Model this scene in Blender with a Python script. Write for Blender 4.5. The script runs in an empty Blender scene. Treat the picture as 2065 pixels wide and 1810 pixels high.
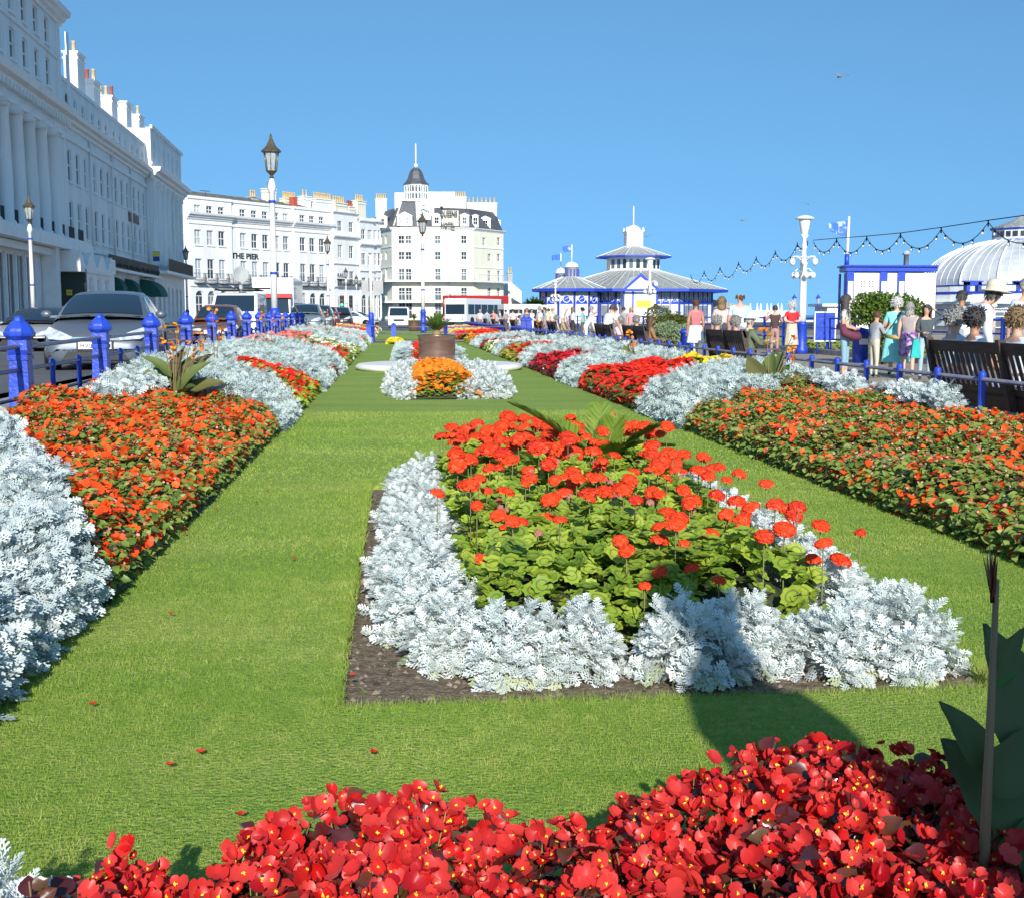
import bpy, math, random
import numpy as np
from mathutils import Vector, Matrix
random.seed(7); RNG = np.random.default_rng(11)
SC = bpy.context.scene
COL = SC.collection
R = math.radians
# ---------------------------------------------------------------- camera
CAM_Z = 1.35; FPX = 2440.0; PW, PH = 2065, 1810
PITCH = math.atan(270 / FPX); YAW = math.atan(232.5 / FPX * math.cos(PITCH))
cd = bpy.data.cameras.new('camera'); cam = bpy.data.objects.new('camera', cd); COL.objects.link(cam)
cam.location = (0, 0, CAM_Z); cam.rotation_euler = (math.pi / 2 - PITCH, 0, -YAW)
cd.sensor_width = 36; cd.lens = FPX / PW * 36; cd.clip_start = .05; cd.clip_end = 20000
SC.camera = cam
# ---------------------------------------------------------------- light
SUN_EL = R(26); SUN_AZ = R(1)       # sun stands behind the camera, a little to the left
world = bpy.data.worlds.new('World'); SC.world = world; world.use_nodes = True
nt = world.node_tree; nt.nodes.clear()
wo = nt.nodes.new('ShaderNodeOutputWorld'); bg = nt.nodes.new('ShaderNodeBackground'); sky = nt.nodes.new('ShaderNodeTexSky')
sky.sky_type = 'NISHITA'; sky.sun_disc = False; sky.sun_elevation = SUN_EL; sky.sun_rotation = math.pi + SUN_AZ
sky.altitude = 0; sky.air_density = 1.0; sky.dust_density = 0.3; sky.ozone_density = 1.6
bg.inputs['Strength'].default_value = 0.15
gtc = nt.nodes.new('ShaderNodeTexCoord'); gvm = nt.nodes.new('ShaderNodeVectorMath'); gvm.operation = 'MULTIPLY_ADD'
gvm.inputs[1].default_value = (1, 1, .8); gvm.inputs[2].default_value = (0, 0, .30)      # deep clear-weather blue down to the sea
nt.links.new(gtc.outputs['Generated'], gvm.inputs[0]); gn = nt.nodes.new('ShaderNodeVectorMath'); gn.operation = 'NORMALIZE'; nt.links.new(gvm.outputs[0], gn.inputs[0]); nt.links.new(gn.outputs[0], sky.inputs[0])
gt = nt.nodes.new('ShaderNodeMix'); gt.data_type = 'RGBA'; gt.blend_type = 'MULTIPLY'; gt.inputs[0].default_value = 1; gt.inputs[7].default_value = (.55, .87, .97, 1)
nt.links.new(sky.outputs[0], gt.inputs[6]); nt.links.new(gt.outputs[2], bg.inputs[0]); nt.links.new(bg.outputs[0], wo.inputs[0])
sd = bpy.data.lights.new('sun', 'SUN'); sd.energy = 4.6; sd.angle = R(.5); sd.color = (1.0, .955, .88)
sun = bpy.data.objects.new('sun', sd); COL.objects.link(sun)
sun.rotation_euler = (math.pi / 2 - SUN_EL, 0, -SUN_AZ); sun.location = (-5, -20, 12)
SC.view_settings.view_transform = 'Standard'; SC.view_settings.look = 'None'
SC.view_settings.exposure = 0.35; SC.view_settings.gamma = 1
try:
    SC.cycles.max_bounces = 6; SC.cycles.transparent_max_bounces = 8
except Exception: pass
# ---------------------------------------------------------------- photo ray helpers (where things stand)
_c = (math.cos(YAW), -math.sin(YAW)); _f = (math.sin(YAW), math.cos(YAW))
def ray(px, py):
    u = (px - PW / 2) / FPX; v = -(py - PH / 2) / FPX
    fh = math.cos(PITCH) + v * math.sin(PITCH); up = -math.sin(PITCH) + v * math.cos(PITCH)
    return Vector((u * _c[0] + fh * _f[0], u * _c[1] + fh * _f[1], up))
def atY(px, py, Y):
    r = ray(px, py); t = Y / r.y; return Vector((r.x * t, Y, CAM_Z + r.z * t))
def atZ(px, py, z):
    r = ray(px, py); t = (z - CAM_Z) / r.z; return Vector((r.x * t, r.y * t, z))
def atX(px, py, X):
    r = ray(px, py); t = X / r.x; return Vector((X, r.y * t, CAM_Z + r.z * t))
def ratio(px):
    r = ray(px, 650); return r.x / r.y
class Plane:            # a vertical facade plane: o = start (x, y), d = direction left to right as seen
    def __init__(s, o, d):
        n = math.hypot(*d); s.o = o; s.d = (d[0] / n, d[1] / n); s.n = (s.d[1], -s.d[0])
    def hit(s, px, py):
        r = ray(px, py); t = (s.o[0] * s.n[0] + s.o[1] * s.n[1]) / (r.x * s.n[0] + r.y * s.n[1])
        x, y = r.x * t, r.y * t
        return (x - s.o[0]) * s.d[0] + (y - s.o[1]) * s.d[1], CAM_Z + r.z * t
    def M(s, z=0):      # local x along the facade, local y inward, z up
        return Matrix(((s.d[0], -s.n[0], 0, s.o[0]), (s.d[1], -s.n[1], 0, s.o[1]), (0, 0, 1, z), (0, 0, 0, 1)))
# ---------------------------------------------------------------- materials
def _nodes(name):
    m = bpy.data.materials.new(name); m.use_nodes = True
    return m, m.node_tree, m.node_tree.nodes['Principled BSDF']
def ramp_mix(t, fac, a, b):
    mx = t.nodes.new('ShaderNodeMix'); mx.data_type = 'RGBA'
    t.links.new(fac, mx.inputs[0]); mx.inputs[6].default_value = (*a, 1); mx.inputs[7].default_value = (*b, 1)
    return mx
def mat(name, col, rough=.6, metal=0, col2=None, scale=3., detail=5, bump=0, bscale=None, spec=.5, stretch=None, lo=.35, hi=.65, coat=0, trans=0, emit=None):
    m, t, p = _nodes(name)
    p.inputs['Base Color'].default_value = (*col, 1); p.inputs['Roughness'].default_value = rough
    p.inputs['Metallic'].default_value = metal; p.inputs['Specular IOR Level'].default_value = spec
    p.inputs['Coat Weight'].default_value = coat
    tc = t.nodes.new('ShaderNodeTexCoord'); src = tc.outputs['Object']
    if stretch:
        mp = t.nodes.new('ShaderNodeMapping'); mp.inputs['Scale'].default_value = stretch
        t.links.new(src, mp.inputs[0]); src = mp.outputs[0]
    if col2:
        n = t.nodes.new('ShaderNodeTexNoise'); n.inputs['Scale'].default_value = scale; n.inputs['Detail'].default_value = detail
        t.links.new(src, n.inputs['Vector'])
        mr = t.nodes.new('ShaderNodeMapRange'); mr.inputs[1].default_value = lo; mr.inputs[2].default_value = hi
        t.links.new(n.outputs[0], mr.inputs[0])
        mx = ramp_mix(t, mr.outputs[0], col, col2); t.links.new(mx.outputs[2], p.inputs['Base Color'])
    if bump:
        n2 = t.nodes.new('ShaderNodeTexNoise'); n2.inputs['Scale'].default_value = bscale or scale; n2.inputs['Detail'].default_value = 6
        t.links.new(src, n2.inputs['Vector'])
        b = t.nodes.new('ShaderNodeBump'); b.inputs['Strength'].default_value = bump; b.inputs['Distance'].default_value = .02
        t.links.new(n2.outputs[0], b.inputs['Height']); t.links.new(b.outputs[0], p.inputs['Normal'])
    if emit:
        p.inputs['Emission Color'].default_value = (*emit[0], 1); p.inputs['Emission Strength'].default_value = emit[1]
    return m
def leafmat(name, a, b, rough=.5, trans=.25, c=None, spec=.35):
    """foliage: colour drifts from leaf to leaf with the per-face attribute rnd"""
    m, t, p = _nodes(name)
    at = t.nodes.new('ShaderNodeAttribute'); at.attribute_name = 'rnd'
    if c:
        cr = t.nodes.new('ShaderNodeValToRGB'); e = cr.color_ramp.elements
        e[0].color = (*a, 1); e[1].color = (*c, 1); k = e.new(.5); k.color = (*b, 1)
        t.links.new(at.outputs['Fac'], cr.inputs[0]); colo = cr.outputs[0]
    else:
        colo = ramp_mix(t, at.outputs['Fac'], a, b).outputs[2]
    t.links.new(colo, p.inputs['Base Color']); p.inputs['Roughness'].default_value = rough; p.inputs['Specular IOR Level'].default_value = spec
    if trans:
        tr = t.nodes.new('ShaderNodeBsdfTranslucent'); ms = t.nodes.new('ShaderNodeMixShader'); ms.inputs[0].default_value = trans
        t.links.new(colo, tr.inputs[0]); t.links.new(p.outputs[0], ms.inputs[1]); t.links.new(tr.outputs[0], ms.inputs[2])
        t.links.new(ms.outputs[0], t.nodes['Material Output'].inputs[0])
    return m
def panemat(name, dark, light, p_light=.35, rough=.06):
    """window glass: dark room behind, or a pale net curtain in some of the windows"""
    m, t, p = _nodes(name)
    oi = t.nodes.new('ShaderNodeObjectInfo'); cr = t.nodes.new('ShaderNodeValToRGB'); cr.color_ramp.interpolation = 'LINEAR'
    e = cr.color_ramp.elements; e[0].color = (*dark, 1); e[0].position = 1 - p_light - .12; e[1].color = (*light, 1); e[1].position = min(1, 1 - p_light + .12)
    t.links.new(oi.outputs['Random'], cr.inputs[0]); t.links.new(cr.outputs[0], p.inputs['Base Color'])
    p.inputs['Roughness'].default_value = rough; p.inputs['Specular IOR Level'].default_value = .8
    return m
MT = {}
MT['white_paint'] = mat('white_paint', (.85, .85, .83), .55, col2=(.70, .70, .67), scale=1.1, stretch=(1, 1, .14), lo=.42, hi=.78, bump=.2, bscale=14)
MT['white_trim'] = mat('white_trim', (.86, .86, .84), .5, col2=(.78, .78, .76), scale=1.5)
MT['cream_paint'] = mat('cream_paint', (.82, .795, .65), .6, col2=(.76, .73, .58), scale=.5, stretch=(1, 1, .3), bump=.1, bscale=10)
MT['render_grey'] = mat('render_grey', (.42, .43, .43), .8, col2=(.34, .35, .35), scale=2)
MT['slate'] = mat('slate', (.055, .062, .075), .55, col2=(.10, .105, .115), scale=2.2, stretch=(1, 1, 3), bump=.4, bscale=9)
MT['old_roof'] = mat('old_roof', (.10, .10, .10), .8, col2=(.20, .18, .12), scale=1.2, bump=.4)
MT['lead_roof'] = mat('lead_roof', (.21, .225, .215), .6, col2=(.42, .43, .41), scale=1.3, stretch=(3, 3, .8), bump=.2, lo=.35, hi=.72)
MT['dome_metal'] = mat('dome_metal', (.58, .60, .62), .5, col2=(.44, .46, .48), scale=.8, metal=.1, stretch=(1, 1, .5))
MT['pane'] = panemat('window_pane', (.035, .05, .065), (.40, .44, .46), .33)
MT['pane_dark'] = panemat('dark_window_pane', (.03, .042, .055), (.12, .14, .155), .4)
MT['pane_bright'] = panemat('bright_window_pane', (.45, .48, .48), (.75, .76, .74), .6)
MT['iron'] = mat('black_iron', (.025, .027, .03), .5, metal=.2)
MT['pot_clay'] = mat('chimney_pot_buff', (.62, .47, .26), .8, col2=(.48, .36, .2), scale=4)
MT['pot_red'] = mat('chimney_pot_red', (.42, .10, .06), .8, col2=(.3, .08, .05), scale=4)
MT['brick_red'] = mat('red_brick', (.50, .09, .05), .8, col2=(.38, .08, .05), scale=4)
MT['blue'] = mat('royal_blue_paint', (.020, .065, .50), .42, col2=(.012, .035, .30), scale=7, detail=8, lo=.48, hi=.72, bump=.35, bscale=26, spec=.5)
MT['blue_dk'] = mat('dark_blue_paint', (.02, .045, .30), .5, col2=(.016, .035, .24), scale=2)
MT['rail_steel'] = mat('rail_steel', (.16, .17, .27), .45, metal=.3, col2=(.23, .23, .28), scale=8)
MT['bronze'] = mat('lamp_bronze', (.26, .20, .11), .4, metal=.7, col2=(.17, .13, .08), scale=9)
MT['lamp_glass'] = mat('lamp_glass', (.42, .47, .48), .15, col2=(.30, .35, .37), scale=6, spec=.8)
MT['asphalt'] = mat('asphalt', (.075, .078, .082), .85, col2=(.11, .113, .118), scale=.35, bump=.3, bscale=90)
MT['paving'] = mat('paving', (.36, .30, .22), .85, col2=(.28, .235, .18), scale=.5, bump=.2, bscale=40)
MT['kerb'] = mat('kerb_stone', (.36, .35, .32), .8, col2=(.27, .26, .24), scale=3, bump=.2)
MT['road_paint'] = mat('road_paint', (.72, .72, .70), .7, col2=(.5, .5, .49), scale=6)
MT['green_awning'] = mat('green_canvas', (.01, .11, .09), .8, col2=(.008, .085, .07), scale=3)
MT['dark_green_screen'] = mat('dark_green_screen', (.030, .060, .055), .6, col2=(.022, .045, .042), scale=2, stretch=(1, 1, .2))
MT['yellow'] = mat('yellow_sign', (.80, .55, .05), .5)
MT['black'] = mat('black_plastic', (.015, .015, .017), .45)
MT['tyre'] = mat('tyre_rubber', (.02, .02, .021), .85)
MT['chrome'] = mat('chrome', (.65, .66, .68), .18, metal=1)
MT['plate_white'] = mat('plate_white', (.82, .82, .80), .4)
MT['wood'] = mat('bench_wood', (.075, .042, .034), .55, col2=(.035, .022, .02), scale=3, stretch=(8, 1, 8), bump=.2, spec=.4)
MT['wood_lit'] = mat('bench_wood_lit', (.10, .07, .055), .6, col2=(.06, .045, .038), scale=5)  # armrest copy of the bench wood, lightened as if lit
MT['soil'] = mat('soil', (.27, .20, .125), .95, col2=(.085, .062, .04), scale=22, detail=8, bump=1, bscale=60, lo=.3, hi=.7)
MT['sea'] = mat('sea_water', (.03, .09, .14), .2, col2=(.05, .12, .16), scale=.05, bump=.5, bscale=1.5)
MT['copper'] = mat('glazed_copper_pot', (.17, .085, .055), .28, col2=(.235, .15, .115), scale=1.6, stretch=(.8, .8, 7), metal=.45, spec=.6, coat=.3)
MT['stone_white'] = mat('white_stone', (.80, .78, .72), .6, col2=(.72, .70, .64), scale=2)
# ---------------------------------------------------------------- mesh helpers
def link(o, parent=None):
    COL.objects.link(o)
    if parent: o.parent = parent
    return o
def tag(o, label=None, cat=None, group=None, kind=None):
    if label: o['label'] = label
    if cat: o['category'] = cat
    if group: o['group'] = group
    if kind: o['kind'] = kind
    return o
def empty(name, label, cat, loc=(0, 0, 0), rz=0, group=None):
    o = bpy.data.objects.new(name, None); o.empty_display_size = .2; COL.objects.link(o)
    o.location = loc; o.rotation_euler = (0, 0, rz); return tag(o, label, cat, group)
class MB:
    def __init__(s, M=None): s.v = []; s.f = []; s.mi = []; s.M = M; s.sm = []
    def add(s, vs, fs, mi=0, smooth=False, M=None):
        b = len(s.v); T = (s.M @ M) if (s.M is not None and M is not None) else (M if M is not None else s.M)
        for p in vs:
            p = Vector(p); s.v.append(tuple(T @ p) if T is not None else tuple(p))
        for f in fs: s.f.append([b + i for i in f]); s.mi.append(mi); s.sm.append(smooth)
    def box(s, x0, x1, y0, y1, z0, z1, mi=0, M=None):
        v = [(x0, y0, z0), (x1, y0, z0), (x1, y1, z0), (x0, y1, z0), (x0, y0, z1), (x1, y0, z1), (x1, y1, z1), (x0, y1, z1)]
        s.add(v, [(0, 3, 2, 1), (4, 5, 6, 7), (0, 1, 5, 4), (1, 2, 6, 5), (2, 3, 7, 6), (3, 0, 4, 7)], mi, M=M)
    def frustum(s, c, z0, z1, a0, a1, b0=None, b1=None, mi=0, M=None):      # rectangular taper a=half x, b=half y
        b0 = a0 if b0 is None else b0; b1 = a1 if b1 is None else b1; x, y = c
        v = [(x - a0, y - b0, z0), (x + a0, y - b0, z0), (x + a0, y + b0, z0), (x - a0, y + b0, z0), (x - a1, y - b1, z1), (x + a1, y - b1, z1), (x + a1, y + b1, z1), (x - a1, y + b1, z1)]
        s.add(v, [(0, 3, 2, 1), (4, 5, 6, 7), (0, 1, 5, 4), (1, 2, 6, 5), (2, 3, 7, 6), (3, 0, 4, 7)], mi, M=M)
    def lathe(s, prof, n=16, c=(0, 0), mi=0, smooth=True, M=None, ph=0, sx=1, sy=1):
        v = []; f = []
        for r, z in prof:
            for k in range(n):
                a = ph + 2 * math.pi * k / n; v.append((c[0] + r * sx * math.cos(a), c[1] + r * sy * math.sin(a), z))
        for j in range(len(prof) - 1):
            for k in range(n):
                k2 = (k + 1) % n; f.append((j * n + k, j * n + k2, (j + 1) * n + k2, (j + 1) * n + k))
        f.append(tuple(range(n - 1, -1, -1))); f.append(tuple((len(prof) - 1) * n + k for k in range(n)))
        s.add(v, f, mi, smooth, M=M)
    def tube(s, pts, rad, n=6, mi=0, smooth=True, M=None):
        pts = [Vector(p) for p in pts]; m = len(pts)
        if not hasattr(rad, '__len__'): rad = [rad] * m
        v = []; f = []; up = Vector((0, 0, 1)); prev = None
        for i, p in enumerate(pts):
            d = (pts[min(i + 1, m - 1)] - pts[max(i - 1, 0)]);
            if d.length < 1e-9: d = Vector((0, 0, 1))
            d.normalize()
            if prev is None:
                a = d.cross(up if abs(d.z) < .9 else Vector((1, 0, 0)))
            else: a = prev - d * prev.dot(d)
            a.normalize(); prev = a; b = d.cross(a)
            for k in range(n):
                t = 2 * math.pi * k / n; v.append(p + (a * math.cos(t) + b * math.sin(t)) * rad[i])
        for i in range(m - 1):
            for k in range(n):
                k2 = (k + 1) % n; f.append((i * n + k, (i + 1) * n + k, (i + 1) * n + k2, i * n + k2))
        f.append(tuple(range(n))); f.append(tuple((m - 1) * n + k for k in range(n - 1, -1, -1)))
        s.add(v, f, mi, smooth, M=M)
    def ball(s, c, r, n=10, mi=0, sz=None, M=None, sx=1, sy=1):
        sz = sz or 1; m = max(4, n // 2 + 1); prof = []
        v = [(c[0], c[1], c[2] - r * sz)]; f = []
        for j in range(1, m):
            a = math.pi * j / m
            for k in range(n):
                t = 2 * math.pi * k / n; v.append((c[0] + sx * r * math.sin(a) * math.cos(t), c[1] + sy * r * math.sin(a) * math.sin(t), c[2] - r * sz * math.cos(a)))
        v.append((c[0], c[1], c[2] + r * sz)); L = len(v) - 1
        for k in range(n): f.append((0, 1 + (k + 1) % n, 1 + k))
        for j in range(m - 2):
            for k in range(n):
                a = 1 + j * n; k2 = (k + 1) % n; f.append((a + k, a + k2, a + n + k2, a + n + k))
        a = 1 + (m - 2) * n
        for k in range(n): f.append((a + k, a + (k + 1) % n, L))
        s.add(v, f, mi, True, M=M)
    def prism(s, poly, t0, t1, axis='y', mi=0, M=None, smooth=False):      # poly in the plane across axis
        n = len(poly)
        def P(a, b, t): return {'y': (a, t, b), 'z': (a, b, t), 'x': (t, a, b)}[axis]
        v = [P(a, b, t0) for a, b in poly] + [P(a, b, t1) for a, b in poly]
        f = [tuple(range(n)), tuple(range(2 * n - 1, n - 1, -1))] + [(i, i + n, (i + 1) % n + n, (i + 1) % n) for i in range(n)]
        s.add(v, f, mi, smooth, M=M)
    def mesh(s, name, mats):
        me = bpy.data.meshes.new(name); me.from_pydata(s.v, [], s.f)
        for m in (mats if isinstance(mats, (list, tuple)) else [mats]): me.materials.append(m)
        me.polygons.foreach_set('material_index', s.mi); me.polygons.foreach_set('use_smooth', s.sm)
        me.update(); return me
    def build(s, name, mats, parent=None, fix=True, bevel=0):
        me = s.mesh(name, mats); o = bpy.data.objects.new(name, me); link(o, parent)
        if fix: fixn(me)
        if bevel:
            b = o.modifiers.new('bevel', 'BEVEL'); b.width = bevel; b.segments = 2; b.limit_method = 'ANGLE'
        return o
import bmesh
def fixn(me):
    bm = bmesh.new(); bm.from_mesh(me); bmesh.ops.recalc_face_normals(bm, faces=bm.faces); bm.to_mesh(me); bm.free()
def inst(name, me, parent=None, M=None):
    o = bpy.data.objects.new(name, me); link(o, parent)
    if M is not None: o.matrix_local = M
    return o
def copy_tree(src, parent=None):
    c = src.copy(); COL.objects.link(c)
    if parent: c.parent = parent
    for ch in src.children: copy_tree(ch, c)
    return c
def text(name, s, size, m, parent, M, ext=.02, align='LEFT', sx=1, bold=0):
    cu = bpy.data.curves.new(name, 'FONT'); cu.body = s; cu.size = size; cu.extrude = ext; cu.align_x = align; cu.resolution_u = 2; cu.offset = bold
    tmp = bpy.data.objects.new('tmp', cu); COL.objects.link(tmp)
    me = bpy.data.meshes.new_from_object(tmp); bpy.data.objects.remove(tmp); me.name = name
    me.materials.clear(); me.materials.append(m)
    o = inst(name, me, parent, M @ Matrix.Diagonal((sx, 1, 1, 1))); return o
TXR = Matrix(((1, 0, 0, 0), (0, 0, -1, 0), (0, 1, 0, 0), (0, 0, 0, 1)))      # stands lettering up, facing local -y
# ---------------------------------------------------------------- scatter with numpy
class Tpl:
    def __init__(s, v, f, mi=None): s.v = np.array(v, float); s.f = [list(x) for x in f]; s.mi = mi or [0] * len(f)
def frames(fwd, up):
    fwd = fwd / np.linalg.norm(fwd, axis=1, keepdims=True); x = np.cross(fwd, up); x /= np.linalg.norm(x, axis=1, keepdims=True) + 1e-9
    z = np.cross(x, fwd); return np.stack([x, fwd, z], axis=2)
class Scatter:
    def __init__(s): s.V = []; s.L = []; s.S = []; s.MI = []; s.RN = []; s.nv = 0
    def put(s, tpl, pos, Rm, sc, rnd=None, mi=None):
        n = len(pos)
        if n == 0: return
        sc = np.broadcast_to(np.asarray(sc, float), (n,)) if np.ndim(sc) < 2 else sc
        base = tpl.v[None] * (sc[:, None, None] if sc.ndim == 1 else sc[:, None, :])
        V = np.einsum('nij,nkj->nki', Rm, base) + pos[:, None, :]
        k = len(tpl.v); off = s.nv + np.arange(n) * k
        fl = np.array([i for f in tpl.f for i in f]); sz = np.array([len(f) for f in tpl.f])
        s.V.append(V.reshape(-1, 3)); s.L.append((off[:, None] + fl[None]).ravel()); s.S.append(np.tile(sz, n))
        s.MI.append(np.tile(np.array(tpl.mi), n) if mi is None else np.full(n * len(sz), mi))
        rnd = RNG.random(n) if rnd is None else rnd
        s.RN.append(np.repeat(rnd, len(sz))); s.nv += n * k
    def mesh(s, name, mats, smooth=False):
        V = np.concatenate(s.V); L = np.concatenate(s.L).astype(np.int32); S = np.concatenate(s.S).astype(np.int32)
        me = bpy.data.meshes.new(name); me.vertices.add(len(V)); me.vertices.foreach_set('co', V.astype(np.float32).ravel())
        me.loops.add(len(L)); me.loops.foreach_set('vertex_index', L)
        me.polygons.add(len(S)); st = np.concatenate([[0], np.cumsum(S)[:-1]]).astype(np.int32)
        me.polygons.foreach_set('loop_start', st)
        try: me.polygons.foreach_set('loop_total', S)
        except Exception: pass
        for m in mats: me.materials.append(m)
        me.polygons.foreach_set('material_index', np.concatenate(s.MI).astype(np.int32))
        if smooth: me.polygons.foreach_set('use_smooth', np.ones(len(S), bool))
        a = me.attributes.new('rnd', 'FLOAT', 'FACE'); a.data.foreach_set('value', np.concatenate(s.RN).astype(np.float32))
        me.update(calc_edges=True); return me
    def build(s, name, mats, parent=None, smooth=False): return inst(name, s.mesh(name, mats, smooth), parent)
def randdir(n, zmin=-1, zmax=1):
    z = RNG.uniform(zmin, zmax, n); a = RNG.uniform(0, 2 * math.pi, n); r = np.sqrt(1 - z * z)
    return np.stack([r * np.cos(a), r * np.sin(a), z], 1)
UPV = np.array([0, 0, 1.])
# ---------------------------------------------------------------- facades
def arc(x0, x1, zs, n=8):
    c = (x0 + x1) / 2; r = (x1 - x0) / 2
    return [(c + r * math.cos(math.pi * k / n), zs + r * math.sin(math.pi * k / n)) for k in range(n + 1)]   # right to left
def wall_mesh(mb, s0, s1, z0, z1, ops, y=0., dep=.25, mi=0):
    """a wall plane at local y with real openings (a, b, za, zb, arched) and their reveals"""
    xs = sorted({s0, s1, *[o[0] for o in ops], *[o[1] for o in ops]}); zs = sorted({z0, z1, *[o[2] for o in ops], *[o[3] for o in ops]})
    xs = [x for x in xs if s0 - 1e-6 <= x <= s1 + 1e-6]; zs = [z for z in zs if z0 - 1e-6 <= z <= z1 + 1e-6]
    for i in range(len(xs) - 1):
        run = None
        for j in range(len(zs) - 1):
            cx = (xs[i] + xs[i + 1]) / 2; cz = (zs[j] + zs[j + 1]) / 2
            hole = any(o[0] < cx < o[1] and o[2] < cz < o[3] for o in ops)
            if not hole:
                run = (zs[j], zs[j + 1]) if run is None else (run[0], zs[j + 1])
            if (hole or j == len(zs) - 2) and run:
                mb.add([(xs[i], y, run[0]), (xs[i + 1], y, run[0]), (xs[i + 1], y, run[1]), (xs[i], y, run[1])], [(0, 1, 2, 3)], mi); run = None
    for o in ops:
        a, b, c, d = o[:4]; arched = len(o) > 4 and o[4]
        if arched:
            zsp = d - (b - a) / 2; ar = arc(a, b, zsp)
            out = [(a, c), (b, c)] + ar
            half = len(ar) // 2
            mb.add([(b, y, d)] + [(p[0], y, p[1]) for p in ar[:half + 1]], [tuple(range(half + 2))], mi)
            mb.add([(a, y, d)] + [(p[0], y, p[1]) for p in ar[half:]], [tuple(range(len(ar) - half + 1))], mi)
        else: out = [(a, c), (b, c), (b, d), (a, d)]
        n = len(out)
        mb.add([(p[0], y, p[1]) for p in out] + [(p[0], y + dep, p[1]) for p in out], [(i, (i + 1) % n, (i + 1) % n + n, i + n) for i in range(n)], mi)
_wc = {}
def window_meshes(w, h, kind, arched):
    key = (round(w, 2), round(h, 2), kind, arched)
    if key in _wc: return _wc[key]
    t = min(.09, w * .09); mb = MB(); zt = h - w / 2 if arched else h
    mb.box(-w / 2, -w / 2 + t, 0, .08, 0, zt); mb.box(w / 2 - t, w / 2, 0, .08, 0, zt); mb.box(-w / 2 + t, w / 2 - t, 0, .08, 0, t)
    if arched:
        o = arc(-w / 2, w / 2, zt); i_ = arc(-w / 2 + t, w / 2 - t, zt); n = len(o)
        mb.add([(p[0], 0, p[1]) for p in o] + [(p[0], 0, p[1]) for p in i_], [(k, k + 1, k + 1 + n, k + n) for k in range(n - 1)])
        mb.box(-w / 2 + t, w / 2 - t, .01, .07, zt - t / 2, zt + t / 2)
    else: mb.box(-w / 2 + t, w / 2 - t, 0, .08, h - t, h)
    if 's' in kind: mb.box(-w / 2 + t, w / 2 - t, -.01, .07, h * .5 - t * .5, h * .5 + t * .5)
    if 'v' in kind: mb.box(-t / 3, t / 3, .01, .07, t, zt - t)
    if 't' in kind: mb.box(-w / 2 + t, w / 2 - t, -.01, .07, h * .7 - t * .4, h * .7 + t * .4)
    fr = mb.mesh('window', MT['white_trim'])
    pb = MB(); pts = [(-w / 2 + .01, .06, .01), (w / 2 - .01, .06, .01)] + ([(p[0] * .98, .06, p[1] - .01) for p in arc(-w / 2, w / 2, zt)] if arched else [(w / 2 - .01, .06, h - .01), (-w / 2 + .01, .06, h - .01)])
    pb.add(pts, [tuple(range(len(pts)))])
    _wc[key] = (fr, pb, {}); return _wc[key]
def put_window(parent, PLM, o, kind='s', pm='pane', y=0., dep=.16):
    a, b, c, d = o[:4]; arched = len(o) > 4 and o[4]
    fr, pb, pc = window_meshes(b - a, d - c, kind, arched)
    if pm not in pc: pc[pm] = pb.mesh('pane', MT[pm])
    w = inst('window', fr, parent, PLM @ Matrix.Translation(((a + b) / 2, y + dep, c)))
    inst('pane', pc[pm], w); return w
def railing_mb(mb, x0, x1, y, z0, z1, step=.16, r=.015, mi=0):
    mb.box(x0, x1, y - .02, y + .02, z1 - .04, z1, mi); mb.box(x0, x1, y - .015, y + .015, z0 + .06, z0 + .09, mi)
    n = max(2, int((x1 - x0) / step))
    for k in range(n + 1):
        x = x0 + (x1 - x0) * k / n; mb.box(x - r, x + r, y - r, y + r, z0, z1 - .04, mi)
# ================================================================ GROUND
LX0, LX1 = -1.40, 3.39            # lawn edges
FX = lambda y: -3.535 - y * .0163 # roadside fence line
RFX = 5.80                        # promenade railing line
def sheet(name, poly, z, m, kind='structure'):
    mb = MB(); mb.add([(x, y, z) for x, y in poly], [tuple(range(len(poly)))]); o = mb.build(name, m, fix=False); return tag(o, kind=kind)
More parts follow.
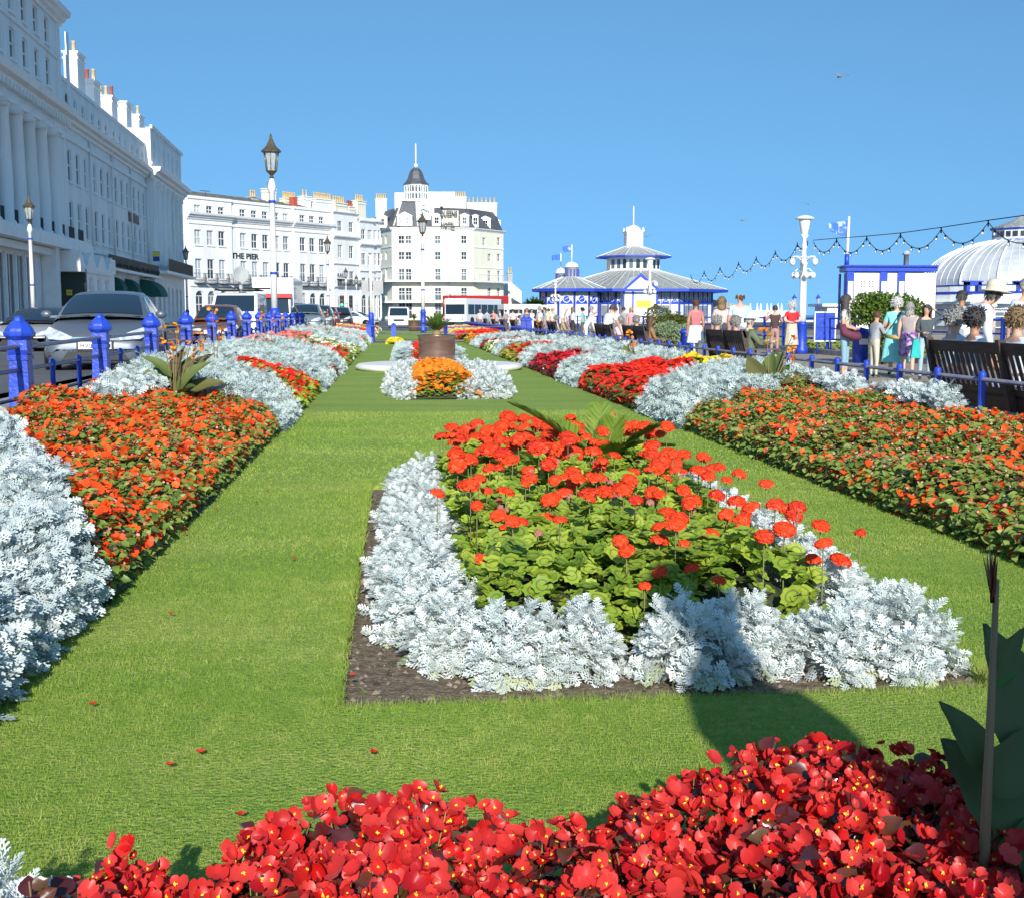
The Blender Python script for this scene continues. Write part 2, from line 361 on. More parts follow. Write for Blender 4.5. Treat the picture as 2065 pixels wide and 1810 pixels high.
# lawn material: mown bands and drier patches in the grass itself
def grassmat(name, blade):
    m, t, p = _nodes(name); tc = t.nodes.new('ShaderNodeTexCoord')
    mp = t.nodes.new('ShaderNodeMapping'); mp.inputs['Scale'].default_value = (.5, 1.3, 0); t.links.new(tc.outputs['Object'], mp.inputs[0])
    n = t.nodes.new('ShaderNodeTexNoise'); n.inputs['Scale'].default_value = 1.0; n.inputs['Detail'].default_value = 4; t.links.new(mp.outputs[0], n.inputs['Vector'])
    n2 = t.nodes.new('ShaderNodeTexNoise'); n2.inputs['Scale'].default_value = 26 if not blade else 9; n2.inputs['Detail'].default_value = 8; t.links.new(tc.outputs['Object'], n2.inputs['Vector'])
    ad = t.nodes.new('ShaderNodeMath'); ad.operation = 'MULTIPLY_ADD'; t.links.new(n2.outputs[0], ad.inputs[0]); ad.inputs[1].default_value = .8; nm_ = t.nodes.new('ShaderNodeMath'); nm_.operation = 'MULTIPLY_ADD'; nm_.inputs[1].default_value = .42; nm_.inputs[2].default_value = .29; t.links.new(n.outputs[0], nm_.inputs[0]); t.links.new(nm_.outputs[0], ad.inputs[2])
    if blade:
        at = t.nodes.new('ShaderNodeAttribute'); at.attribute_name = 'rnd'
        a2 = t.nodes.new('ShaderNodeMath'); a2.operation = 'MULTIPLY_ADD'; t.links.new(at.outputs['Fac'], a2.inputs[0]); a2.inputs[1].default_value = .22; t.links.new(ad.outputs[0], a2.inputs[2]); last = a2
        lo, hi = .70, 1.32
    else: last = ad; lo, hi = .62, 1.2
    mr = t.nodes.new('ShaderNodeMapRange'); mr.inputs[1].default_value = lo; mr.inputs[2].default_value = hi; t.links.new(last.outputs[0], mr.inputs[0])
    cr = t.nodes.new('ShaderNodeValToRGB'); e = cr.color_ramp.elements
    k = 1.0 if blade else .92
    e[0].color = (.148 * k, .29 * k, .032 * k, 1); e[1].color = (.55 * k, .54 * k, .17 * k, 1); q = e.new(.5); q.color = (.285 * k, .405 * k, .062 * k, 1)
    t.links.new(mr.outputs[0], cr.inputs[0]); t.links.new(cr.outputs[0], p.inputs['Base Color']); p.inputs['Roughness'].default_value = .75; p.inputs['Specular IOR Level'].default_value = .25
    if not blade:
        b = t.nodes.new('ShaderNodeBump'); b.inputs['Strength'].default_value = 1; b.inputs['Distance'].default_value = .03
        n3 = t.nodes.new('ShaderNodeTexNoise'); n3.inputs['Scale'].default_value = 60; n3.inputs['Detail'].default_value = 6; t.links.new(tc.outputs['Object'], n3.inputs['Vector'])
        t.links.new(n3.outputs[0], b.inputs['Height']); t.links.new(b.outputs[0], p.inputs['Normal'])
    else:
        tr = t.nodes.new('ShaderNodeBsdfTranslucent'); ms = t.nodes.new('ShaderNodeMixShader'); ms.inputs[0].default_value = .3
        t.links.new(cr.outputs[0], tr.inputs[0]); t.links.new(p.outputs[0], ms.inputs[1]); t.links.new(tr.outputs[0], ms.inputs[2]); t.links.new(ms.outputs[0], t.nodes['Material Output'].inputs[0])
    return m
MT['lawn'] = grassmat('mown_grass', False); MT['blade'] = grassmat('grass_blades', True)
ZR, ZP = .40, .05                 # road and promenade levels
BEDS = [(-.22, 2.20, 4.11, 9.7), (-.02, 1.86, 19.4, 26.5), (-.02, 1.86, 33.5, 52)]   # island beds in the lawn
def in_bed(X, Y, pad=0):
    r = np.zeros(X.shape, bool)
    for a, b, c, d in BEDS: r |= (X > a - pad) & (X < b + pad) & (Y > c - pad) & (Y < d + pad)
    return r
# one sheet of land under everything, then the layers
sheet('ground', [(-4000, -60), (17.4, -60), (17.4, 110), (60, 110), (60, 300), (40, 3000), (-4000, 3000)], -.30, MT['asphalt'])
sheet('sea', [(-2000, -400), (9000, -400), (9000, 14000), (-2000, 14000)], -4.2, MT['sea'])
sheet('soil', [(-5.4, -2), (6.4, -2), (6.4, 112), (-6.5, 112)], -.045, MT['soil'])
# lawn with bed cut-outs (1 cm of turf edge stands above the soil)
def lawn():
    xs = sorted({LX0, LX1, -.22, 2.20, -.02, 1.86}); ys = sorted({2.78, 60, *[b[2] for b in BEDS], *[b[3] for b in BEDS]})
    mb = MB()
    for i in range(len(xs) - 1):
        for j in range(len(ys) - 1):
            cx = np.array([(xs[i] + xs[i + 1]) / 2]); cy = np.array([(ys[j] + ys[j + 1]) / 2])
            if in_bed(cx, cy)[0]: continue
            mb.add([(xs[i], ys[j], 0), (xs[i + 1], ys[j], 0), (xs[i + 1], ys[j + 1], 0), (xs[i], ys[j + 1], 0)], [(0, 1, 2, 3)])
    for a, b, c, d in BEDS + [(LX0, LX1, 2.78, 60)]:
        mb.add([(a, c, -.05), (b, c, -.05), (b, d, -.05), (a, d, -.05), (a, c, 0), (b, c, 0), (b, d, 0), (a, d, 0)], [(0, 1, 5, 4), (1, 2, 6, 5), (2, 3, 7, 6), (3, 0, 4, 7)])
    tag(mb.build('lawn', MT['lawn'], fix=False), kind='structure')
lawn()
(sheet('far_lawn', [(LX0, 67), (LX1, 67), (LX1, 103), (LX0, 103)], 0, MT['lawn']))
sheet('cross_path', [(-5.2, 61.5), (6.4, 61.5), (6.4, 66), (-5.2, 66)], .0, MT['paving'])
# grass blades
def blades():
    S = Scatter()
    tri = Tpl([(-.5, 0, 0), (.5, 0, 0), (.12, .25, 1)], [(0, 1, 2)])
    bl = []
    for (y0, y1, den, h, w) in [(2.7, 4.4, 21000, .0165, .0023), (4.4, 6.5, 12000, .0175, .0030), (6.5, 10, 5500, .019, .0048), (10, 17, 1500, .022, .009)]:
        n = int(den * (y1 - y0) * (LX1 - LX0)); X = RNG.uniform(LX0 - .03, LX1 + .03, n); Y = RNG.uniform(y0, y1, n)
        ok = ~in_bed(X, Y, -.02); X = X[ok]; Y = Y[ok]
        # leave out what stands outside the picture on the left
        keep = (X > (-.36 * Y - .1)); X, Y = X[keep], Y[keep]; n = len(X)
        edge = np.minimum.reduce([np.abs(X - LX0), np.abs(X - LX1), np.abs(Y - 4.11) + (X < -.3) * 9 + (X > 2.3) * 9, np.abs(X + .22) + (Y < 4.1) * 9 + (Y > 9.8) * 9, np.abs(X - 2.20) + (Y < 4.1) * 9 + (Y > 9.8) * 9])
        hh = h * RNG.uniform(.45, 1.15, n) * (1 + 1.6 * np.exp(-edge / .03)) * (1 + .35 * np.sin(X * 3.1 + Y * 1.7) * np.sin(Y * 2.3 - X))
        a = RNG.uniform(0, 2 * math.pi, n); tilt = RNG.normal(0, .45, n)
        up = np.stack([np.sin(tilt) * np.cos(a), np.sin(tilt) * np.sin(a), np.cos(tilt)], 1)
        Rm = frames(np.stack([-np.sin(a), np.cos(a), 0 * a], 1), up)
        sc = np.stack([np.full(n, w) * RNG.uniform(.7, 1.3, n), hh, hh], 1)
        # columns of Rm: x, fwd, up ; template z is blade length
        S.put(tri, np.stack([X, Y, np.full(n, -.002)], 1), Rm, sc[:, None, :].reshape(n, 1, 3)[:, 0, :])
    o = S.build('grass', [MT['blade']]); tag(o, 'short mown green grass blades of the lawn around the flower beds', 'grass', kind='stuff')
_old_put = Scatter.put
def _put(s, tpl, pos, Rm, sc, rnd=None, mi=None):
    n = len(pos)
    if n == 0: return
    sc = np.asarray(sc, float)
    if sc.ndim == 0: sc = np.full(n, float(sc))
    base = tpl.v[None] * (sc[:, None, None] if sc.ndim == 1 else sc[:, None, :])
    V = np.einsum('nij,nkj->nki', Rm, base) + pos[:, None, :]
    k = len(tpl.v); off = s.nv + np.arange(n) * k
    fl = np.array([i for f in tpl.f for i in f]); sz = np.array([len(f) for f in tpl.f])
    s.V.append(V.reshape(-1, 3)); s.L.append((off[:, None] + fl[None]).ravel()); s.S.append(np.tile(sz, n))
    s.MI.append(np.tile(np.array(tpl.mi), n) if mi is None else np.full(n * len(sz), mi))
    rnd = RNG.random(n) if rnd is None else rnd
    s.RN.append(np.repeat(rnd, len(sz))); s.nv += n * k
Scatter.put = _put
blades()
# small stones and dry bits lying on the soil round the front bed
def soil_bits():
    S = Scatter(); n = 7000
    X = RNG.uniform(-.22, 2.2, n); Y = RNG.uniform(4.13, 9.6, n); ok = (Y < 4.9) | (X < .1) | (X > 1.9); X, Y = X[ok], Y[ok]; n = len(X)
    st = Tpl([(1, 0, 0), (-.5, .8, .1), (-.6, -.7, 0), (.1, .1, .8), (.5, .6, .2)], [(0, 4, 3), (4, 1, 3), (1, 2, 3), (2, 0, 3)])
    S.put(st, np.stack([X, Y, np.full(n, -.045)], 1), frames(np.stack([RNG.normal(size=n), RNG.normal(size=n), 0 * X], 1), np.tile(UPV, (n, 1))), .004 + .016 * RNG.random(n) ** 3)
    tag(S.build('soil_clods', [leafmat('soil_clod', (.05, .038, .03), (.34, .28, .20), .95, 0)]), 'small clods and pale stones on the dark soil of the front bed', 'soil clods', kind='stuff')
    S = Scatter(); n = 1100
    X = RNG.uniform(-.22, 2.2, n); Y = RNG.uniform(4.13, 9.0, n); ok = (Y < 4.6) | (X < -.05); X, Y = X[ok], Y[ok]; n = len(X)
    bl = Tpl([(-.08, 0, 0), (.08, 0, 0), (.05, .6, .25), (0, 1, .3), (-.05, .6, .25)], [(0, 1, 2, 3, 4)])
    up = np.stack([RNG.normal(0, .5, n), RNG.normal(0, .5, n), np.ones(n)], 1)
    S.put(bl, np.stack([X, Y, np.full(n, -.04)], 1), frames(np.stack([RNG.normal(size=n), RNG.normal(size=n), RNG.random(n) * .6], 1), up), .02 + .03 * RNG.random(n))
    tag(S.build('weeds', [leafmat('weed_green', (.12, .19, .04), (.35, .28, .13), .8, .2)]), 'thin weeds and straw on the soil strip of the front bed', 'weeds', kind='stuff')
soil_bits()
def stone(x, y, r, m, label):
    mb = MB(); mb.ball((0, 0, r * .35), r, 10, sz=.55, sx=1.3); o = mb.build('stone', m); o.location = (x, y, -.045); o.rotation_euler.z = x * 7; tag(o, label, 'stone')
MT['flint'] = mat('flint', (.40, .31, .20), .8, col2=(.28, .21, .14), scale=20)
p = atZ(735, 1176, -.045); stone(p.x, p.y, .03, MT['flint'], 'pale brown stone on the soil left of the silver plants')
p = atZ(1942, 1335, -.045); stone(p.x, p.y, .035, MT['flint'], 'pale brown stone on the soil at the right front corner of the bed')
# fallen petals on the lawn, each where the photo shows one
_pt = []
PET = [(187, 1420), (343, 1542), (486, 1643), (405, 1517), (755, 1517), (594, 1126), (345, 1237), (712, 1362), (374, 1075), (436, 1026), (517, 1013), (540, 990)]
MT['petal_red'] = leafmat('fallen_petal', (.55, .02, .01), (.75, .09, .03), .5, .2)
for i, (px, py) in enumerate(PET):
    g = atZ(px, py, .02); S = Scatter(); n = 4
    pet = Tpl([(0, 0, 0), (.5, .3, .2), (.45, .9, .35), (0, 1.1, .2), (-.45, .9, .3), (-.5, .3, .15)], [(0, 1, 2, 3, 4, 5)])
    a = np.arange(n) * 1.57 + i; S.put(pet, np.zeros((n, 3)), frames(np.stack([np.cos(a), np.sin(a), .3 + 0 * a], 1), np.tile(UPV, (n, 1))), .013 + .004 * RNG.random(n))
    o = S.build('fallen_flower', [MT['petal_red']]); o.location = g; tag(o, 'small fallen red flower lying on the mown lawn', 'fallen flower', 'fallen red flowers on the lawn')
# road and promenade
def slab(name, x0, x1, y0, y1, z0, z1, m):
    mb = MB(); mb.box(x0, x1, y0, y1, z0, z1); o = mb.build(name, m); return tag(o, kind='structure')
mb = MB(); mb.add([(-30, -40, ZR), (-4.15, -40, ZR), (-5.85, 108, ZR), (-6.0, 122, .30), (-30, 122, .30)], [(0, 1, 2, 3, 4)])
mb.add([(6.5, 103.5, -.02), (60, 103.5, -.02), (60, 103.5, -.6), (6.5, 103.5, -.6)], [(0, 1, 2, 3)]); mb.add([(-5.85, 103.5, -.02), (60, 103.5, -.02), (60, 122, .30), (-6.0, 122, .30), (60, 300, .30), (-60, 300, .30), (-60, 122, .30)], [(0, 1, 2, 3), (3, 2, 4, 5, 6)])
tag(mb.build('road', MT['asphalt'], fix=False), kind='structure')
mb = MB(); mb.add([(-4.15, -2, ZR + .02), (-3.5, -2, ZR + .02), (-5.45, 112, ZR + .02), (-5.93, 112, ZR + .02), (-4.15, -2, -.1), (-3.5, -2, -.1), (-5.45, 112, -.1), (-5.93, 112, -.1)], [(0, 1, 2, 3), (1, 5, 6, 2), (0, 3, 7, 4), (0, 4, 5, 1), (2, 6, 7, 3)])
tag(mb.build('kerb', MT['kerb']), kind='structure')
mb = MB()
for k in range(14): mb.box(-7.9 - k * .16, -7.78 - k * .16, 6 + k * 8, 9 + k * 8, ZR + .004, ZR + .006)
tag(mb.build('road_marking', MT['road_paint']), kind='structure')
def strip(name, xa, xb, y0, y1, z, m, h=.12, sl=-.03525):
    mb = MB(); v = [(xa + sl * y0, y0, z), (xb + sl * y0, y0, z), (xb + sl * y1, y1, z), (xa + sl * y1, y1, z)]
    mb.add(v + [(a, b, c - h) for a, b, c in v], [(0, 1, 2, 3), (0, 4, 5, 1), (1, 5, 6, 2), (2, 6, 7, 3), (3, 7, 4, 0)]); tag(mb.build(name, m), kind='structure')
strip('pavement', -18.0, -13.4, 10, 140, ZR + .13, MT['paving'])
slab('promenade', RFX - .12, 17.5, -4, 118, -.2, ZP, MT['paving'])
slab('promenade_kerb', 13.9, 14.3, 8, 112, ZP, ZP + .16, MT['kerb'])
slab('beach', 17.5, 60, -40, 228, -3.6, -.42, mat('shingle', (.42, .34, .24), .9, col2=(.3, .25, .18), scale=30, bump=.6))
# ================================================================ BUILDINGS
def chimney(parent, M, w, d, h, pots, potm='pot_clay', m='white_paint', rows=1):
    mb = MB(M); mb.box(-w / 2, w / 2, -d / 2, d / 2, 0, h); mb.box(-w / 2 - .08, w / 2 + .08, -d / 2 - .08, d / 2 + .08, h - .45, h - .3); mb.box(-w / 2 - .12, w / 2 + .12, -d / 2 - .12, d / 2 + .12, h, h + .14)
    o = mb.build('chimney', MT[m], parent)
    n = max(1, pots); pb = MB(M); pms = potm if isinstance(potm, list) else [potm]
    for k in range(n):
        x = -w / 2 + w * (k + .5) / n; r = min(.17, w / n * .42)
        for rr in range(rows):
            pb.lathe([(r * 1.15, h + .14), (r, h + .3), (r * .85, h + .95), (r * 1.1, h + 1.0), (r * 1.05, h + 1.1), (r * .7, h + 1.1)], 8, (x, (rr - (rows - 1) / 2) * .45), mi=(k % len(pms)))
    if pots: pb.build('chimney_pots', [MT[p] for p in pms], o)
    return o
def balcony_bow(parent, M, w, z, h=1.0, proj=.7):
    mb = MB(M); n = 10; P = []
    for k in range(n + 1):
        t = k / n; x = -w / 2 + w * t; P.append((x, -proj * (math.sin(math.pi * t) ** .45)))
    for (zz, dz, e) in ((h - .05, .05, 1.0), (h * .5, .03, 1.12), (.05, .05, .95)):
        for k in range(n):
            a, b = P[k], P[k + 1]
            mb.add([(a[0], a[1] * e, z + zz), (b[0], b[1] * e, z + zz), (b[0], b[1] * e, z + zz + dz), (a[0], a[1] * e, z + zz + dz)], [(0, 1, 2, 3)])
    for k in range(n * 2 + 1):
        i = min(k // 2, n - 1); t = (k / 2) - i; x = P[i][0] * (1 - t) + P[i + 1][0] * t; y = P[i][1] * (1 - t) + P[i + 1][1] * t
        mb.tube([(x, y * .95, z + .05), (x, y * 1.14, z + h * .4), (x, y, z + h)], .014, 4)
    mb.box(-w / 2, w / 2, -proj * .9, 0, z - .08, z)
    mb.build('balcony', MT['iron'], parent)
# ---------------------------------------------------------------- left terrace (in shade, facing the road)
TP = Plane((-18, 0), (-.03525, 1)); TM = TP.M() @ Matrix.Diagonal((1.065, 1, 1.02, 1))
CORN = [(0, 0), (-.12, 0), (-.16, .18), (-.34, .26), (-.40, .42), (-.62, .52), (-.70, .78), (0, .78)]
def cornice(mb, x0, x1, z, y=0, k=1., prof=CORN, mi=0): mb.prism([(y + a * k, z + b * k) for a, b in prof], x0, x1, axis='x', mi=mi)
S0, S1, S2, S3 = 40, 75.4, 104.6, 122.6
hot = empty('columned_hotel', 'tall white hotel with giant columns and two upper floors, nearest building on the left', 'hotel')
ops = []; up_ops = []; colx = [62.6 - 2.45 * k for k in range(-4, 10)]
for k in range(15):
    x = 45.4 + 2.45 * k - .35
    if x > S1 - 1: break
    ops += [(x, x + 1.05, 6.1, 8.6), (x, x + 1.05, 9.5, 11.6)]
    up_ops += [(x, x + 1.0, 14.75, 16.35), (x, x + 1.0, 17.2, 18.7)]
mb = MB(TM); wall_mesh(mb, S0, S1, 4.9, 13.9, ops, dep=.35); wall_mesh(mb, S0, S1, 13.9, 19.3, up_ops, dep=.35)
mb.box(S0, S1, .4, 14, .3, 19.3); mb.box(S0, S1, .36, .42, .4, 4.9)
wl = mb.build('wall', MT['white_paint'], hot)
for o in ops: put_window(hot, TM, o, 'sv', 'pane', dep=.1)
for o in up_ops: put_window(hot, TM, o, 's', 'pane', dep=.1)
mb = MB(TM); cornice(mb, S0, S1 + .5, 12.75, k=1.35); cornice(mb, S0, S1 + .3, 18.9, k=1.05); mb.box(S0, S1 - 3.6, -.3, 4, 19.72, 20.1)
mb.box(S0, S1, -.16, 0, 12.1, 12.75); mb.box(S0, S1, -.2, 0, 13.8, 14.3); mb.box(S0, S1, -.10, 0, 16.72, 16.85)
for k in range(60):
    x = S0 + .3 + k * .62
    if x < S1: mb.box(x, x + .22, -.55, -.2, 12.85, 13.2)
for o in ops + up_ops: mb.box(o[0] - .08, o[1] + .08, -.1, 0, o[2] - .14, o[2])
mb.box(S0, S1 + .1, -1.6, 0, 5.05, 5.55); mb.box(S0, S1, -1.5, 0, 5.55, 5.75)
mb.build('cornice', MT['white_trim'], hot)
for k in range(14):
    x = 44.15 + 2.45 * k
    if x > 73: break
    cb = MB(TM); cb.lathe([(.52, 5.75), (.52, 6.0), (.42, 6.1), (.43, 8), (.36, 11.5), (.40, 11.55), (.36, 11.65), (.50, 11.85), (.5, 12.1)], 16, (x + .05, -.35))
    cb.box(x - .55, x + .65, -.9, -.02, 11.85, 12.1)
    for sx in (-.5, .5): cb.tube([(x + .05 + sx, -.82, 11.75), (x + .05 + sx, 0, 11.75)], .14, 10)
    cb.build('column', MT['white_paint'], hot)
for x in np.arange(47, 77, 2.45):
    rb = MB(TM); railing_mb(rb, x, x + 1.3, -.5, 5.75, 6.7, .13, .018); rb.build('balcony', MT['iron'], hot)
for x in (74.6, 76.9): mbp = MB(TM); mbp.box(x, x + .5, -.12, 0, 14.3, 18.9); mbp.build('pilaster', MT['white_paint'], hot)
# ground floor glazing, dark screen for the opening and wavy canopy
ops = [(S, S + 1.55, .9, 4.5) for S in (50.4, 52.2, 54.0, 55.8, 57.6, 59.4, 61.2, 63.0, 64.8)]
mb = MB(TM); wall_mesh(mb, S0, 67.6, .5, 5.05, ops, y=-.35, dep=.2)
mb.box(67.7, 68.5, -1.2, .3, .5, 5.4); mb.box(S0, 68.4, -1.0, -.3, 4.62, 5.0)
wall_mesh(mb, 70.9, 79.6, .5, 3.95, [(a, a + 1.35, 1.1, 3.55) for a in (72.0, 74.3, 76.6, 78.0)][:3], y=-2.0, dep=.2); mb.box(78.4, 79.6, -2.1, -1.9, 3.95, 4.9); mb.box(70.9, 79.6, -1.7, .3, .5, 3.9)
mb.build('shopfront', MT['white_trim'], hot)
for o in ops: put_window(hot, TM, o, 'v', 'pane_dark', y=-.35, dep=.1)
for a in (72.0, 74.3, 76.6): put_window(hot, TM, (a, a + 1.35, 1.1, 3.55), 'st', 'pane_bright', y=-2.0, dep=.1)
mb = MB(TM); mb.box(70.5, 70.8, -2.15, .3, .5, 4.0); mb.build('dark_screen', MT['dark_green_screen'], hot)  # dark sheet standing for the shaded opening below the canopy
sg = MB(TM); sg.box(70.42, 70.5, -1.35, -1.03, 2.45, 2.78); so = sg.build('yellow_sign', MT['yellow'], hot)
sg = MB(TM); sg.box(70.40, 70.42, -1.26, -1.12, 2.58, 2.63); sg.build('sign_mark', MT['black'], so)
def wavy():
    mb = MB(TM); n = 96; prof = []; L0, L1 = 69.3, 78.3
    for k in range(n + 1):
        x = L0 + (L1 - L0) * k / n; t_ = (x - L0) / 3.0
        prof.append((x, 4.15 + .85 * (.5 + .5 * math.cos(2 * math.pi * t_)) ** .8))
    v = []; f = []
    for (x, z) in prof: v += [(x, -2.15, z), (x, -.1, z), (x, -2.15, 3.8), (x, -.1, 3.8)]
    for k in range(n):
        a = 4 * k; f += [(a, a + 4, a + 5, a + 1), (a, a + 2, a + 6, a + 4), (a + 2, a + 3, a + 7, a + 6)]
    f += [(0, 1, 3, 2), (4 * n, 4 * n + 2, 4 * n + 3, 4 * n + 1)]
    mb.add(v, f); mb.build('wavy_canopy', MT['white_trim'], hot)
wavy()
fp = MB(TM); fp.tube([(76.2, 2.6, 19.3), (76.2, 2.6, 23.0)], .12, 8); fp.build('white_pole', MT['white_trim'], hot)
# ---- the long terrace
ter = empty('white_terrace', 'long white four-storey terrace with iron balconies and chimney stacks running up the left side', 'terrace')
ops = []; k = 0; x = S1 + 1.0
while x < S2 - 1.2:
    ops += [(x, x + 1.0, 6.3, 8.5), (x, x + 1.0, 9.7, 11.7), (x, x + .9, 14.05, 15.1)]
    k += 1; x += 2.25 + (.55 if k % 3 == 0 else 0)
xs_ = [o[0] for o in ops[::3]]
gops = [(a, a + 1.5, .9, 4.0, True) for a in np.arange(82.5, S2 - 2, 3.3)]
mb = MB(TM); wall_mesh(mb, S1, S2, 5.0, 15.7, ops, dep=.3); wall_mesh(mb, S1 + 6.6, S2, .5, 5.0, gops, y=-.06, dep=.3)
mb.box(S1, S2, .38, 12, .3, 15.65); mb.build('wall', MT['white_paint'], ter)
for o in ops: put_window(ter, TM, o, 's', 'pane', dep=.07)
for o in gops: put_window(ter, TM, o, 'v', 'pane', dep=.2)
mb = MB(TM); cornice(mb, S1, S2, 13.0, k=1.05); mb.box(S1, S2, -.14, 0, 12.2, 12.5); mb.box(S1, S2, -.1, .35, 15.7, 15.95); mb.box(S1, S2, -.12, 0, 5.55, 5.75)
mb.box(S1 + 6.6, S2, -1.1, 0, 4.42, 4.62)
for o in ops: mb.box(o[0] - .08, o[1] + .08, -.12, 0, o[2] - .14, o[2])
mb.build('cornice', MT['white_trim'], ter)
for i, x in enumerate(xs_[2::3]):
    mb = MB(TM); mb.tube([(x + 1.55, -.1, 5.7), (x + 1.55, -.1, 13)], .07, 6); mb.build('drainpipe', MT['white_trim'], ter)
for x in np.arange(83.0, S2 - 2, 2.3):
    rb = MB(TM); railing_mb(rb, x, x + 2.15, -1.0, 4.62, 5.5, .13, .028)
    rb.tube([(x, -1.0, 4.8), (x + 1.07, -1.22, 4.95), (x + 2.15, -1.0, 4.8)], .09, 6); rb.build('balcony', MT['iron'], ter)
sg = MB(TM)                                              # raised sign letters, seen too edge-on to read
for k in range(8): sg.box(96.0 + k * .55, 96.32 + k * .55, -.1, 0, 8.75, 9.45)
sg.build('sign_letters', MT['black'], ter)
for px, w, n, pm, top in ((149, 1.0, 1, ['pot_clay'], 113), (176, 1.5, 3, ['pot_red', 'pot_red', 'pot_clay'], 168), (214, 1.4, 3, ['pot_clay', 'pot_clay', 'pot_red'], 200), (245, 1.3, 0, ['pot_clay'], 211), (271, 1.3, 2, ['pot_clay'], 237)):
    P = Plane((-21, 0), TP.d); s, z = P.hit(px, top)
    chimney(ter, Matrix.Translation((P.o[0] + P.d[0] * s, P.o[1] + P.d[1] * s, 12.5)), w, 2.2, z - 12.5, n, pm)
P = Plane((-19, 0), TP.d); s, z = P.hit(301, 258)
mb = MB(); mb.tube([(P.o[0] + P.d[0] * s, P.d[1] * s, 14), (P.o[0] + P.d[0] * s, P.d[1] * s, z)], .1, 8); mb.build('white_pole', MT['white_trim'], ter)
for x in (87.6, 93.3):                                    # green quarter-round awnings over the arches
    mb = MB(TM)
    v = []; f = []; n = 8
    for k in range(n + 1):
        a = math.pi / 2 * k / n; v += [(x, -.06 - 1.0 * math.sin(a), 4.1 - 1.1 * (1 - math.cos(a))), (x + 1.6, -.06 - 1.0 * math.sin(a), 4.1 - 1.1 * (1 - math.cos(a)))]
    for k in range(n): f.append((2 * k, 2 * k + 1, 2 * k + 3, 2 * k + 2))
    f += [tuple([2 * k for k in range(n + 1)] + [len(v)]), tuple([2 * k + 1 for k in range(n + 1)] + [len(v) + 1])]; v += [(x, -.06, 3.0), (x + 1.6, -.06, 3.0)]
    mb.add(v, f); mb.build('awning', MT['green_awning'], ter)
mb = MB(TM); x0, x1 = 99.6, 103.2; v = []; f = []; n = 8
for k in range(n + 1):
    a = math.pi / 2 * k / n; v += [(x0, -1.7 * math.sin(a) - .1, 4.25 - 1.4 * (1 - math.cos(a))), (x1, -1.7 * math.sin(a) - .1, 4.25 - 1.4 * (1 - math.cos(a)))]
for k in range(n): f.append((2 * k, 2 * k + 1, 2 * k + 3, 2 * k + 2))
f += [tuple([2 * k for k in range(n + 1)] + [len(v)]), tuple([2 * k + 1 for k in range(n + 1)] + [len(v) + 1])]; v += [(x0, -.1, 2.85), (x1, -.1, 2.85)]
mb.add(v, f); mb.build('awning', MT['green_awning'], ter)
# ---- end pavilion
pav = empty('end_pavilion', 'white end pavilion with pilasters and high attic at the far end of the left terrace', 'building')
ops = []; x = S2 + 1.6
while x < S3 - 1.5: ops += [(x, x + 1.0, 6.4, 8.6), (x, x + 1.0, 9.7, 11.6), (x, x + .9, 14.9, 16.5)]; x += 2.6
mb = MB(TM); wall_mesh(mb, S2, S3, .5, 17.4, ops + [(o[0], o[1] + .3, 1.0, 3.9, True) for o in ops[::3]], y=-.5, dep=.3); mb.box(S2, S3, -.1, 10, .3, 17.3)
mb.add([(S3, -.5, .4), (S3, -.1, .4), (S3, -.1, 17.4), (S3, -.5, 17.4)], [(0, 1, 2, 3)]); mb.add([(S2, -.5, .4), (S2, -.1, .4), (S2, -.1, 17.4), (S2, -.5, 17.4)], [(0, 1, 2, 3)])
mb.build('wall', MT['white_paint'], pav)
for o in ops: put_window(pav, TM, o, 's', 'pane', y=-.5, dep=.07)
for o in ops[::3]: put_window(pav, TM, (o[0], o[1] + .3, 1.0, 3.9, True), 'v', 'pane', y=-.5, dep=.22)
mb = MB(TM); cornice(mb, S2 - .5, S3 + .7, 13.0, y=-.5, k=1.3); mb.box(S2 - .1, S3 + .1, -.7, -.5, 17.3, 17.6); mb.box(S2, S3, -.62, -.5, 5.6, 5.8); mb.box(S2, S3, -1.7, -.5, 4.9, 5.15); mb.box(S2, S3, -.6, -.5, 14.3, 14.5)
mb.build('cornice', MT['white_trim'], pav)
for x in np.arange(S2 + .5, S3, 2.6):
    mb = MB(TM); mb.box(x, x + .65, -.72, -.5, 5.8, 12.4); mb.box(x - .1, x + .75, -.8, -.5, 12.4, 13.0); mb.build('pilaster', MT['white_paint'], pav)
for x in np.arange(S2 + 1, S3 - 2, 2.6):
    rb = MB(TM); railing_mb(rb, x, x + 2.5, -1.6, 5.15, 6.25, .13, .022); rb.build('balcony', MT['iron'], pav)
sg = MB(TM); sg.box(S2 - 1.2, S2 - 1.12, -1.15, -.6, 5.9, 6.75); so = sg.build('hanging_sign', MT['blue_dk'], pav)
sg = MB(TM); sg.box(S2 - 1.23, S2 - 1.2, -1.13, -.62, 6.3, 6.72); sg.build('sign_panel', MT['yellow'], so)
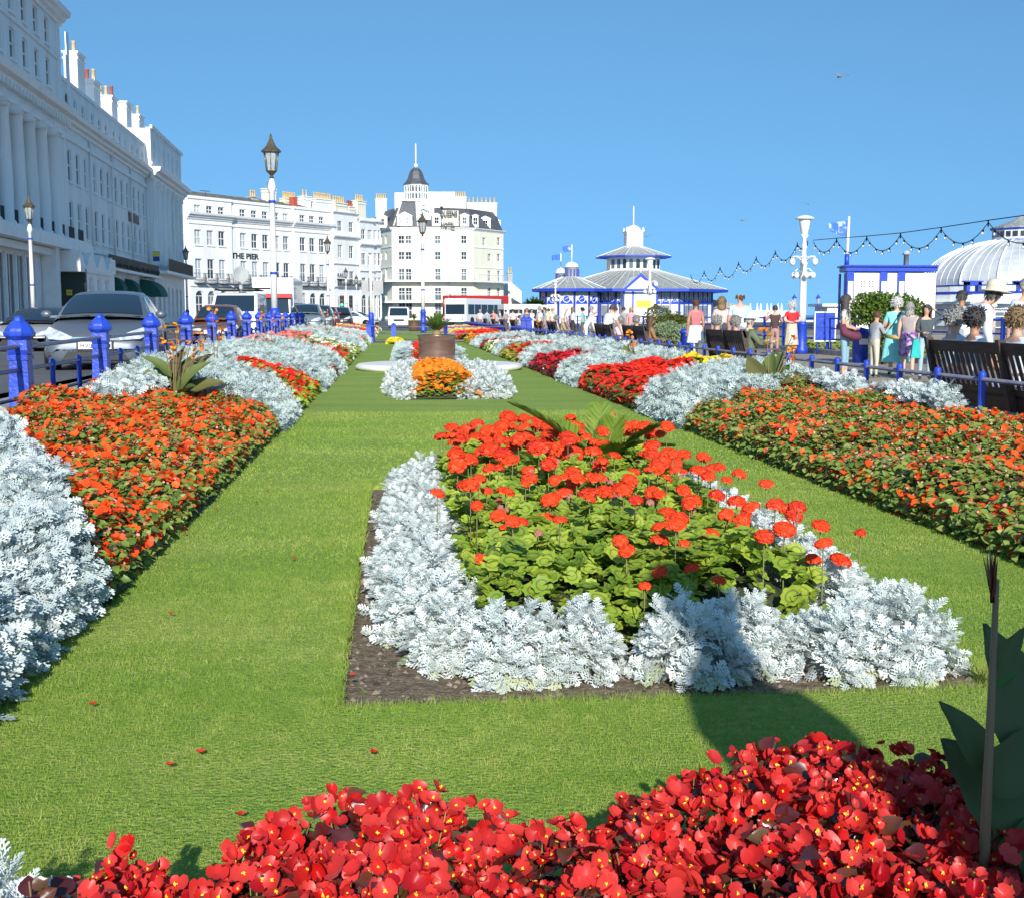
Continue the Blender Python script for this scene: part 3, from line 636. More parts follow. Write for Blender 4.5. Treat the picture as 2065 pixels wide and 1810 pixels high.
# ---------------------------------------------------------------- hotel with THE PIER lettering
pr = atY(378, 635, 166); PP = Plane((pr.x, pr.y), (.817, 1)); PMx = PP.M()
def plan_ops(P, cols, rows, wpx, arched=False):
    out = []
    for cxp in cols:
        for (ya, yb) in rows: pass
    return out
Z2 = lambda x, y: (360 + x / 4.267, 260 + y / 4.267)
def H(P, zx, zy, Z=Z2): return P.hit(*Z(zx, zy))
pier = empty('corner_hotel', 'white four-storey hotel with bow balconies and THE PIER lettering behind the parked vans', 'hotel')
cols = [155, 260, 360, 460, 557, 655, 748, 845, 925, 1058, 1140, 1222]
zr = {'top': H(PP, 155, 597)[1], 'a': (H(PP, 155, 727)[1], H(PP, 155, 655)[1]), 'c': H(PP, 155, 770)[1], 'b': (H(PP, 155, 1000)[1], H(PP, 155, 868)[1]), 'f': (H(PP, 155, 1290)[1], H(PP, 155, 1118)[1]), 'g': (.9, H(PP, 155, 1393)[1])}
print('pier levels', zr)
e0, e1, e2, e3 = H(PP, 70, 800)[0], H(PP, 445, 800)[0], H(PP, 980, 800)[0], H(PP, 1300, 800)[0]
segs = [(e0, e1, -.3), (e1, e2, 0), (e2, e3, -.25)]
wb = MB(PMx); tb = MB(PMx); wins = []
for (a, b, yy) in segs:
    ops = []
    for cxp in cols:
        s = H(PP, cxp, 900)[0]
        if a + .3 < s < b - .3:
            ops += [(s - .60, s + .60, *zr['a']), (s - .62, s + .62, *zr['b']), (s - .62, s + .62, *zr['f']), (s - .7, s + .7, zr['g'][0], zr['g'][1], True)]
    wall_mesh(wb, a, b, .4, zr['top'], ops, y=yy, dep=.3)
    wb.add([(a, yy, .4), (a, .5, .4), (a, .5, zr['top']), (a, yy, zr['top'])], [(0, 1, 2, 3)]); wb.add([(b, yy, .4), (b, .5, .4), (b, .5, zr['top']), (b, yy, zr['top'])], [(0, 1, 2, 3)])
    wins += [(o, yy) for o in ops]
    cornice(tb, a - .3, b + (.0 if b < e3 - 1 else .35), zr['c'] - .15, y=yy, k=1.15); tb.box(a, b, yy - .12, yy, zr['b'][1] + .75, zr['b'][1] + .95)
    tb.box(a - .08, b + .05, yy - .16, yy + .4, zr['top'] - .12, zr['top'] + .25); tb.box(a, b, yy - .14, yy, zr['g'][1] + .55, zr['g'][1] + .85)
    for o in ops: tb.box(o[0] - .1, o[1] + .1, yy - .12, yy, o[2] - .14, o[2]) if o[2] > 2 else None
wb.box(e0, e3, .5, 12, .3, zr['top'] - .3)
wb.build('wall', MT['white_paint'], pier); tb.build('cornice', MT['white_trim'], pier)
for o, yy in wins: put_window(pier, PMx, o, 'sv' if len(o) == 4 else 'sv', 'pane', y=yy, dep=.2)
for cxp in cols:
    s = H(PP, cxp, 900)[0]; yy = [g[2] for g in segs if g[0] < s < g[1]][0]
    balcony_bow(pier, PMx @ Matrix.Translation((s, yy, 0)), 1.85, zr['f'][0] - .6, 1.35, .75)
a, za = H(PP, 455, 1115); b, zb = H(PP, 688, 1115)
t = text('lettering', 'THE PIER', 1.0, MT['iron'], pier, PMx, .03, bold=.02)
w = max(v.co.x for v in t.data.vertices); hgt = max(v.co.y for v in t.data.vertices); hh = H(PP, 455, 1066)[1] - H(PP, 455, 1113)[1]
t.matrix_local = PMx @ Matrix.Translation((a, -.06, H(PP, 455, 1113)[1])) @ TXR @ Matrix.Diagonal(((b - a) / w, hh / hgt, 1, 1))
rf = MB(PMx); z = zr['top']; rf.add([(e0 + .5, .8, z - .1), (e3 - .5, .8, z - .1), (e3 - 2, 5, z + 1.3), (e0 + 1.5, 5, z + 1.5), (e0 + .5, 11, z - .1), (e3 - .5, 11, z - .1)], [(0, 1, 2, 3), (0, 3, 4), (1, 5, 2), (3, 2, 5, 4)]); rf.build('roof', MT['old_roof'], pier)
for zx, zt, wz, pots, pm, m in ((637, 595, 50, 3, 'pot_clay', 'render_grey'), (775, 525, 75, 1, 'pot_red', 'cream_paint'), (950, 610, 110, 8, 'pot_clay', 'cream_paint'), (1085, 590, 60, 2, 'pot_clay', 'white_paint'), (1235, 615, 150, 9, 'pot_clay', 'white_paint')):
    P = Plane((PP.o[0] - PP.n[0] * 5, PP.o[1] - PP.n[1] * 5), PP.d); s, zc = H(P, zx, zt); w = abs(H(P, zx + wz, zt)[0] - H(P, zx, zt)[0])
    chimney(pier, P.M() @ Matrix.Translation((s, 0, z - 1)), w, 1.2, zc - z + 1, pots, pm, m)
mb = MB(PMx); s, zc = H(PP, 1133, 590); mb.box(s - .3, s + .35, 3, 4, z - .5, zc + .2); mb.build('brick_stack', MT['brick_red'], pier)
mb = MB(PMx); s, zc = H(PP, 362, 525); mb.tube([(s, 3, z), (s, 3, zc)], .04, 4); mb.tube([(s - 1, 3, zc), (s + .8, 3, zc)], .03, 4)
for k in range(5): mb.tube([(s - .8 + k * .35, 2.7, zc), (s - .8 + k * .35, 3.3, zc)], .02, 4)
mb.build('aerial', MT['iron'], pier)
# ---------------------------------------------------------------- bow-fronted house row
bowp = PP.hit(*Z2(1300, 900))[0]; bow_o = (PP.o[0] + PP.d[0] * bowp, PP.o[1] + PP.d[1] * bowp); BP = Plane(bow_o, (.66, 1)); BM = BP.M()
bow = empty('bow_fronted_houses', 'white bow-fronted houses with stepped parapets between the corner hotel and the cream hotel', 'house row')
rows = [(H(BP, 1395, 888)[1], H(BP, 1395, 800)[1]), (H(BP, 1395, 1115)[1], H(BP, 1395, 1005)[1]), (H(BP, 1395, 1350)[1], H(BP, 1395, 1225)[1])]
ztop = H(BP, 1380, 735)[1]; E = H(BP, 1705, 900)[0]; wb = MB(BM); tb = MB(BM); bw = []
bays = [(0.0, H(BP, 1510, 900)[0], -.7, ztop), (H(BP, 1510, 900)[0] + .25, H(BP, 1640, 900)[0], -.9, ztop - .9), (H(BP, 1640, 900)[0] + .25, E, -.7, ztop - .8)]
for (a, b, yy, zt) in bays:
    mid = (a + b) / 2; ops = []
    for s in (a + (b - a) * .27, a + (b - a) * .73):
        for (c, d) in rows: ops.append((s - .6, s + .6, c - (ztop - zt), d - (ztop - zt)))
        ops.append((s - .7, s + .7, .8, 4.5, True))
    wall_mesh(wb, a, b, .4, zt, ops, y=yy, dep=.25)
    for q in (a, b): wb.add([(q, yy, .4), (q, 1.2, .4), (q, 1.2, zt), (q, yy, zt)], [(0, 1, 2, 3)])
    bw += [(o, yy) for o in ops]
    for zz, k in ((zt - .1, .5), (rows[0][0] - 1.2 - (ztop - zt), .7), (rows[1][0] - 1.1 - (ztop - zt), .35), (5.3, .5)): cornice(tb, a - .2, b + .1, zz, y=yy, k=k)
    tb.box(mid - 1.2, mid + 1.2, yy - .05, yy + .4, zt + .25, zt + .7)
    rb = MB(BM); railing_mb(rb, a + .1, b - .1, yy - .6, 5.7, 6.7, .15, .022); rb.build('balcony', MT['iron'], bow)
wb.box(0, E, .6, 9, .3, ztop - 1.4); wb.build('wall', MT['white_paint'], bow); tb.build('cornice', MT['white_trim'], bow)
for o, yy in bw: put_window(bow, BM, o, 'sv', 'pane', y=yy, dep=.15)
rf = MB(BM); rf.prism([(.8, ztop - 1.4), (4.5, ztop + .9), (8.5, ztop - 1.4)], 1, E - .5, axis='x'); rf.build('roof', MT['slate'], bow)
for zx, zt, wz, pots, pm in ((1375, 645, 100, 6, 'pot_clay'), (1472, 678, 50, 3, 'pot_red'), (1552, 628, 70, 4, 'pot_clay')):
    P = Plane((BP.o[0] - BP.n[0] * 4, BP.o[1] - BP.n[1] * 4), BP.d); s, zc = H(P, zx, zt); w = abs(H(P, zx + wz, zt)[0] - s); chimney(bow, P.M() @ Matrix.Translation((s, 0, ztop - 2)), w, 1.1, zc - ztop + 2, pots, pm, 'cream_paint')
sg = MB(BM); sg.box(.4, 2.6, -.95, -.9, 6.8, 8.5); so = sg.build('sign_board', MT['white_trim'], bow)
text('lettering', 'RAIL', .9, MT['iron'], so, BM @ Matrix.Translation((.5, -.96, 7.0)) @ TXR, .01, bold=.02)
# ---------------------------------------------------------------- cream hotel with mansard, tower and dome
Z3 = lambda x, y: (700 + x / 4.267, 260 + y / 4.267)
qh = empty('cream_hotel', 'six-storey cream hotel with slate mansard, domed tower and QUEENS HOTEL lettering', 'hotel')
def P3(zx, Y): r = ray(*Z3(zx, 1000)); return (r.x * Y / r.y, Y)
pts = [P3(280, 222), P3(385, 215), P3(640, 214), P3(870, 214), P3(1090, 215.5), P3(1345, 223)]
zeave = 16.2; wb = MB(); tb = MB()
colsq = {0: [285 + 8, 333], 1: [465, 525, 618], 2: [780], 3: [1008], 4: [1103, 1180, 1225, 1305]}
planes = []
for i in range(5):
    P = Plane(pts[i], (pts[i + 1][0] - pts[i][0], pts[i + 1][1] - pts[i][1])); L = math.hypot(pts[i + 1][0] - pts[i][0], pts[i + 1][1] - pts[i][1]); planes.append((P, L))
    M = P.M(); wb.M = M; tb.M = M; ops = []
    rws = [(990, 920, .55), (1128, 1060, .55), (1312, 1205, .55), (1478, 1368, .6), (1612, 1530, .6)]
    for zx in colsq[i]:
        s = H(P, zx, 1000, Z3)[0]
        for j, (zb_, zt_, hw) in enumerate(rws):
            z0_, z1_ = H(P if i != 2 else P, zx, zb_, Z3)[1], H(P, zx, zt_, Z3)[1]
            if j == 4: z0_ = .6; z1_ = 3.6
            if i == 4: z0_ -= .35 * (j < 3); z1_ -= .35 * (j < 3)
            if s - hw > .15 and s + hw < L - .15 and (i != 4 or zx != 1180 or j == 0) and (i != 4 or zx != 1225 or j > 0): ops.append((s - hw, s + hw, z0_, z1_))
    wall_mesh(wb, 0, L, .3, zeave, ops, dep=.3)
    for o in ops: put_window(qh, M, o, 'svt' if o[3] - o[2] > 2 else 'sv', 'pane_dark', dep=.2)
    cornice(tb, -.3, L + .3, zeave - .15, k=.6); tb.box(0, L, -.1, 0, 13.1, 13.25); tb.box(0, L, -.1, 0, 9.6, 9.75)
    for zb2 in (7.35, 3.7):
        tb.box(-.5, L + .5, -1.5, 0, zb2 - .3, zb2)
        rb = MB(M); railing_mb(rb, -.4, L + .4, -1.42, zb2, zb2 + 1.05, .28, .018); rb.build('balcony_railing', MT['render_grey'], qh)
wb.M = None; tb.M = None
back = [(pts[5][0], pts[5][1] + 8), (pts[0][0] - 2, pts[0][1] + 14)]
inner = [(x - (.7 if i >= 4 else 0), y + .8) for i, (x, y) in enumerate(pts)] + back
wb.prism(inner, .2, zeave - .1, axis='z')
wb.build('wall', MT['cream_paint'], qh); tb.build('cornice', MT['white_trim'], qh)
cpx = sum(p[0] for p in pts) / 6; 
def inset(p, k, dy): return (cpx + (p[0] - cpx) * k, p[1] + dy)
base = [inset(p, .99, .5) for p in pts] + back; topp = [inset(p, .9, 3.0) for p in pts] + [inset(b_, .9, -2) for b_ in back]
rf = MB(); n = len(base); zm = zeave + 3.9
rf.add([(x, y, zeave + .45) for x, y in base] + [(x, y, zm) for x, y in topp], [(i, (i + 1) % n, (i + 1) % n + n, i + n) for i in range(n)] + [tuple(range(n, 2 * n))])
ZF = lambda zx, zy, Y: atY(*Z3(zx, zy), Y)
rf.build('mansard_roof', MT['slate'], qh)
# steep tower roof
a, b_ = ZF(400, 870, 214.5), ZF(615, 870, 214.5); c, d = ZF(470, 622, 216), ZF(600, 622, 216); rf = MB()
rf.add([(a.x, 214.6, zeave + .45), (b_.x, 214.6, zeave + .45), (b_.x, 220, zeave + .45), (a.x, 220, zeave + .45), (c.x, 216.4, c.z), (d.x, 216.4, c.z), (d.x, 219, c.z), (c.x, 219, c.z)], [(0, 1, 5, 4), (1, 2, 6, 5), (2, 3, 7, 6), (3, 0, 4, 7), (4, 5, 6, 7)]); rf.build('tower_roof', MT['slate'], qh)
hp = MB(); hp.tube([(a.x, 214.55, zeave + .5), (c.x, 216.35, c.z)], .14, 6); hp.tube([(b_.x - .1, 214.5, zeave + .5), (d.x - .1, 216.3, c.z)], .2, 6); hp.box(c.x - .3, d.x + 2.2, 216.0, 216.6, c.z, c.z + .3); hp.build('hip_trim', MT['white_trim'], qh)
sw = MB(); ce = ZF(655, 700, 215)                        # white scrolled gable beside it
for r_, zz in ((1.0, -.5), (.55, -.2), (.35, .7)):
    sw.tube([(ce.x + r_ * math.cos(t_), 214.9, ce.z + zz + r_ * math.sin(t_)) for t_ in np.linspace(.3, 4.2, 16)], .16, 6)
sw.box(ce.x - 1.2, ce.x + 1.9, 215.4, 216.5, zeave + .5, c.z - .2); sw.build('scroll_gable', MT['white_trim'], qh)
def dormer(zx, zw, zb_, zt_, Y):
    l, r_ = ZF(zx - zw / 2, zb_, Y), ZF(zx + zw / 2, zt_, Y); w = r_.x - l.x; mb = MB(); z0 = zeave + .5; z1 = r_.z
    ztri = z1 - w * .28
    mb.box(l.x, r_.x, Y, Y + 2.2, z0, ztri); mb.prism([(l.x - .2, ztri), (r_.x + .2, ztri), ((l.x + r_.x) / 2, z1)], Y - .15, Y + 2.4, axis='y'); o = mb.build('dormer', MT['white_trim'], qh)
    nn = 2 if zw > 100 else 1
    for k in range(nn):
        s = l.x + w * (k + .5) / nn; put_window(o, Matrix.Translation((0, Y - .06, 0)), (s - .42, s + .42, z0 + .4, ztri - .25), 'sv', 'pane_dark', dep=0)
for a_ in ((300, 90, 870, 735, 219), (495, 130, 870, 715, 213.9), (770, 78, 870, 725, 213.9), (1010, 78, 870, 725, 214.6), (1103, 52, 870, 735, 216.6), (1190, 90, 880, 750, 220.5), (1287, 70, 895, 775, 226.5)): dormer(*a_)
# gable wall with the hotel name
l, r_ = ZF(815, 862, 213.8), ZF(958, 690, 213.8); mb = MB(); mb.box(l.x, r_.x, 213.8, 216.5, zeave + .5, r_.z - .3); gw = mb.build('name_wall', MT['cream_paint'], qh)
for s_, zx0, zx1, zyb, zyt in (('QUEENS', 800, 948, 753, 706), ('HOTEL', 805, 928, 850, 805)):
    A, B = ZF(zx0, zyb, 213.2), ZF(zx1, zyt, 213.2); M = Matrix.Translation((A.x, 213.3, A.z)) @ TXR
    t = text('lettering', s_, 1, MT['black'], gw, M, .05, bold=.035); w = max(v.co.x for v in t.data.vertices); h = max(v.co.y for v in t.data.vertices)
    t.matrix_local = M @ Matrix.Diagonal(((B.x - A.x) / w, (B.z - A.z) / h, 1, 1))
A, B = ZF(800, 690, 213.6), ZF(830, 850, 213.6)
mb = MB(); mb.tube([(A.x + .25, 213.55, B.z), (A.x + .25, 213.55, A.z)], .06, 6); mb.ball((A.x + .25, 213.55, A.z + .2), .28, 8); mb.build('sign_post', MT['iron'], gw)
# tower
l, r_ = ZF(493, 620, 217), ZF(697, 470, 217); xc = (l.x + r_.x) / 2; hw = (r_.x - l.x) / 2; mb = MB()
mb.box(l.x - .7, r_.x + 4.2, 217.5, 222, zeave, l.z - .6); mb.box(l.x - 1.7, l.x - .1, 218, 221, zeave, ZF(460, 545, 217).z); mb.box(r_.x + .1, r_.x + 4.8, 218.5, 223, zeave, ZF(750, 545, 219).z)
tw = mb.build('tower_base', MT['cream_paint'], qh)
n8 = 8; R8 = hw / math.cos(math.pi / 8); cy = 217 + hw
mb = MB()
for k in range(8):
    a0 = math.pi / 8 + k * math.pi / 4; p0 = (xc + R8 * math.cos(a0), cy + R8 * math.sin(a0)); p1 = (xc + R8 * math.cos(a0 + math.pi / 4), cy + R8 * math.sin(a0 + math.pi / 4))
    L = math.hypot(p1[0] - p0[0], p1[1] - p0[1]); P = Plane(p0, (p1[0] - p0[0], p1[1] - p0[1]))
    if (P.n[0] * (p0[0] - xc) + P.n[1] * (p0[1] - cy)) < 0: P = Plane(p1, (p0[0] - p1[0], p0[1] - p1[1]))
    mb.M = P.M(); ops = []
    for q in range(3):
        s = L * (q + .5) / 3
        if L > 1: ops += [(s - .22, s + .22, l.z + .35, l.z + 1.35), (s - .22, s + .22, l.z + 1.6, l.z + 2.75, True)]
    wall_mesh(mb, 0, L, l.z - .7, r_.z + .1, ops, dep=.15)
    if P.n[1] < .5:
        for o in ops: put_window(qh, P.M(), o, '', 'pane_dark', dep=.1)
    mb.box(-.05, L + .05, -.1, 0, l.z, l.z + .18)
mb.M = None; mb.build('tower', MT['white_trim'], qh)
mb = MB(); zd = ZF(600, 470, 217).z; k = (ZF(600, 322, 217).z - zd)
mb.lathe([(hw * 1.16, zd - .1), (hw * 1.14, zd + .05), (hw * .95, zd + k * .12), (hw * .78, zd + k * .3), (hw * .68, zd + k * .52), (hw * .55, zd + k * .75), (hw * .35, zd + k * .92), (.15, zd + k * 1.0), (.05, zd + k * 1.02)], 8, (xc, cy), ph=math.pi / 8, smooth=False); dm = mb.build('tower_dome', MT['slate'], qh)
mb = MB(); zt = ZF(600, 115, 217).z; mb.tube([(xc, cy, zd + k), (xc, cy, zt)], [.16, .1], 8); mb.ball((xc, cy, zd + k + .3), .4, 10); mb.build('flagpole', MT['white_trim'], dm)
for zx0, zx1, zt, pots, Y in ((245, 340, 612, 5, 226), (822, 1022, 595, 11, 222), (1030, 1285, 645, 7, 226)):
    l, r_ = ZF(zx0, zt, Y), ZF(zx1, zt, Y); chimney(qh, Matrix.Translation(((l.x + r_.x) / 2, Y, zeave)), r_.x - l.x, 1.4, l.z - zeave, pots, 'pot_clay', 'cream_paint')
# far low white house with sloping end
fh = empty('low_white_house', 'low white house with a grey canopy just right of the cream hotel', 'house'); l, r_ = ZF(1385, 1600, 226), ZF(1500, 1330, 226); mb = MB()
mb.prism([(l.x, .3), (r_.x, .3), (r_.x, ZF(1500, 1400, 226).z), (l.x + .8, r_.z), (l.x, r_.z)], 226, 236, axis='y'); mb.build('wall', MT['white_paint'], fh)
chimney(fh, Matrix.Translation((l.x + .5, 228, 6)), .9, .9, ZF(1400, 1245, 228).z - 6, 2, 'pot_clay', 'render_grey')
mb = MB(); mb.prism([(l.x + .6, 4.4), (l.x + 3.6, 2.6), (l.x + 3.6, 2.5), (l.x + .6, 4.2)], 222.5, 226, axis='y'); mb.build('canopy', MT['render_grey'], fh)
# ================================================================ PIER BUILDINGS
Z4 = lambda x, y: (1040 + x / 4.446, 380 + y / 4.446)
KY = 150.0; kc = ray(*Z4(1050, 900)); KX = kc.x * (KY + 9) / kc.y; KC = (KX, KY + 9)
kz = lambda zy, Y=KY: atY(*Z4(1050, zy), Y).z
def ngon_ring(cx, cy, r, n=8, ph=math.pi / 8): return [(cx + r * math.cos(ph + 2 * math.pi * k / n), cy + r * math.sin(ph + 2 * math.pi * k / n)) for k in range(n)]
def roof_frustum(mb, c, r0, z0, r1, z1, n=8, ph=math.pi / 8, mi=0):
    a = ngon_ring(*c, r0, n, ph); b = ngon_ring(*c, r1, n, ph)
    mb.add([(x, y, z0) for x, y in a] + [(x, y, z1) for x, y in b], [(i, (i + 1) % n, (i + 1) % n + n, i + n) for i in range(n)] + [tuple(range(n, 2 * n)), tuple(range(n - 1, -1, -1))], mi)
def seams(mb, c, r0, z0, r1, z1, n=8, ph=math.pi / 8, per=6, w=.05):
    a = ngon_ring(*c, r0, n, ph); b = ngon_ring(*c, r1, n, ph)
    for i in range(n):
        j = (i + 1) % n
        for k in range(per):
            t = k / per; p = Vector((a[i][0] * (1 - t) + a[j][0] * t, a[i][1] * (1 - t) + a[j][1] * t, z0 + .03)); q = Vector((b[i][0] * (1 - t) + b[j][0] * t, b[i][1] * (1 - t) + b[j][1] * t, z1 + .03))
            mb.tube([p, q], w * (2.2 if k == 0 else 1), 4, smooth=False)
kio = empty('pier_pavilion', 'white and blue octagonal pier entrance pavilion with grey hipped roof and clock turret', 'pavilion')
c8 = math.cos(math.pi / 8); RE = 12.4; ze = 4.55; zc0 = kz(735, KY + 6); zc1 = kz(600, KY + 6); RC = 3.3 / c8
mb = MB(); roof_frustum(mb, KC, RE, ze, RC, zc0); mb.build('roof', MT['lead_roof'], kio)
mb = MB(); seams(mb, KC, RE, ze, RC, zc0, per=7, w=.018); mb.build('roof_seams', MT['white_trim'], kio)
mb = MB(); roof_frustum(mb, KC, RE + .1, ze - .35, RE + .1, ze); mb.build('fascia', MT['blue'], kio)
mb = MB(); roof_frustum(mb, KC, RC, zc0 - .6, RC, zc1, mi=0)
mb.build('clerestory', MT['white_trim'], kio)
for k in range(8):
    a = math.pi / 8 + k * math.pi / 4; nx, ny = math.cos(a + math.pi / 8), math.sin(a + math.pi / 8)
    if ny > .5: continue
    ap = RC * c8; L = 2 * RC * math.sin(math.pi / 8); M = Matrix(((-ny, -nx, 0, KC[0] + nx * ap), (nx, -ny, 0, KC[1] + ny * ap), (0, 0, 1, zc0), (0, 0, 0, 1)))
    for q in range(3):
        s = -L / 2 + L * (q + .5) / 3; w = MB(M); hh = zc1 - zc0
        w.add([(s - .26, -.03, .25), (s + .26, -.03, .25)] + [(p[0], -.03, p[1]) for p in arc(s - .26, s + .26, hh * .62)], [tuple(range(11))]); w.build('arched_pane', MT['pane_dark'], kio)
zu = kz(515, KY + 7); mb = MB(); roof_frustum(mb, KC, 4.6 / c8, zc1 - .05, 1.05 / c8, zu); mb.build('upper_roof', MT['lead_roof'], kio)
mb = MB(); seams(mb, KC, 4.6 / c8, zc1 - .05, 1.05 / c8, zu, per=4, w=.016); mb.build('roof_seams', MT['white_trim'], kio)
mb = MB(); roof_frustum(mb, KC, 4.7 / c8, zc1 - .25, 4.7 / c8, zc1 - .05); mb.build('fascia', MT['blue'], kio)
zt = kz(395, KY + 9); hw = 1.07; mb = MB(); mb.box(KC[0] - hw, KC[0] + hw, KC[1] - hw, KC[1] + hw, zu - .2, zt); mb.box(KC[0] - hw - .12, KC[0] + hw + .12, KC[1] - hw - .12, KC[1] + hw + .12, zt, zt + .14)
for sx in (-1, 1):
    for sy in (-1, 1): mb.frustum((KC[0] + sx * hw, KC[1] + sy * hw), zt + .14, zt + .6, .16, .04)
mb.lathe([(.95, zt + .14), (.93, zt + .4), (.75, zt + .68), (.4, zt + .86), (.05, zt + .92)], 14, KC); ct = mb.build('clock_turret', MT['white_trim'], kio)
mb = MB(); mb.lathe([(.62, 0), (.66, 0), (.66, .04), (.58, .05)], 24, M=Matrix.Translation((KC[0], KC[1] - hw, (zu + zt) / 2)) @ Matrix.Rotation(math.pi / 2, 4, 'X')); cf = mb.build('clock_face', MT['white_paint'], ct)
mb = MB(); z = (zu + zt) / 2; y = KC[1] - hw - .07
for k in range(12):
    a = k * math.pi / 6; mb.tube([(KC[0] + .5 * math.sin(a), y, z + .5 * math.cos(a)), (KC[0] + .6 * math.sin(a), y, z + .6 * math.cos(a))], .03, 4)
mb.tube([(KC[0], y, z), (KC[0] + .35, y, z - .03)], .035, 4); mb.tube([(KC[0], y, z), (KC[0] - .2, y, z + .4)], .03, 4); mb.build('clock_hands', MT['render_grey'], cf)
mb = MB(); mb.tube([(*KC, zt + .8), (*KC, kz(160, KY + 9))], [.11, .07], 8); mb.build('flagpole', MT['white_trim'], ct)
# walls with blue posts and poster panels
RW = RE - 2.0
def panels(c, RW, per, faces_ok, z0, z1, ph=math.pi / 8, n=8):
    wb = MB(); bb = MB(); pb = MB(); gb = MB(); fb = MB()
    for k in range(n):
        a = ph + 2 * math.pi * k / n; am = a + math.pi / n; nx, ny = math.cos(am), math.sin(am)
        if ny > .3: 
            pass
        ap = RW * math.cos(math.pi / n); L = 2 * RW * math.sin(math.pi / n)
        M = Matrix(((-ny, -nx, 0, c[0] + nx * ap), (nx, -ny, 0, c[1] + ny * ap), (0, 0, 1, z0), (0, 0, 0, 1)))
        hgt = z1 - z0; wb.box(-L / 2, L / 2, 0, .3, 0, hgt, M=M)
        if ny > .3: continue
        for q in range(per + 1):
            s = -L / 2 + L * q / per; bb.box(s - .06, s + .06, -.1, .02, 0, hgt, M=M)
            if q in (0, per): bb.box(s - .11, s + .11, -.14, .02, 0, hgt, M=M)
        for q in range(per):
            s = -L / 2 + L * (q + .5) / per; w = L / per * .8; hz = hgt * .56
            gb.box(s - w / 2, s + w / 2, -.035, .0, hgt - .95, hgt - .3, M=M)
            # poster: blue hill shape with a white ringed blue disc above
            r = min(.42, w * .3); zc = hz + .62
            pts = [(s - w / 2, hz)] + [(s + w / 2, hz)] + [(s + w / 2 * math.cos(t), hz + .12 + .5 * math.sin(t)) for t in np.linspace(0, math.pi, 10)]
            pb.add([(x, -.045, z) for x, z in pts], [tuple(range(len(pts)))], 0, M=M)
            for (rr, yy, mi) in ((r * 1.12, -.055, 1), (r * .92, -.065, 0)):
                pb.add([(s + rr * math.cos(t), yy, zc + rr * math.sin(t)) for t in np.linspace(0, 2 * math.pi, 17)[:-1]], [tuple(range(16))], mi, M=M)
            pb.tube([(s - r * .55, -.075, zc - r * .25), (s, -.075, zc + .02), (s + r * .55, -.075, zc + r * .35)], .045, 4, mi=1, M=M)
            if q % 3 != 0: fb.box(s - w / 2, s + w / 2, -.03, .01, .25, hz - .15, M=M)
    wb.build('wall', MT['white_paint'], kio); bb.build('posts', MT['blue_dk'], kio); gb.build('top_lights', MT['pane_grey'], kio)
    pb.build('posters', [MT['blue'], MT['white_trim']], kio); fb.build('glazing', MT['lamp_glass_dark'], kio)
MT['pane_grey'] = mat('frosted_glass', (.50, .53, .52), .4, col2=(.30, .33, .33), scale=3)
MT['lamp_glass_dark'] = mat('shop_glass', (.16, .20, .22), .12, col2=(.30, .33, .34), scale=.7)
panels(KC, RW, 7, None, .3, ze - .05)
# gabled porch
l = atY(*Z4(970, 905), KY - 4.2); r_ = atY(*Z4(1282, 905), KY - 4.2); t = atY(*Z4(1122, 768), KY - 4.2); yb = KY - 4.2
mb = MB(); mb.prism([(l.x + .25, ze - .1), (r_.x - .25, ze - .1), (t.x, t.z - .2)], yb + .05, yb + 7, axis='y'); mb.box(l.x + .2, r_.x - .2, yb + .6, yb + 4, .3, ze - .1); mb.build('porch_gable', MT['white_trim'], kio)
mb = MB(); mb.prism([(l.x - .1, ze - .12), (l.x + .25, ze - .12), (t.x, t.z - .3), (r_.x - .25, ze - .12), (r_.x + .1, ze - .12), (t.x, t.z + .1)], yb - .1, yb + .04, axis='y'); mb.box(l.x - .1, r_.x + .1, yb - .12, yb - .02, ze - .4, ze - .13)
for x in (l.x + .1, r_.x - .1, (l.x + t.x) / 2 + .2, (r_.x + t.x) / 2): mb.box(x - .09, x + .09, yb + .48, yb + .62, .3, ze - .3)
mb.build('porch_trim', MT['blue'], kio)
mb = MB(); mb.tube([(t.x, yb, t.z), (t.x, yb, t.z + .75)], .05, 6); mb.build('porch_finial', MT['white_trim'], kio)
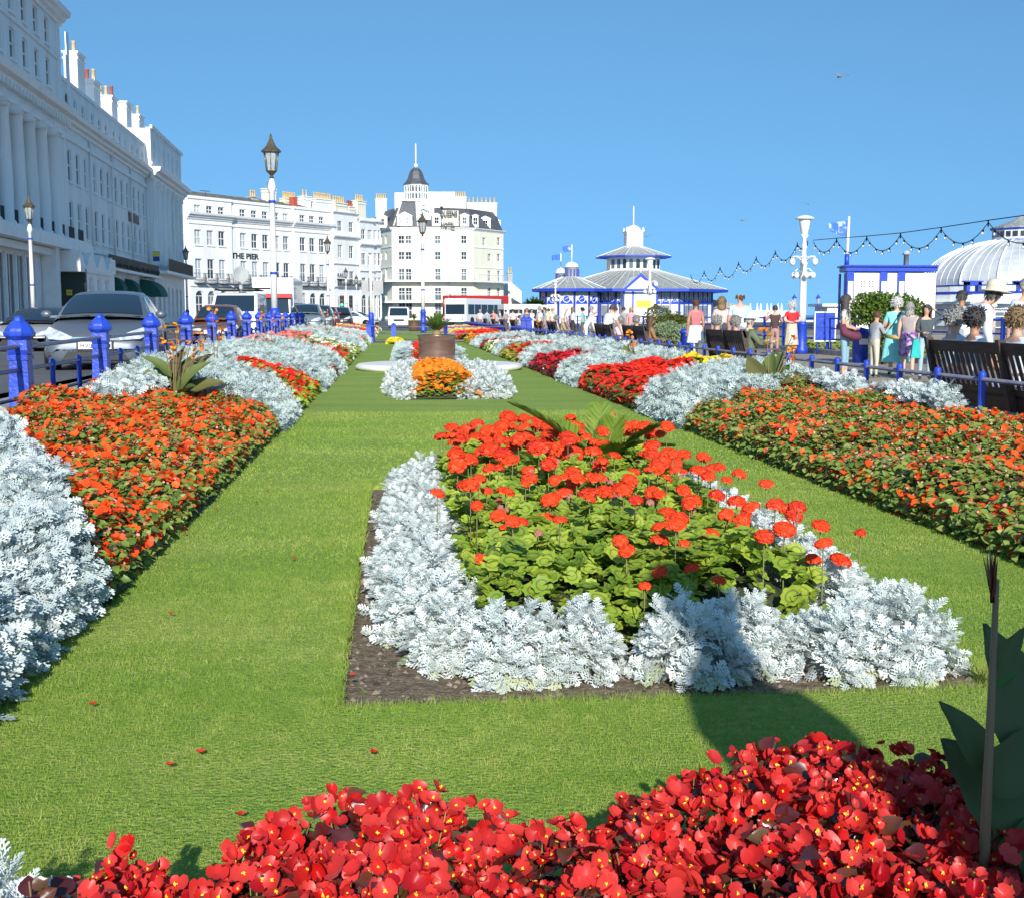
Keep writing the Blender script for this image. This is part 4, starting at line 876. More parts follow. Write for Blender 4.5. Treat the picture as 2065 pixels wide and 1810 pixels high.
# small domed turrets with conical roof at the left
tcx = atY(*Z4(505, 800), KY - 1).x; TC = (tcx, KY + .6); mb = MB(); za = kz(800, KY + 1); roof_frustum(mb, TC, 4.7, ze - .02, 1.0, za, n=12, ph=0); mb.build('turret_roof', MT['lead_roof'], kio)
mb = MB(); seams(mb, TC, 4.7, ze - .02, 1.0, za, n=12, ph=0, per=2, w=.018); mb.build('roof_seams', MT['white_trim'], kio)
mb = MB(); roof_frustum(mb, TC, 4.8, ze - .38, 4.8, ze - .02, n=12, ph=0); mb.build('fascia', MT['blue'], kio)
panels((TC[0], TC[1]), 3.7, 1, None, .3, ze - .05, ph=0, n=12)
for zx, zb_, zt_, zd, zp, w, Y in ((502, 800, 712, 660, 505, .86, KY + .6), (403, 840, 765, 715, 583, .66, KY + 4)):
    c = (atY(*Z4(zx, zb_), Y).x, Y); z0, z1, z2, z3 = (atY(*Z4(zx, q), Y).z for q in (zb_, zt_, zd, zp)); mb = MB()
    mb.lathe([(w, z0 - .5), (w, z1), (w * 1.12, z1), (w * 1.12, z1 + .08), (w * .98, z1 + .1), (w * .9, z1 + (z2 - z1) * .55), (w * .5, z1 + (z2 - z1) * .9), (.05, z2)], 10, c); cu = mb.build('cupola', MT['white_trim'], kio)
    mb = MB(); mb.tube([(*c, z2 - .05), (*c, z3)], .07, 6); mb.build('flagpole', MT['white_trim'], cu)
    mb = MB(); mb.lathe([(w * 1.13, z1 - .02), (w * 1.14, z1 + .02)], 10, c)
    for k in range(6):
        a = math.pi + .3 + k * .5; x, y = c[0] + w * 1.005 * math.cos(a), c[1] + w * 1.005 * math.sin(a); mb.box(x - .1, x + .1, y - .03, y + .03, z0 + .1, z1 - .25)
    mb.build('slots', MT['blue_dk'], cu)
    fl = MB(); n = 8; v = []; f = []
    for k in range(n + 1):
        t_ = k / n; v += [(c[0] - t_ * 1.15, c[1] + .15 * math.sin(t_ * 6), z3 - .1 - t_ * .15), (c[0] - t_ * 1.15, c[1] + .15 * math.sin(t_ * 6 + .5), z3 - .85 - t_ * .1)]
    for k in range(n): f.append((2 * k, 2 * k + 2, 2 * k + 3, 2 * k + 1))
    fl.add(v, f, smooth=True); fo = fl.build('flag', MT['blue_flag'] if 'blue_flag' in MT else MT.setdefault('blue_flag', mat('blue_flag', (.05, .16, .62), .7, col2=(.5, .6, .85), scale=1.6, lo=.5, hi=.6)), cu, fix=False)
# low wing to the right of the pavilion
mb = MB(); a = atY(1466, 600, 158); mb.box(a.x - 3, a.x + 3, 158, 164, -.5, 2.2); wg = mb.build('wing', MT['white_paint'], kio)
mb = MB(); mb.prism([(a.x - 3.5, 2.2), (a.x + 3.5, 2.2), (a.x - 3, 3.5)], 157, 165, axis='y'); mb.build('wing_roof', MT['lead_roof'], kio)
# ---------------------------------------------------------------- domed hall and its flat-roofed wing
Z5 = lambda x, y: (1480 + x / 3.496, 380 + y / 3.496)
DY = 112.0
hall = empty('domed_hall', 'round pier hall with silver ribbed dome and glazed lantern at the right edge', 'hall')
dc = atY(*Z5(2010, 660), DY + 9); DC = (dc.x, DY + 9.2); zb = atY(*Z5(1600, 680), DY + 4).z; RD = 9.6; zt = atY(*Z5(2000, 358), DY + 7).z
prof = [(RD * math.sin(a), zb + (zt - zb) * math.cos(a) / math.cos(.26)) for a in np.linspace(math.pi / 2, .26, 11)]
mb = MB(); mb.lathe([(RD, zb - .1)] + prof, 16, DC, smooth=False, ph=.1); mb.build('dome', MT['dome_metal'], hall)
mb = MB()
for k in range(16):
    a = .1 + 2 * math.pi * k / 16; mb.tube([(DC[0] + (r + .03) * math.cos(a), DC[1] + (r + .03) * math.sin(a), z + .03) for r, z in prof], .09, 5)
for k in range(64):
    if k % 4: 
        a = .1 + 2 * math.pi * k / 64; kk = math.cos(math.pi / 16) / math.cos(((k % 4) - 2) * 2 * math.pi / 64)
        mb.tube([(DC[0] + (r * kk + .01) * math.cos(a), DC[1] + (r * kk + .01) * math.sin(a), z + .01) for r, z in prof], .03, 4)
mb.build('dome_ribs', MT['white_trim'], hall)
mb = MB(); mb.lathe([(2.7, zt - .3), (2.7, zt + 1.15)], 12, DC, smooth=False); lan = mb.build('lantern', MT['white_trim'], hall)
mb = MB(); mb.lathe([(2.95, zt + 1.15), (2.95, zt + 1.3), (.7, zt + 2.1), (.1, zt + 2.5)], 12, DC, smooth=False); mb.build('lantern_roof', MT['lead_roof'], hall)
mb = MB(); mb.lathe([(2.78, zt - .1), (2.78, zt + .06)], 12, DC, smooth=False); mb.lathe([(2.8, zt + 1.0), (2.98, zt + 1.18)], 12, DC, smooth=False); mb.build('lantern_trim', MT['blue'], hall)
mb = MB()
for k in range(24):
    a = 2 * math.pi * (k + .5) / 24; x, y = DC[0] + 2.69 * math.cos(a), DC[1] + 2.69 * math.sin(a); mb.box(-.24, .24, -.02, .04, zt + .3, zt + .85, M=Matrix.Translation((x, y, 0)) @ Matrix.Rotation(a + math.pi / 2, 4, 'Z'))
mb.build('lantern_panes', MT['pane_dark'], hall)
mb = MB(); mb.lathe([(RD + .2, -3), (RD + .2, zb - .1), (RD - .5, zb)], 32, DC, smooth=False); mb.build('drum_wall', MT['white_paint'], hall)
mb = MB(); zz = [atY(*Z5(1500, q), DY + 2).z for q in (680, 725, 742, 798, 815, 855)]
for a, b in ((zz[0] - .05, zz[0] + .05), (zz[2], zz[1]), (zz[5] - .06, zz[5] + .02)): mb.lathe([(RD + .26, a), (RD + .3, b)], 32, DC, smooth=False)
for zx in (1265, 1685, 2040):
    p = atY(*Z5(zx, 680), DY - .5 + (1.2 if zx > 1500 else 4)); w = .75; z1 = atY(*Z5(zx, 660), DY).z; z0 = atY(*Z5(zx, 727), DY).z
    for (a, b, c, d) in ((-w, -w * .55, z0, z1), (w * .55, w, z0, z1), (-w, w, z1 - .3, z1), (-w - .15, w + .15, z1, z1 + .12)): mb.box(p.x + a, p.x + b, p.y - .3, p.y + .4, c, d)
mb.build('blue_bands', MT['blue'], hall)
mb = MB(); mb.lathe([(RD + .9, zz[4]), (RD + .95, zz[3])], 32, DC, smooth=False); mb.build('ledge', MT['white_trim'], hall)
for zx in (1890,):
    p = atY(*Z5(zx, 900), DY - .6); wz = [atY(*Z5(zx, q), DY - .6).z for q in (985, 868)]
    for q in range(-1, 2):
        o = (p.x + q * 2.3 - .95, p.x + q * 2.3 + .95, wz[0], wz[1]); fr, pb_, pc = window_meshes(1.9, wz[1] - wz[0], 'svt', False)
        w = put_window(hall, Matrix.Translation((0, DY - 1.0 + abs(q) * .1, 0)), o, 'svt', 'pane_dark', dep=0)
WY = 108.0
win = empty('flat_roofed_wing', 'flat-roofed white pier building with blue cornice and pilasters left of the dome', 'building')
a = atY(*Z5(800, 600), WY); b = atY(*Z5(1360, 600), WY + 2); zr1 = atY(*Z5(800, 553), WY).z; zr0 = atY(*Z5(800, 598), WY).z
mb = MB(); mb.prism([(a.x, WY), (b.x, WY), (b.x, WY + 3.2), (a.x + .9, WY + 3.2)], -3, zr0, axis='z'); mb.build('wall', MT['white_paint'], win)
mb = MB(); mb.prism([(a.x - .25, WY - .3), (b.x, WY - .3), (b.x, WY + 3.4), (a.x + .5, WY + 3.4)], zr0 + .15, zr1, axis='z'); mb.prism([(a.x - .45, WY - .5), (b.x, WY - .5), (b.x, WY + 3.5), (a.x + .3, WY + 3.5)], zr1, zr1 + .14, axis='z')
for zx in (820, 1055, 1180):
    p = atY(*Z5(zx, 600), WY - .1); w = .34; mb.box(p.x - w, p.x + w, WY - .25, WY - .02, -3, zr0 + .1); 
mb.box(a.x - .12, a.x - .02, WY + .1, WY + .5, .3, zr0); mb.box(a.x + .15, a.x + .25, WY + 2.2, WY + 2.6, .3, zr0)
mb.build('blue_trim', MT['blue'], win)
mb = MB()
for zx in (820, 1055, 1180):
    p = atY(*Z5(zx, 600), WY - .1); mb.box(p.x - .24, p.x + .24, WY - .30, WY - .26, -3, zr0 - .75)
mb.build('pilaster_faces', MT['white_trim'], win)
for zx in (908, 965):
    p0 = atY(*Z5(zx - 20, 700), WY); p1 = atY(*Z5(zx + 20, 648), WY); mb = MB()
    for i in range(2):
        for j in range(3): w = (p1.x - p0.x) / 2; h = (p1.z - p0.z) / 3; mb.box(p0.x + i * w + .06, p0.x + (i + 1) * w - .06, WY - .04, WY - .01, p0.z + j * h + .06, p0.z + (j + 1) * h - .06)
    mb.build('window', MT['pane_dark'], win)
p = atY(*Z5(795, 540), WY + 1); mb = MB(); zt2 = atY(*Z5(802, 192), WY).z; mb.tube([(p.x, WY + 1, zr1), (p.x + .1, WY + 1, zt2)], [.16, .1], 8); fpw = mb.build('flagpole', MT['white_trim'], win)
mb = MB(); mb.tube([(p.x, WY + 1, zr1), (p.x, WY + 1, zr1 + 1.2)], .22, 8); mb.build('pole_foot', MT['blue'], win)
fl = MB(); v = []; f = []; n = 8
for k in range(n + 1):
    t_ = k / n; v += [(p.x - t_ * 1.9, WY + 1 + .2 * math.sin(t_ * 5), zt2 - .35 - .3 * t_), (p.x - t_ * 1.7, WY + 1 + .2 * math.sin(t_ * 5 + .6), zt2 - 1.9 + .5 * t_)]
for k in range(n): f.append((2 * k, 2 * k + 2, 2 * k + 3, 2 * k + 1))
fl.add(v, f, smooth=True); fl.build('flag', MT['blue_flag'], fpw, fix=False)
p = atY(*Z5(1213, 550), WY + 4); mb = MB(); mb.lathe([(.25, zr1), (.25, zr1 + 1.3), (.4, zr1 + 1.3), (.3, zr1 + 1.6), (.05, zr1 + 1.7)], 8, (p.x, WY + 4)); mb.build('vent_pipe', MT['render_grey'], win)
# low white deck houses of the pier far behind, between the pavilion and the hall
dk = empty('pier_deck_house', 'low white pier deck house with a row of white finials above the sea', 'deck house'); l = atY(1512, 640, 170); r_ = atY(1605, 626, 170); mb = MB(); mb.box(l.x, r_.x, 170, 176, -2, atY(1512, 627, 170).z); mb.box(l.x - 12, r_.x + 14, 171, 180, -2, .5); mb.build('wall', MT['white_paint'], dk)
mb = MB()
for px in (1514, 1528, 1535, 1548, 1556, 1570, 1577): x = atY(px, 626, 170).x; mb.frustum((x, 170.3), 1.8, atY(px, 618, 170).z + .4, .18, .05)
mb.build('finials', MT['white_trim'], dk)
hu = MB(); l = atY(1663, 627, 130); r_ = atY(1690, 613, 130); hu.box(l.x + .3, r_.x, 130, 134, 0, r_.z - .3); hu.box(l.x - .4, r_.x + .3, 129.6, 134.4, r_.z - .3, r_.z); tag(hu.build('white_hut', MT['white_paint']), 'small white flat-roofed hut by the sea left of the flat-roofed wing', 'hut')
# ================================================================ PLANTS
def leaf_silver(near=True):
    """deeply cut dusty miller leaf along +y, unit length"""
    v = []; f = []
    def P(x, y, dz=0): v.append((x, y, dz - .22 * y * y + .12 * abs(x))); return len(v) - 1
    def finger(x0, y0, x1, y1, w0, w1):
        d = math.hypot(x1 - x0, y1 - y0); nx, ny = -(y1 - y0) / d, (x1 - x0) / d
        f.append((P(x0 - nx * w0, y0 - ny * w0), P(x0 + nx * w0, y0 + ny * w0), P(x1 + nx * w1, y1 + ny * w1), P(x1 + (x1 - x0) / d * w1, y1 + (y1 - y0) / d * w1), P(x1 - nx * w1, y1 - ny * w1)))
    if near:
        finger(0, 0, 0, .5, .026, .024); finger(0, .5, 0, 1.02, .024, .045)
        for k, (y, L) in enumerate([(.20, .20), (.40, .29), (.60, .27), (.80, .18)]):
            for sx in (-1, 1):
                yy = y + (.05 if sx > 0 else 0); finger(0, yy, sx * L, yy + L * .75, .022, .04)
                finger(sx * L * .45, yy + L * .34, sx * L * .42, yy + L * .98, .018, .032)
    else:
        a = [P(-.05, 0), P(.05, 0), P(.03, 1.05), P(-.03, 1.05)]; f.append(tuple(a))
        for y, L in ((.22, .24), (.50, .30), (.78, .22)):
            for sx in (-1, 1): f.append((P(sx * .02, y), P(sx * L, y + L * .62), P(sx * L * .8, y + L * .98), P(sx * .02, y + .08)))
    return Tpl(v, f)
LS_N, LS_F = leaf_silver(True), leaf_silver(False)
def ovate(n=8, w=.34, fold=.12, droop=.25):
    v = [(0, 0, 0)]
    for k in range(1, n):
        t = k / n; v.append((w * math.sin(math.pi * t ** .8), t, fold * math.sin(math.pi * t) - droop * t * t))
    v.append((0, 1, -droop)); 
    for k in range(n - 1, 0, -1):
        t = k / n; v.append((-w * math.sin(math.pi * t ** .8), t, fold * math.sin(math.pi * t) - droop * t * t))
    mid = [len(v)]; v.append((0, .5, -droop * .25))
    N = 2 * n; f = [(mid[0], i, (i + 1) % N) for i in range(N)]
    return Tpl(v, f)
OV = ovate(4); OV_N = ovate(6)
def geranium_leaf():
    v = [(0, 0, -.06)]; f = []; mi = []; n = 18
    for (r, z) in ((.48, .03), (.64, .07), (1.0, .12)):
        for k in range(n):
            a = -math.pi / 2 + .18 + (2 * math.pi - .36) * k / (n - 1); rr = r * (1 + (.09 if r == 1.0 else .03) * math.cos(k * math.pi)); v.append((rr * math.cos(a), rr * math.sin(a), z + (.07 if r == 1 else .02) * math.cos(k * 1.9)))
    for k in range(n - 1):
        f.append((0, 1 + k, 2 + k)); mi.append(0)
        f.append((1 + k, 1 + n + k, 2 + n + k, 2 + k)); mi.append(1)
        f.append((1 + n + k, 1 + 2 * n + k, 2 + 2 * n + k, 2 + n + k)); mi.append(0)
    return Tpl(v, f, mi)
GL = geranium_leaf()
def flower5(cup=.25, w=.52, notch=.0, n=5, centre=None):
    v = [(0, 0, 0)]; f = []; mi = []
    for k in range(n):
        a = 2 * math.pi * k / n; b = len(v)
        for (x, y, z) in ((-.16, .12, .02), (-w, .62, cup * .8), (-w * .62, .98, cup), (0, 1.0 - notch, cup * .9), (w * .62, .98, cup), (w, .62, cup * .8), (.16, .12, .02)):
            v.append((x * math.cos(a) - y * math.sin(a), x * math.sin(a) + y * math.cos(a), z))
        f.append((0,) + tuple(range(b, b + 7))); mi.append(0)
    if centre is not None:
        b = len(v)
        for k in range(6): v.append((.17 * math.cos(k), .17 * math.sin(k), .1))
        v.append((0, 0, .22))
        for k in range(6): f.append((b + k, b + (k + 1) % 6, b + 6)); mi.append(centre)
    return Tpl(v, f, mi)
def flower_lod(n=5):
    v = [(0, 0, 0)]; f = []
    for k in range(n):
        a = 2 * math.pi * k / n; b = len(v)
        for (x, y, z) in ((-.5, .7, .2), (0, 1, .2), (.5, .7, .2)): v.append((x * math.cos(a) - y * math.sin(a), x * math.sin(a) + y * math.cos(a), z))
        f.append((0, b, b + 1, b + 2))
    return Tpl(v, f)
FL5, FLL = flower5(), flower_lod()
def umbel():
    """geranium head: florets over the upper part of a ball, unit radius"""
    v = []; f = []; mi = []; rs = random.Random(5)
    for k in range(20):
        z = 1 - 1.25 * (k + .5) / 20; a = k * 2.4; r = math.sqrt(max(0, 1 - z * z)); d = Vector((r * math.cos(a), r * math.sin(a), z)); q = d.to_track_quat('Z', 'Y').to_matrix()
        for i, p in enumerate(FL5.v):
            pass
        b = len(v)
        for p in FL5.v: w = q @ Vector(p * .44) + d * (.72 + .12 * rs.random()); v.append(tuple(w))
        for g in FL5.f: f.append([b + i for i in g]); mi.append(0)
    return Tpl(v, f, mi)
UMB = umbel()
def begonia_flower():
    v = []; f = []; mi = []
    def petal(a, w, L, cup):
        b = len(v); pts = [(-.1, 0, 0), (-w * .8, L * .35, cup * .5), (-w, L * .62, cup * .8), (-w * .6, L * .93, cup), (0, L * 1.0, cup * 1.05), (w * .6, L * .93, cup), (w, L * .62, cup * .8), (w * .8, L * .35, cup * .5), (.1, 0, 0), (0, L * .5, cup * .25)]
        for x, y, z in pts: v.append((x * math.cos(a) - y * math.sin(a), x * math.sin(a) + y * math.cos(a), z))
        for k in range(8): f.append((b + 9, b + k + 1, b + k) if False else (b + k, b + k + 1, b + 9)); mi.append(0)
        f.append((b + 8, b, b + 9)); mi.append(0)
    petal(0, .68, 1.0, .3); petal(math.pi, .68, .95, .25); petal(math.pi / 2, .36, .8, .2); petal(-math.pi / 2, .36, .8, .2)
    rs = random.Random(3)
    for k in range(10):
        b = len(v); x, y, z = rs.gauss(0, .05), rs.gauss(0, .05), .08 + rs.random() * .2; s = .045
        v += [(x - s, y - s, z), (x + s, y - s, z), (x + s, y + s, z), (x - s, y + s, z), (x, y, z + .1)]; f += [(b, b + 1, b + 4), (b + 1, b + 2, b + 4), (b + 2, b + 3, b + 4), (b + 3, b, b + 4)]; mi += [1] * 4
    return Tpl(v, f, mi)
BEG = begonia_flower(); BEG2 = Tpl(BEG.v, [f for f, m in zip(BEG.f, BEG.mi) if m == 0])
MT['silver_shaded'] = leafmat('silver_leaf_shaded', (.70, .75, .73), (.42, .50, .49), .8, .12, spec=.15)  # self-shadowing of the massed leaves put into a greyer leaf colour
MT['silver'] = leafmat('silver_leaf', (.82, .85, .82), (.54, .61, .59), .8, .12, spec=.15)
MT['silver_far'] = leafmat('silver_leaf_far', (.64, .70, .67), (.36, .46, .43), .8, .12, spec=.15)
MT['silver_green'] = leafmat('old_silver_leaf', (.42, .50, .30), (.60, .62, .40), .8, .2)
MT['stem'] = leafmat('green_stem', (.20, .26, .08), (.26, .16, .08), .6, 0)
MT['ger_leaf'] = leafmat('geranium_leaf', (.17, .31, .025), (.42, .52, .055), .55, .25)
MT['ger_zone'] = leafmat('geranium_leaf_zone', (.15, .12, .035), (.22, .26, .045), .6, .2)
MT['ger_red'] = leafmat('geranium_petal', (.78, .045, .012), (.95, .10, .02), .55, .25, c=(.62, .02, .02))
MT['ger_dry'] = leafmat('spent_geranium', (.40, .25, .17), (.55, .12, .1), .8, .1)
MT['orange'] = leafmat('orange_petal', (.88, .06, .008), (.95, .17, .02), .5, .3)
MT['pink_bud'] = leafmat('pale_pink_bud', (.85, .45, .38), (.60, .12, .10), .6, .2)
MT['imp_leaf'] = leafmat('impatiens_leaf', (.10, .19, .03), (.32, .38, .08), .42, .25)
MT['red_dark'] = leafmat('dark_red_petal', (.55, .012, .02), (.75, .03, .035), .5, .25)
MT['red_bright'] = leafmat('bright_red_petal', (.88, .05, .015), (.80, .02, .015), .5, .25)
MT['dk_leaf'] = leafmat('dark_green_leaf', (.035, .08, .015), (.10, .16, .03), .45, .2)
MT['gold'] = leafmat('marigold_petal', (.95, .35, .02), (.95, .22, .015), .6, .25)
MT['gold_leaf'] = leafmat('marigold_leaf', (.16, .26, .03), (.36, .38, .06), .6, .25)
MT['cream_petal'] = leafmat('cream_petal', (.85, .85, .60), (.80, .82, .72), .6, .25)
MT['yellow_petal'] = leafmat('yellow_petal', (.92, .78, .03), (.90, .65, .05), .6, .25)
MT['pink_petal'] = leafmat('pink_petal', (.85, .12, .13), (.80, .30, .28), .6, .25)
MT['beg_petal'] = leafmat('begonia_petal', (.60, .010, .010), (.74, .06, .05), .38, .28, c=(.42, .006, .014), spec=.3)
MT['beg_yellow'] = leafmat('begonia_stamen', (.95, .72, .04), (.95, .60, .02), .6, 0)
MT['beg_leaf'] = leafmat('bronze_begonia_leaf', (.055, .008, .010), (.12, .025, .018), .22, .12, c=(.10, .06, .02), spec=.7)
MT['under'] = mat('shaded_foliage_base', (.030, .045, .016), .9, col2=(.05, .055, .025), scale=20)  # filler mound below the leaves, shade of the gaps put into its colour
MT['under_silver'] = mat('shaded_silver_base', (.20, .235, .215), .9, col2=(.30, .33, .31), scale=20)  # filler inside silver plants, darker grey for the shade between leaves
MT['under_red'] = mat('shaded_begonia_base', (.03, .010, .010), .9, col2=(.045, .015, .012), scale=20)  # filler under the begonias, near-black for the shade among the leaves
PR = lambda: None
ORD = 'first second third fourth fifth sixth seventh eighth ninth tenth eleventh twelfth thirteenth fourteenth'.split()
# ---- side bed masses ---------------------------------------------------------
def height(side, X, Y, crown):
    """mounded bed surface: rises from the lawn edge, highest toward the railing"""
    d = (LX0 - X) if side < 0 else (X - LX1); d = np.maximum(d, 0)
    wob = .085 * np.sin(X * 4.1 + Y * 2.3) + .05 * np.sin(Y * 5.3 - X * 2.2) + .03 * np.sin(X * 13 + 2) * np.sin(Y * 11)
    body = (.21 + (.14 if side < 0 else .065) * d + wob * .7) * np.clip((d + .03) / .16, 0, 1) ** .55
    return body + crown * np.clip(d / .3, 0, 1)
def xrange_(side, Y):
    return (FX(Y) + .12, LX0 + .04) if side < 0 else (LX1 - .04, RFX - .12)
class Mass:
    """one planted block: region test + recipe; becomes ONE stuff object"""
    def __init__(s, name, label, side, y0, y1, test, recipe, under, crown=0., cat='flowers'):
        s.name, s.label, s.side, s.y0, s.y1, s.test, s.recipe, s.under, s.crown, s.cat = name, label, side, y0, y1, test, recipe, under, crown, cat
    def sample(s, den):
        xa, xb = sorted((xrange_(s.side, s.y0)[0 if s.side < 0 else 1], LX0 if s.side < 0 else LX1)); A = (xb - xa) * (s.y1 - s.y0); n = int(A * den)
        X = RNG.uniform(xa - .03, xb + .03, n); Y = RNG.uniform(s.y0, s.y1, n); ok = s.test(X, Y); return X[ok], Y[ok]
    def build(s):
        S = Scatter(); mats = []; mid = (s.y0 + s.y1) / 2; lod = min(4.0, max(1.0, s.y0 / 8.5))
        # inner body just under the leaves so that no soil shows through
        xa, xb = sorted((xrange_(s.side, s.y0)[0 if s.side < 0 else 1], LX0 if s.side < 0 else LX1)); st = .12 * min(2.5, lod)
        gx = np.arange(xa, xb + st, st); gy = np.arange(s.y0, s.y1 + st, st); V = []; F = []; 
        GX, GY = np.meshgrid(gx, gy); ok = s.test(GX.ravel(), GY.ravel()).reshape(GX.shape); HZ = height(s.side, GX, GY, s.crown) - .07 - .02 * lod
        HZ = np.where(ok, np.maximum(HZ, -.02), -.05); nx = len(gx)
        for j in range(len(gy) - 1):
            for i in range(nx - 1):
                if ok[j, i] or ok[j + 1, i + 1] or ok[j, i + 1] or ok[j + 1, i]: F.append((j * nx + i, j * nx + i + 1, (j + 1) * nx + i + 1, (j + 1) * nx + i))
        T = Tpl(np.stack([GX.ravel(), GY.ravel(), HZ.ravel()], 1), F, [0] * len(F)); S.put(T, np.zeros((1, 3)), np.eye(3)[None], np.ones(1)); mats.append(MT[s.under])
        for (tpl, mt, den, size, lift, jit, upk, edge) in s.recipe:
            mi = len(mats); mats += [MT[m] for m in (mt if isinstance(mt, tuple) else (mt,))]
            t = tpl if not isinstance(tpl, tuple) else (tpl[0] if lod < 1.7 else tpl[1])
            X, Y = s.sample(den / lod ** (1.25 if tpl is LS_F else 1.7))
            if isinstance(tpl, tuple) and tpl[0] is FL5: q_ = RNG.random(len(X)) < .68 + .32 * np.sin(X * 6.3 + 2 * np.sin(Y * 2.1)) * np.sin(Y * 5.1 + X * 2) + .12 * np.sin(X * 15 + Y * 13); X, Y = X[q_], Y[q_]
            n = len(X)
            if edge:                                     # clothe the steep face beside the lawn
                L = s.y1 - s.y0; m = int(L * den * .26 / lod ** 1.5); ye = RNG.uniform(s.y0, s.y1, m); xe = np.full(m, LX0 - .01 if s.side < 0 else LX1 + .01) + RNG.normal(0, .02, m) ; k = s.test(xe - s.side * -.0 + s.side * .05, ye); xe, ye = xe[k], ye[k]
                X = np.concatenate([X, xe]); Y = np.concatenate([Y, ye])
            Z = height(s.side, X, Y, s.crown) + lift * lod ** .5 + RNG.normal(0, jit, len(X))
            if edge: Z[n:] = RNG.uniform(.0, .2, len(X) - n); X[n:] += s.side * Z[n:] * .12
            N = len(X); up = np.stack([RNG.normal(0, upk, N), RNG.normal(-.35, upk, N), np.ones(N)], 1)
            d = (LX0 - X) if s.side < 0 else (X - LX1); up[:, 0] -= s.side * 1.2 * np.exp(-np.maximum(d, 0) / .1)
            a = RNG.uniform(0, 2 * math.pi, N); fw = np.stack([np.cos(a), np.sin(a), RNG.normal(.15, .35, N)], 1)
            if tpl is LS_F or (isinstance(tpl, tuple) and tpl[0] is LS_N): fw[:, 2] += .95 * RNG.random(N); fw[:, 0] -= s.side * .6 * np.exp(-np.maximum(d, 0) / .12)
            Rm = frames(fw, up)
            V0 = np.stack([X, Y, Z], 1); S.put(t, V0, Rm, size * lod ** (.6 if tpl is LS_F else .85) * RNG.uniform(.7, 1.25, N), mi=None if isinstance(mt, tuple) else mi)
            if isinstance(mt, tuple): S.MI[-1] = S.MI[-1] + mi
        o = S.build(s.name, mats); tag(o, s.label, s.cat, kind='stuff'); return o
LSP = None
SILVER = [((LS_N, LS_F), 'silver_shaded', 1900, .095, -.03, .03, .5, 1), ((LS_N, LS_F), 'silver_shaded', 1500, .085, .0, .035, .8, 0)]
SILVER_FAR = [(LS_F, 'silver_far', 2600, .085, -.03, .035, .5, 1), (LS_F, 'silver_far', 1500, .08, .01, .04, .8, 0)]
def IMP(fd=170, pd=230, cl=0): return [(OV_N if False else OV, 'imp_leaf', 1900, .055, -.01, .025, .5, 1), ((FL5, FLL), 'orange', fd, .031, .025, .018, .65, 1), (FLL, 'pink_bud', pd, .010, .025, .016, .8, 1)]
def MIX(fl, leaf, fd, size=.022, ld=1500): return [(OV, leaf, ld, .05, -.01, .018, .45, 1), ((FL5, FLL), fl, fd, size, .02, .014, .35, 1)]
def diag(a0, k0, a1, k1, side):
    """between two slanting lines: boundary Y = a + k * distance from the lawn edge"""
    def t(X, Y):
        d = (LX0 - X) if side < 0 else (X - LX1); w = .09 * np.sin(X * 9) + .07 * np.sin(X * 23 + 1)
        return (Y > a0 + k0 * d + w) & (Y < a1 + k1 * d + w)
    return t
def allof(*ts): return lambda X, Y: np.logical_and.reduce([t(X, Y) for t in ts])
def near_rail(side, w): return lambda X, Y: (((LX0 - X) if side < 0 else (X - LX1)) > w)
def off_rail(side, w): return lambda X, Y: (((LX0 - X) if side < 0 else (X - LX1)) <= w)
LBL = dict(cat='flowers')
M_ = []
def add(name, label, side, y0, y1, test, rec, under, crown=0): M_.append(Mass(name, label, side, y0, y1, test, rec, under, crown))
# left bed
add('silver_foliage', 'silver white dusty foliage mass at the left edge of the photo nearest the lawn', -1, 2.6, 11, allof(diag(2.6, 0, 5.65, 2.3, -1), lambda X, Y: X < LX0 - .05), SILVER, 'under_silver', .12)
add('orange_impatiens', 'bright orange bedding flowers over green leaves in the near left bed', -1, 5.5, 18.5, allof(diag(5.65, 2.3, 14.1, 1.0, -1), lambda X, Y: ~((X < -2.75) & (X > -3.35) & (Y > 13.3) & (Y < 16))), IMP(390, 420), 'under', .03)
add('silver_foliage', 'small patch of silver foliage inside the orange flowers by the left fence posts', -1, 13.2, 16.1, lambda X, Y: (X < -2.75) & (X > -3.35) & (Y > 13.3) & (Y < 16), SILVER, 'under_silver', .06)
add('silver_foliage', 'wide silver foliage band behind the orange flowers in the left bed', -1, 13.8, 24, diag(14.1, 1.0, 16.5, 2.4, -1), SILVER_FAR, 'under_silver', .1)
add('red_geraniums', 'block of bright red geraniums with green leaves in the left bed behind the silver band', -1, 16.2, 23.5, allof(diag(16.5, 2.4, 21.6, 1.0, -1), off_rail(-1, 1.5)), MIX('red_bright', 'ger_leaf', 420, .03), 'under', .07)
add('silver_foliage', 'long silver foliage band beyond the red geraniums in the left bed', -1, 17, 32, allof(diag(19.0, 1.0, 25.6, 1.6, -1), lambda X, Y: ~((((LX0 - X)) <= 1.5) & (Y < 21.6 + (LX0 - X) * 1.0) & (Y > 16.5))), SILVER_FAR, 'under_silver', .12)
add('dark_red_begonias', 'thin strip of dark red flowers between silver bands in the left bed', -1, 25, 33, allof(diag(25.6, 1.6, 27.3, 2.2, -1), off_rail(-1, 1.7)), MIX('red_dark', 'beg_leaf', 700, .024), 'under_red')
add('silver_foliage', 'silver foliage between the dark red strip and the red and green block, left bed', -1, 27, 38, allof(diag(27.3, 2.2, 30.2, 2.6, -1), lambda X, Y: X < 5), SILVER_FAR, 'under_silver', .08)
add('pink_geraniums', 'pink red geraniums along the left fence by the big lamp post', -1, 24, 46, allof(near_rail(-1, 1.7), lambda X, Y: (Y > 28) & (Y < 45)), MIX('pink_petal', 'ger_leaf', 420, .032), 'under', .12)
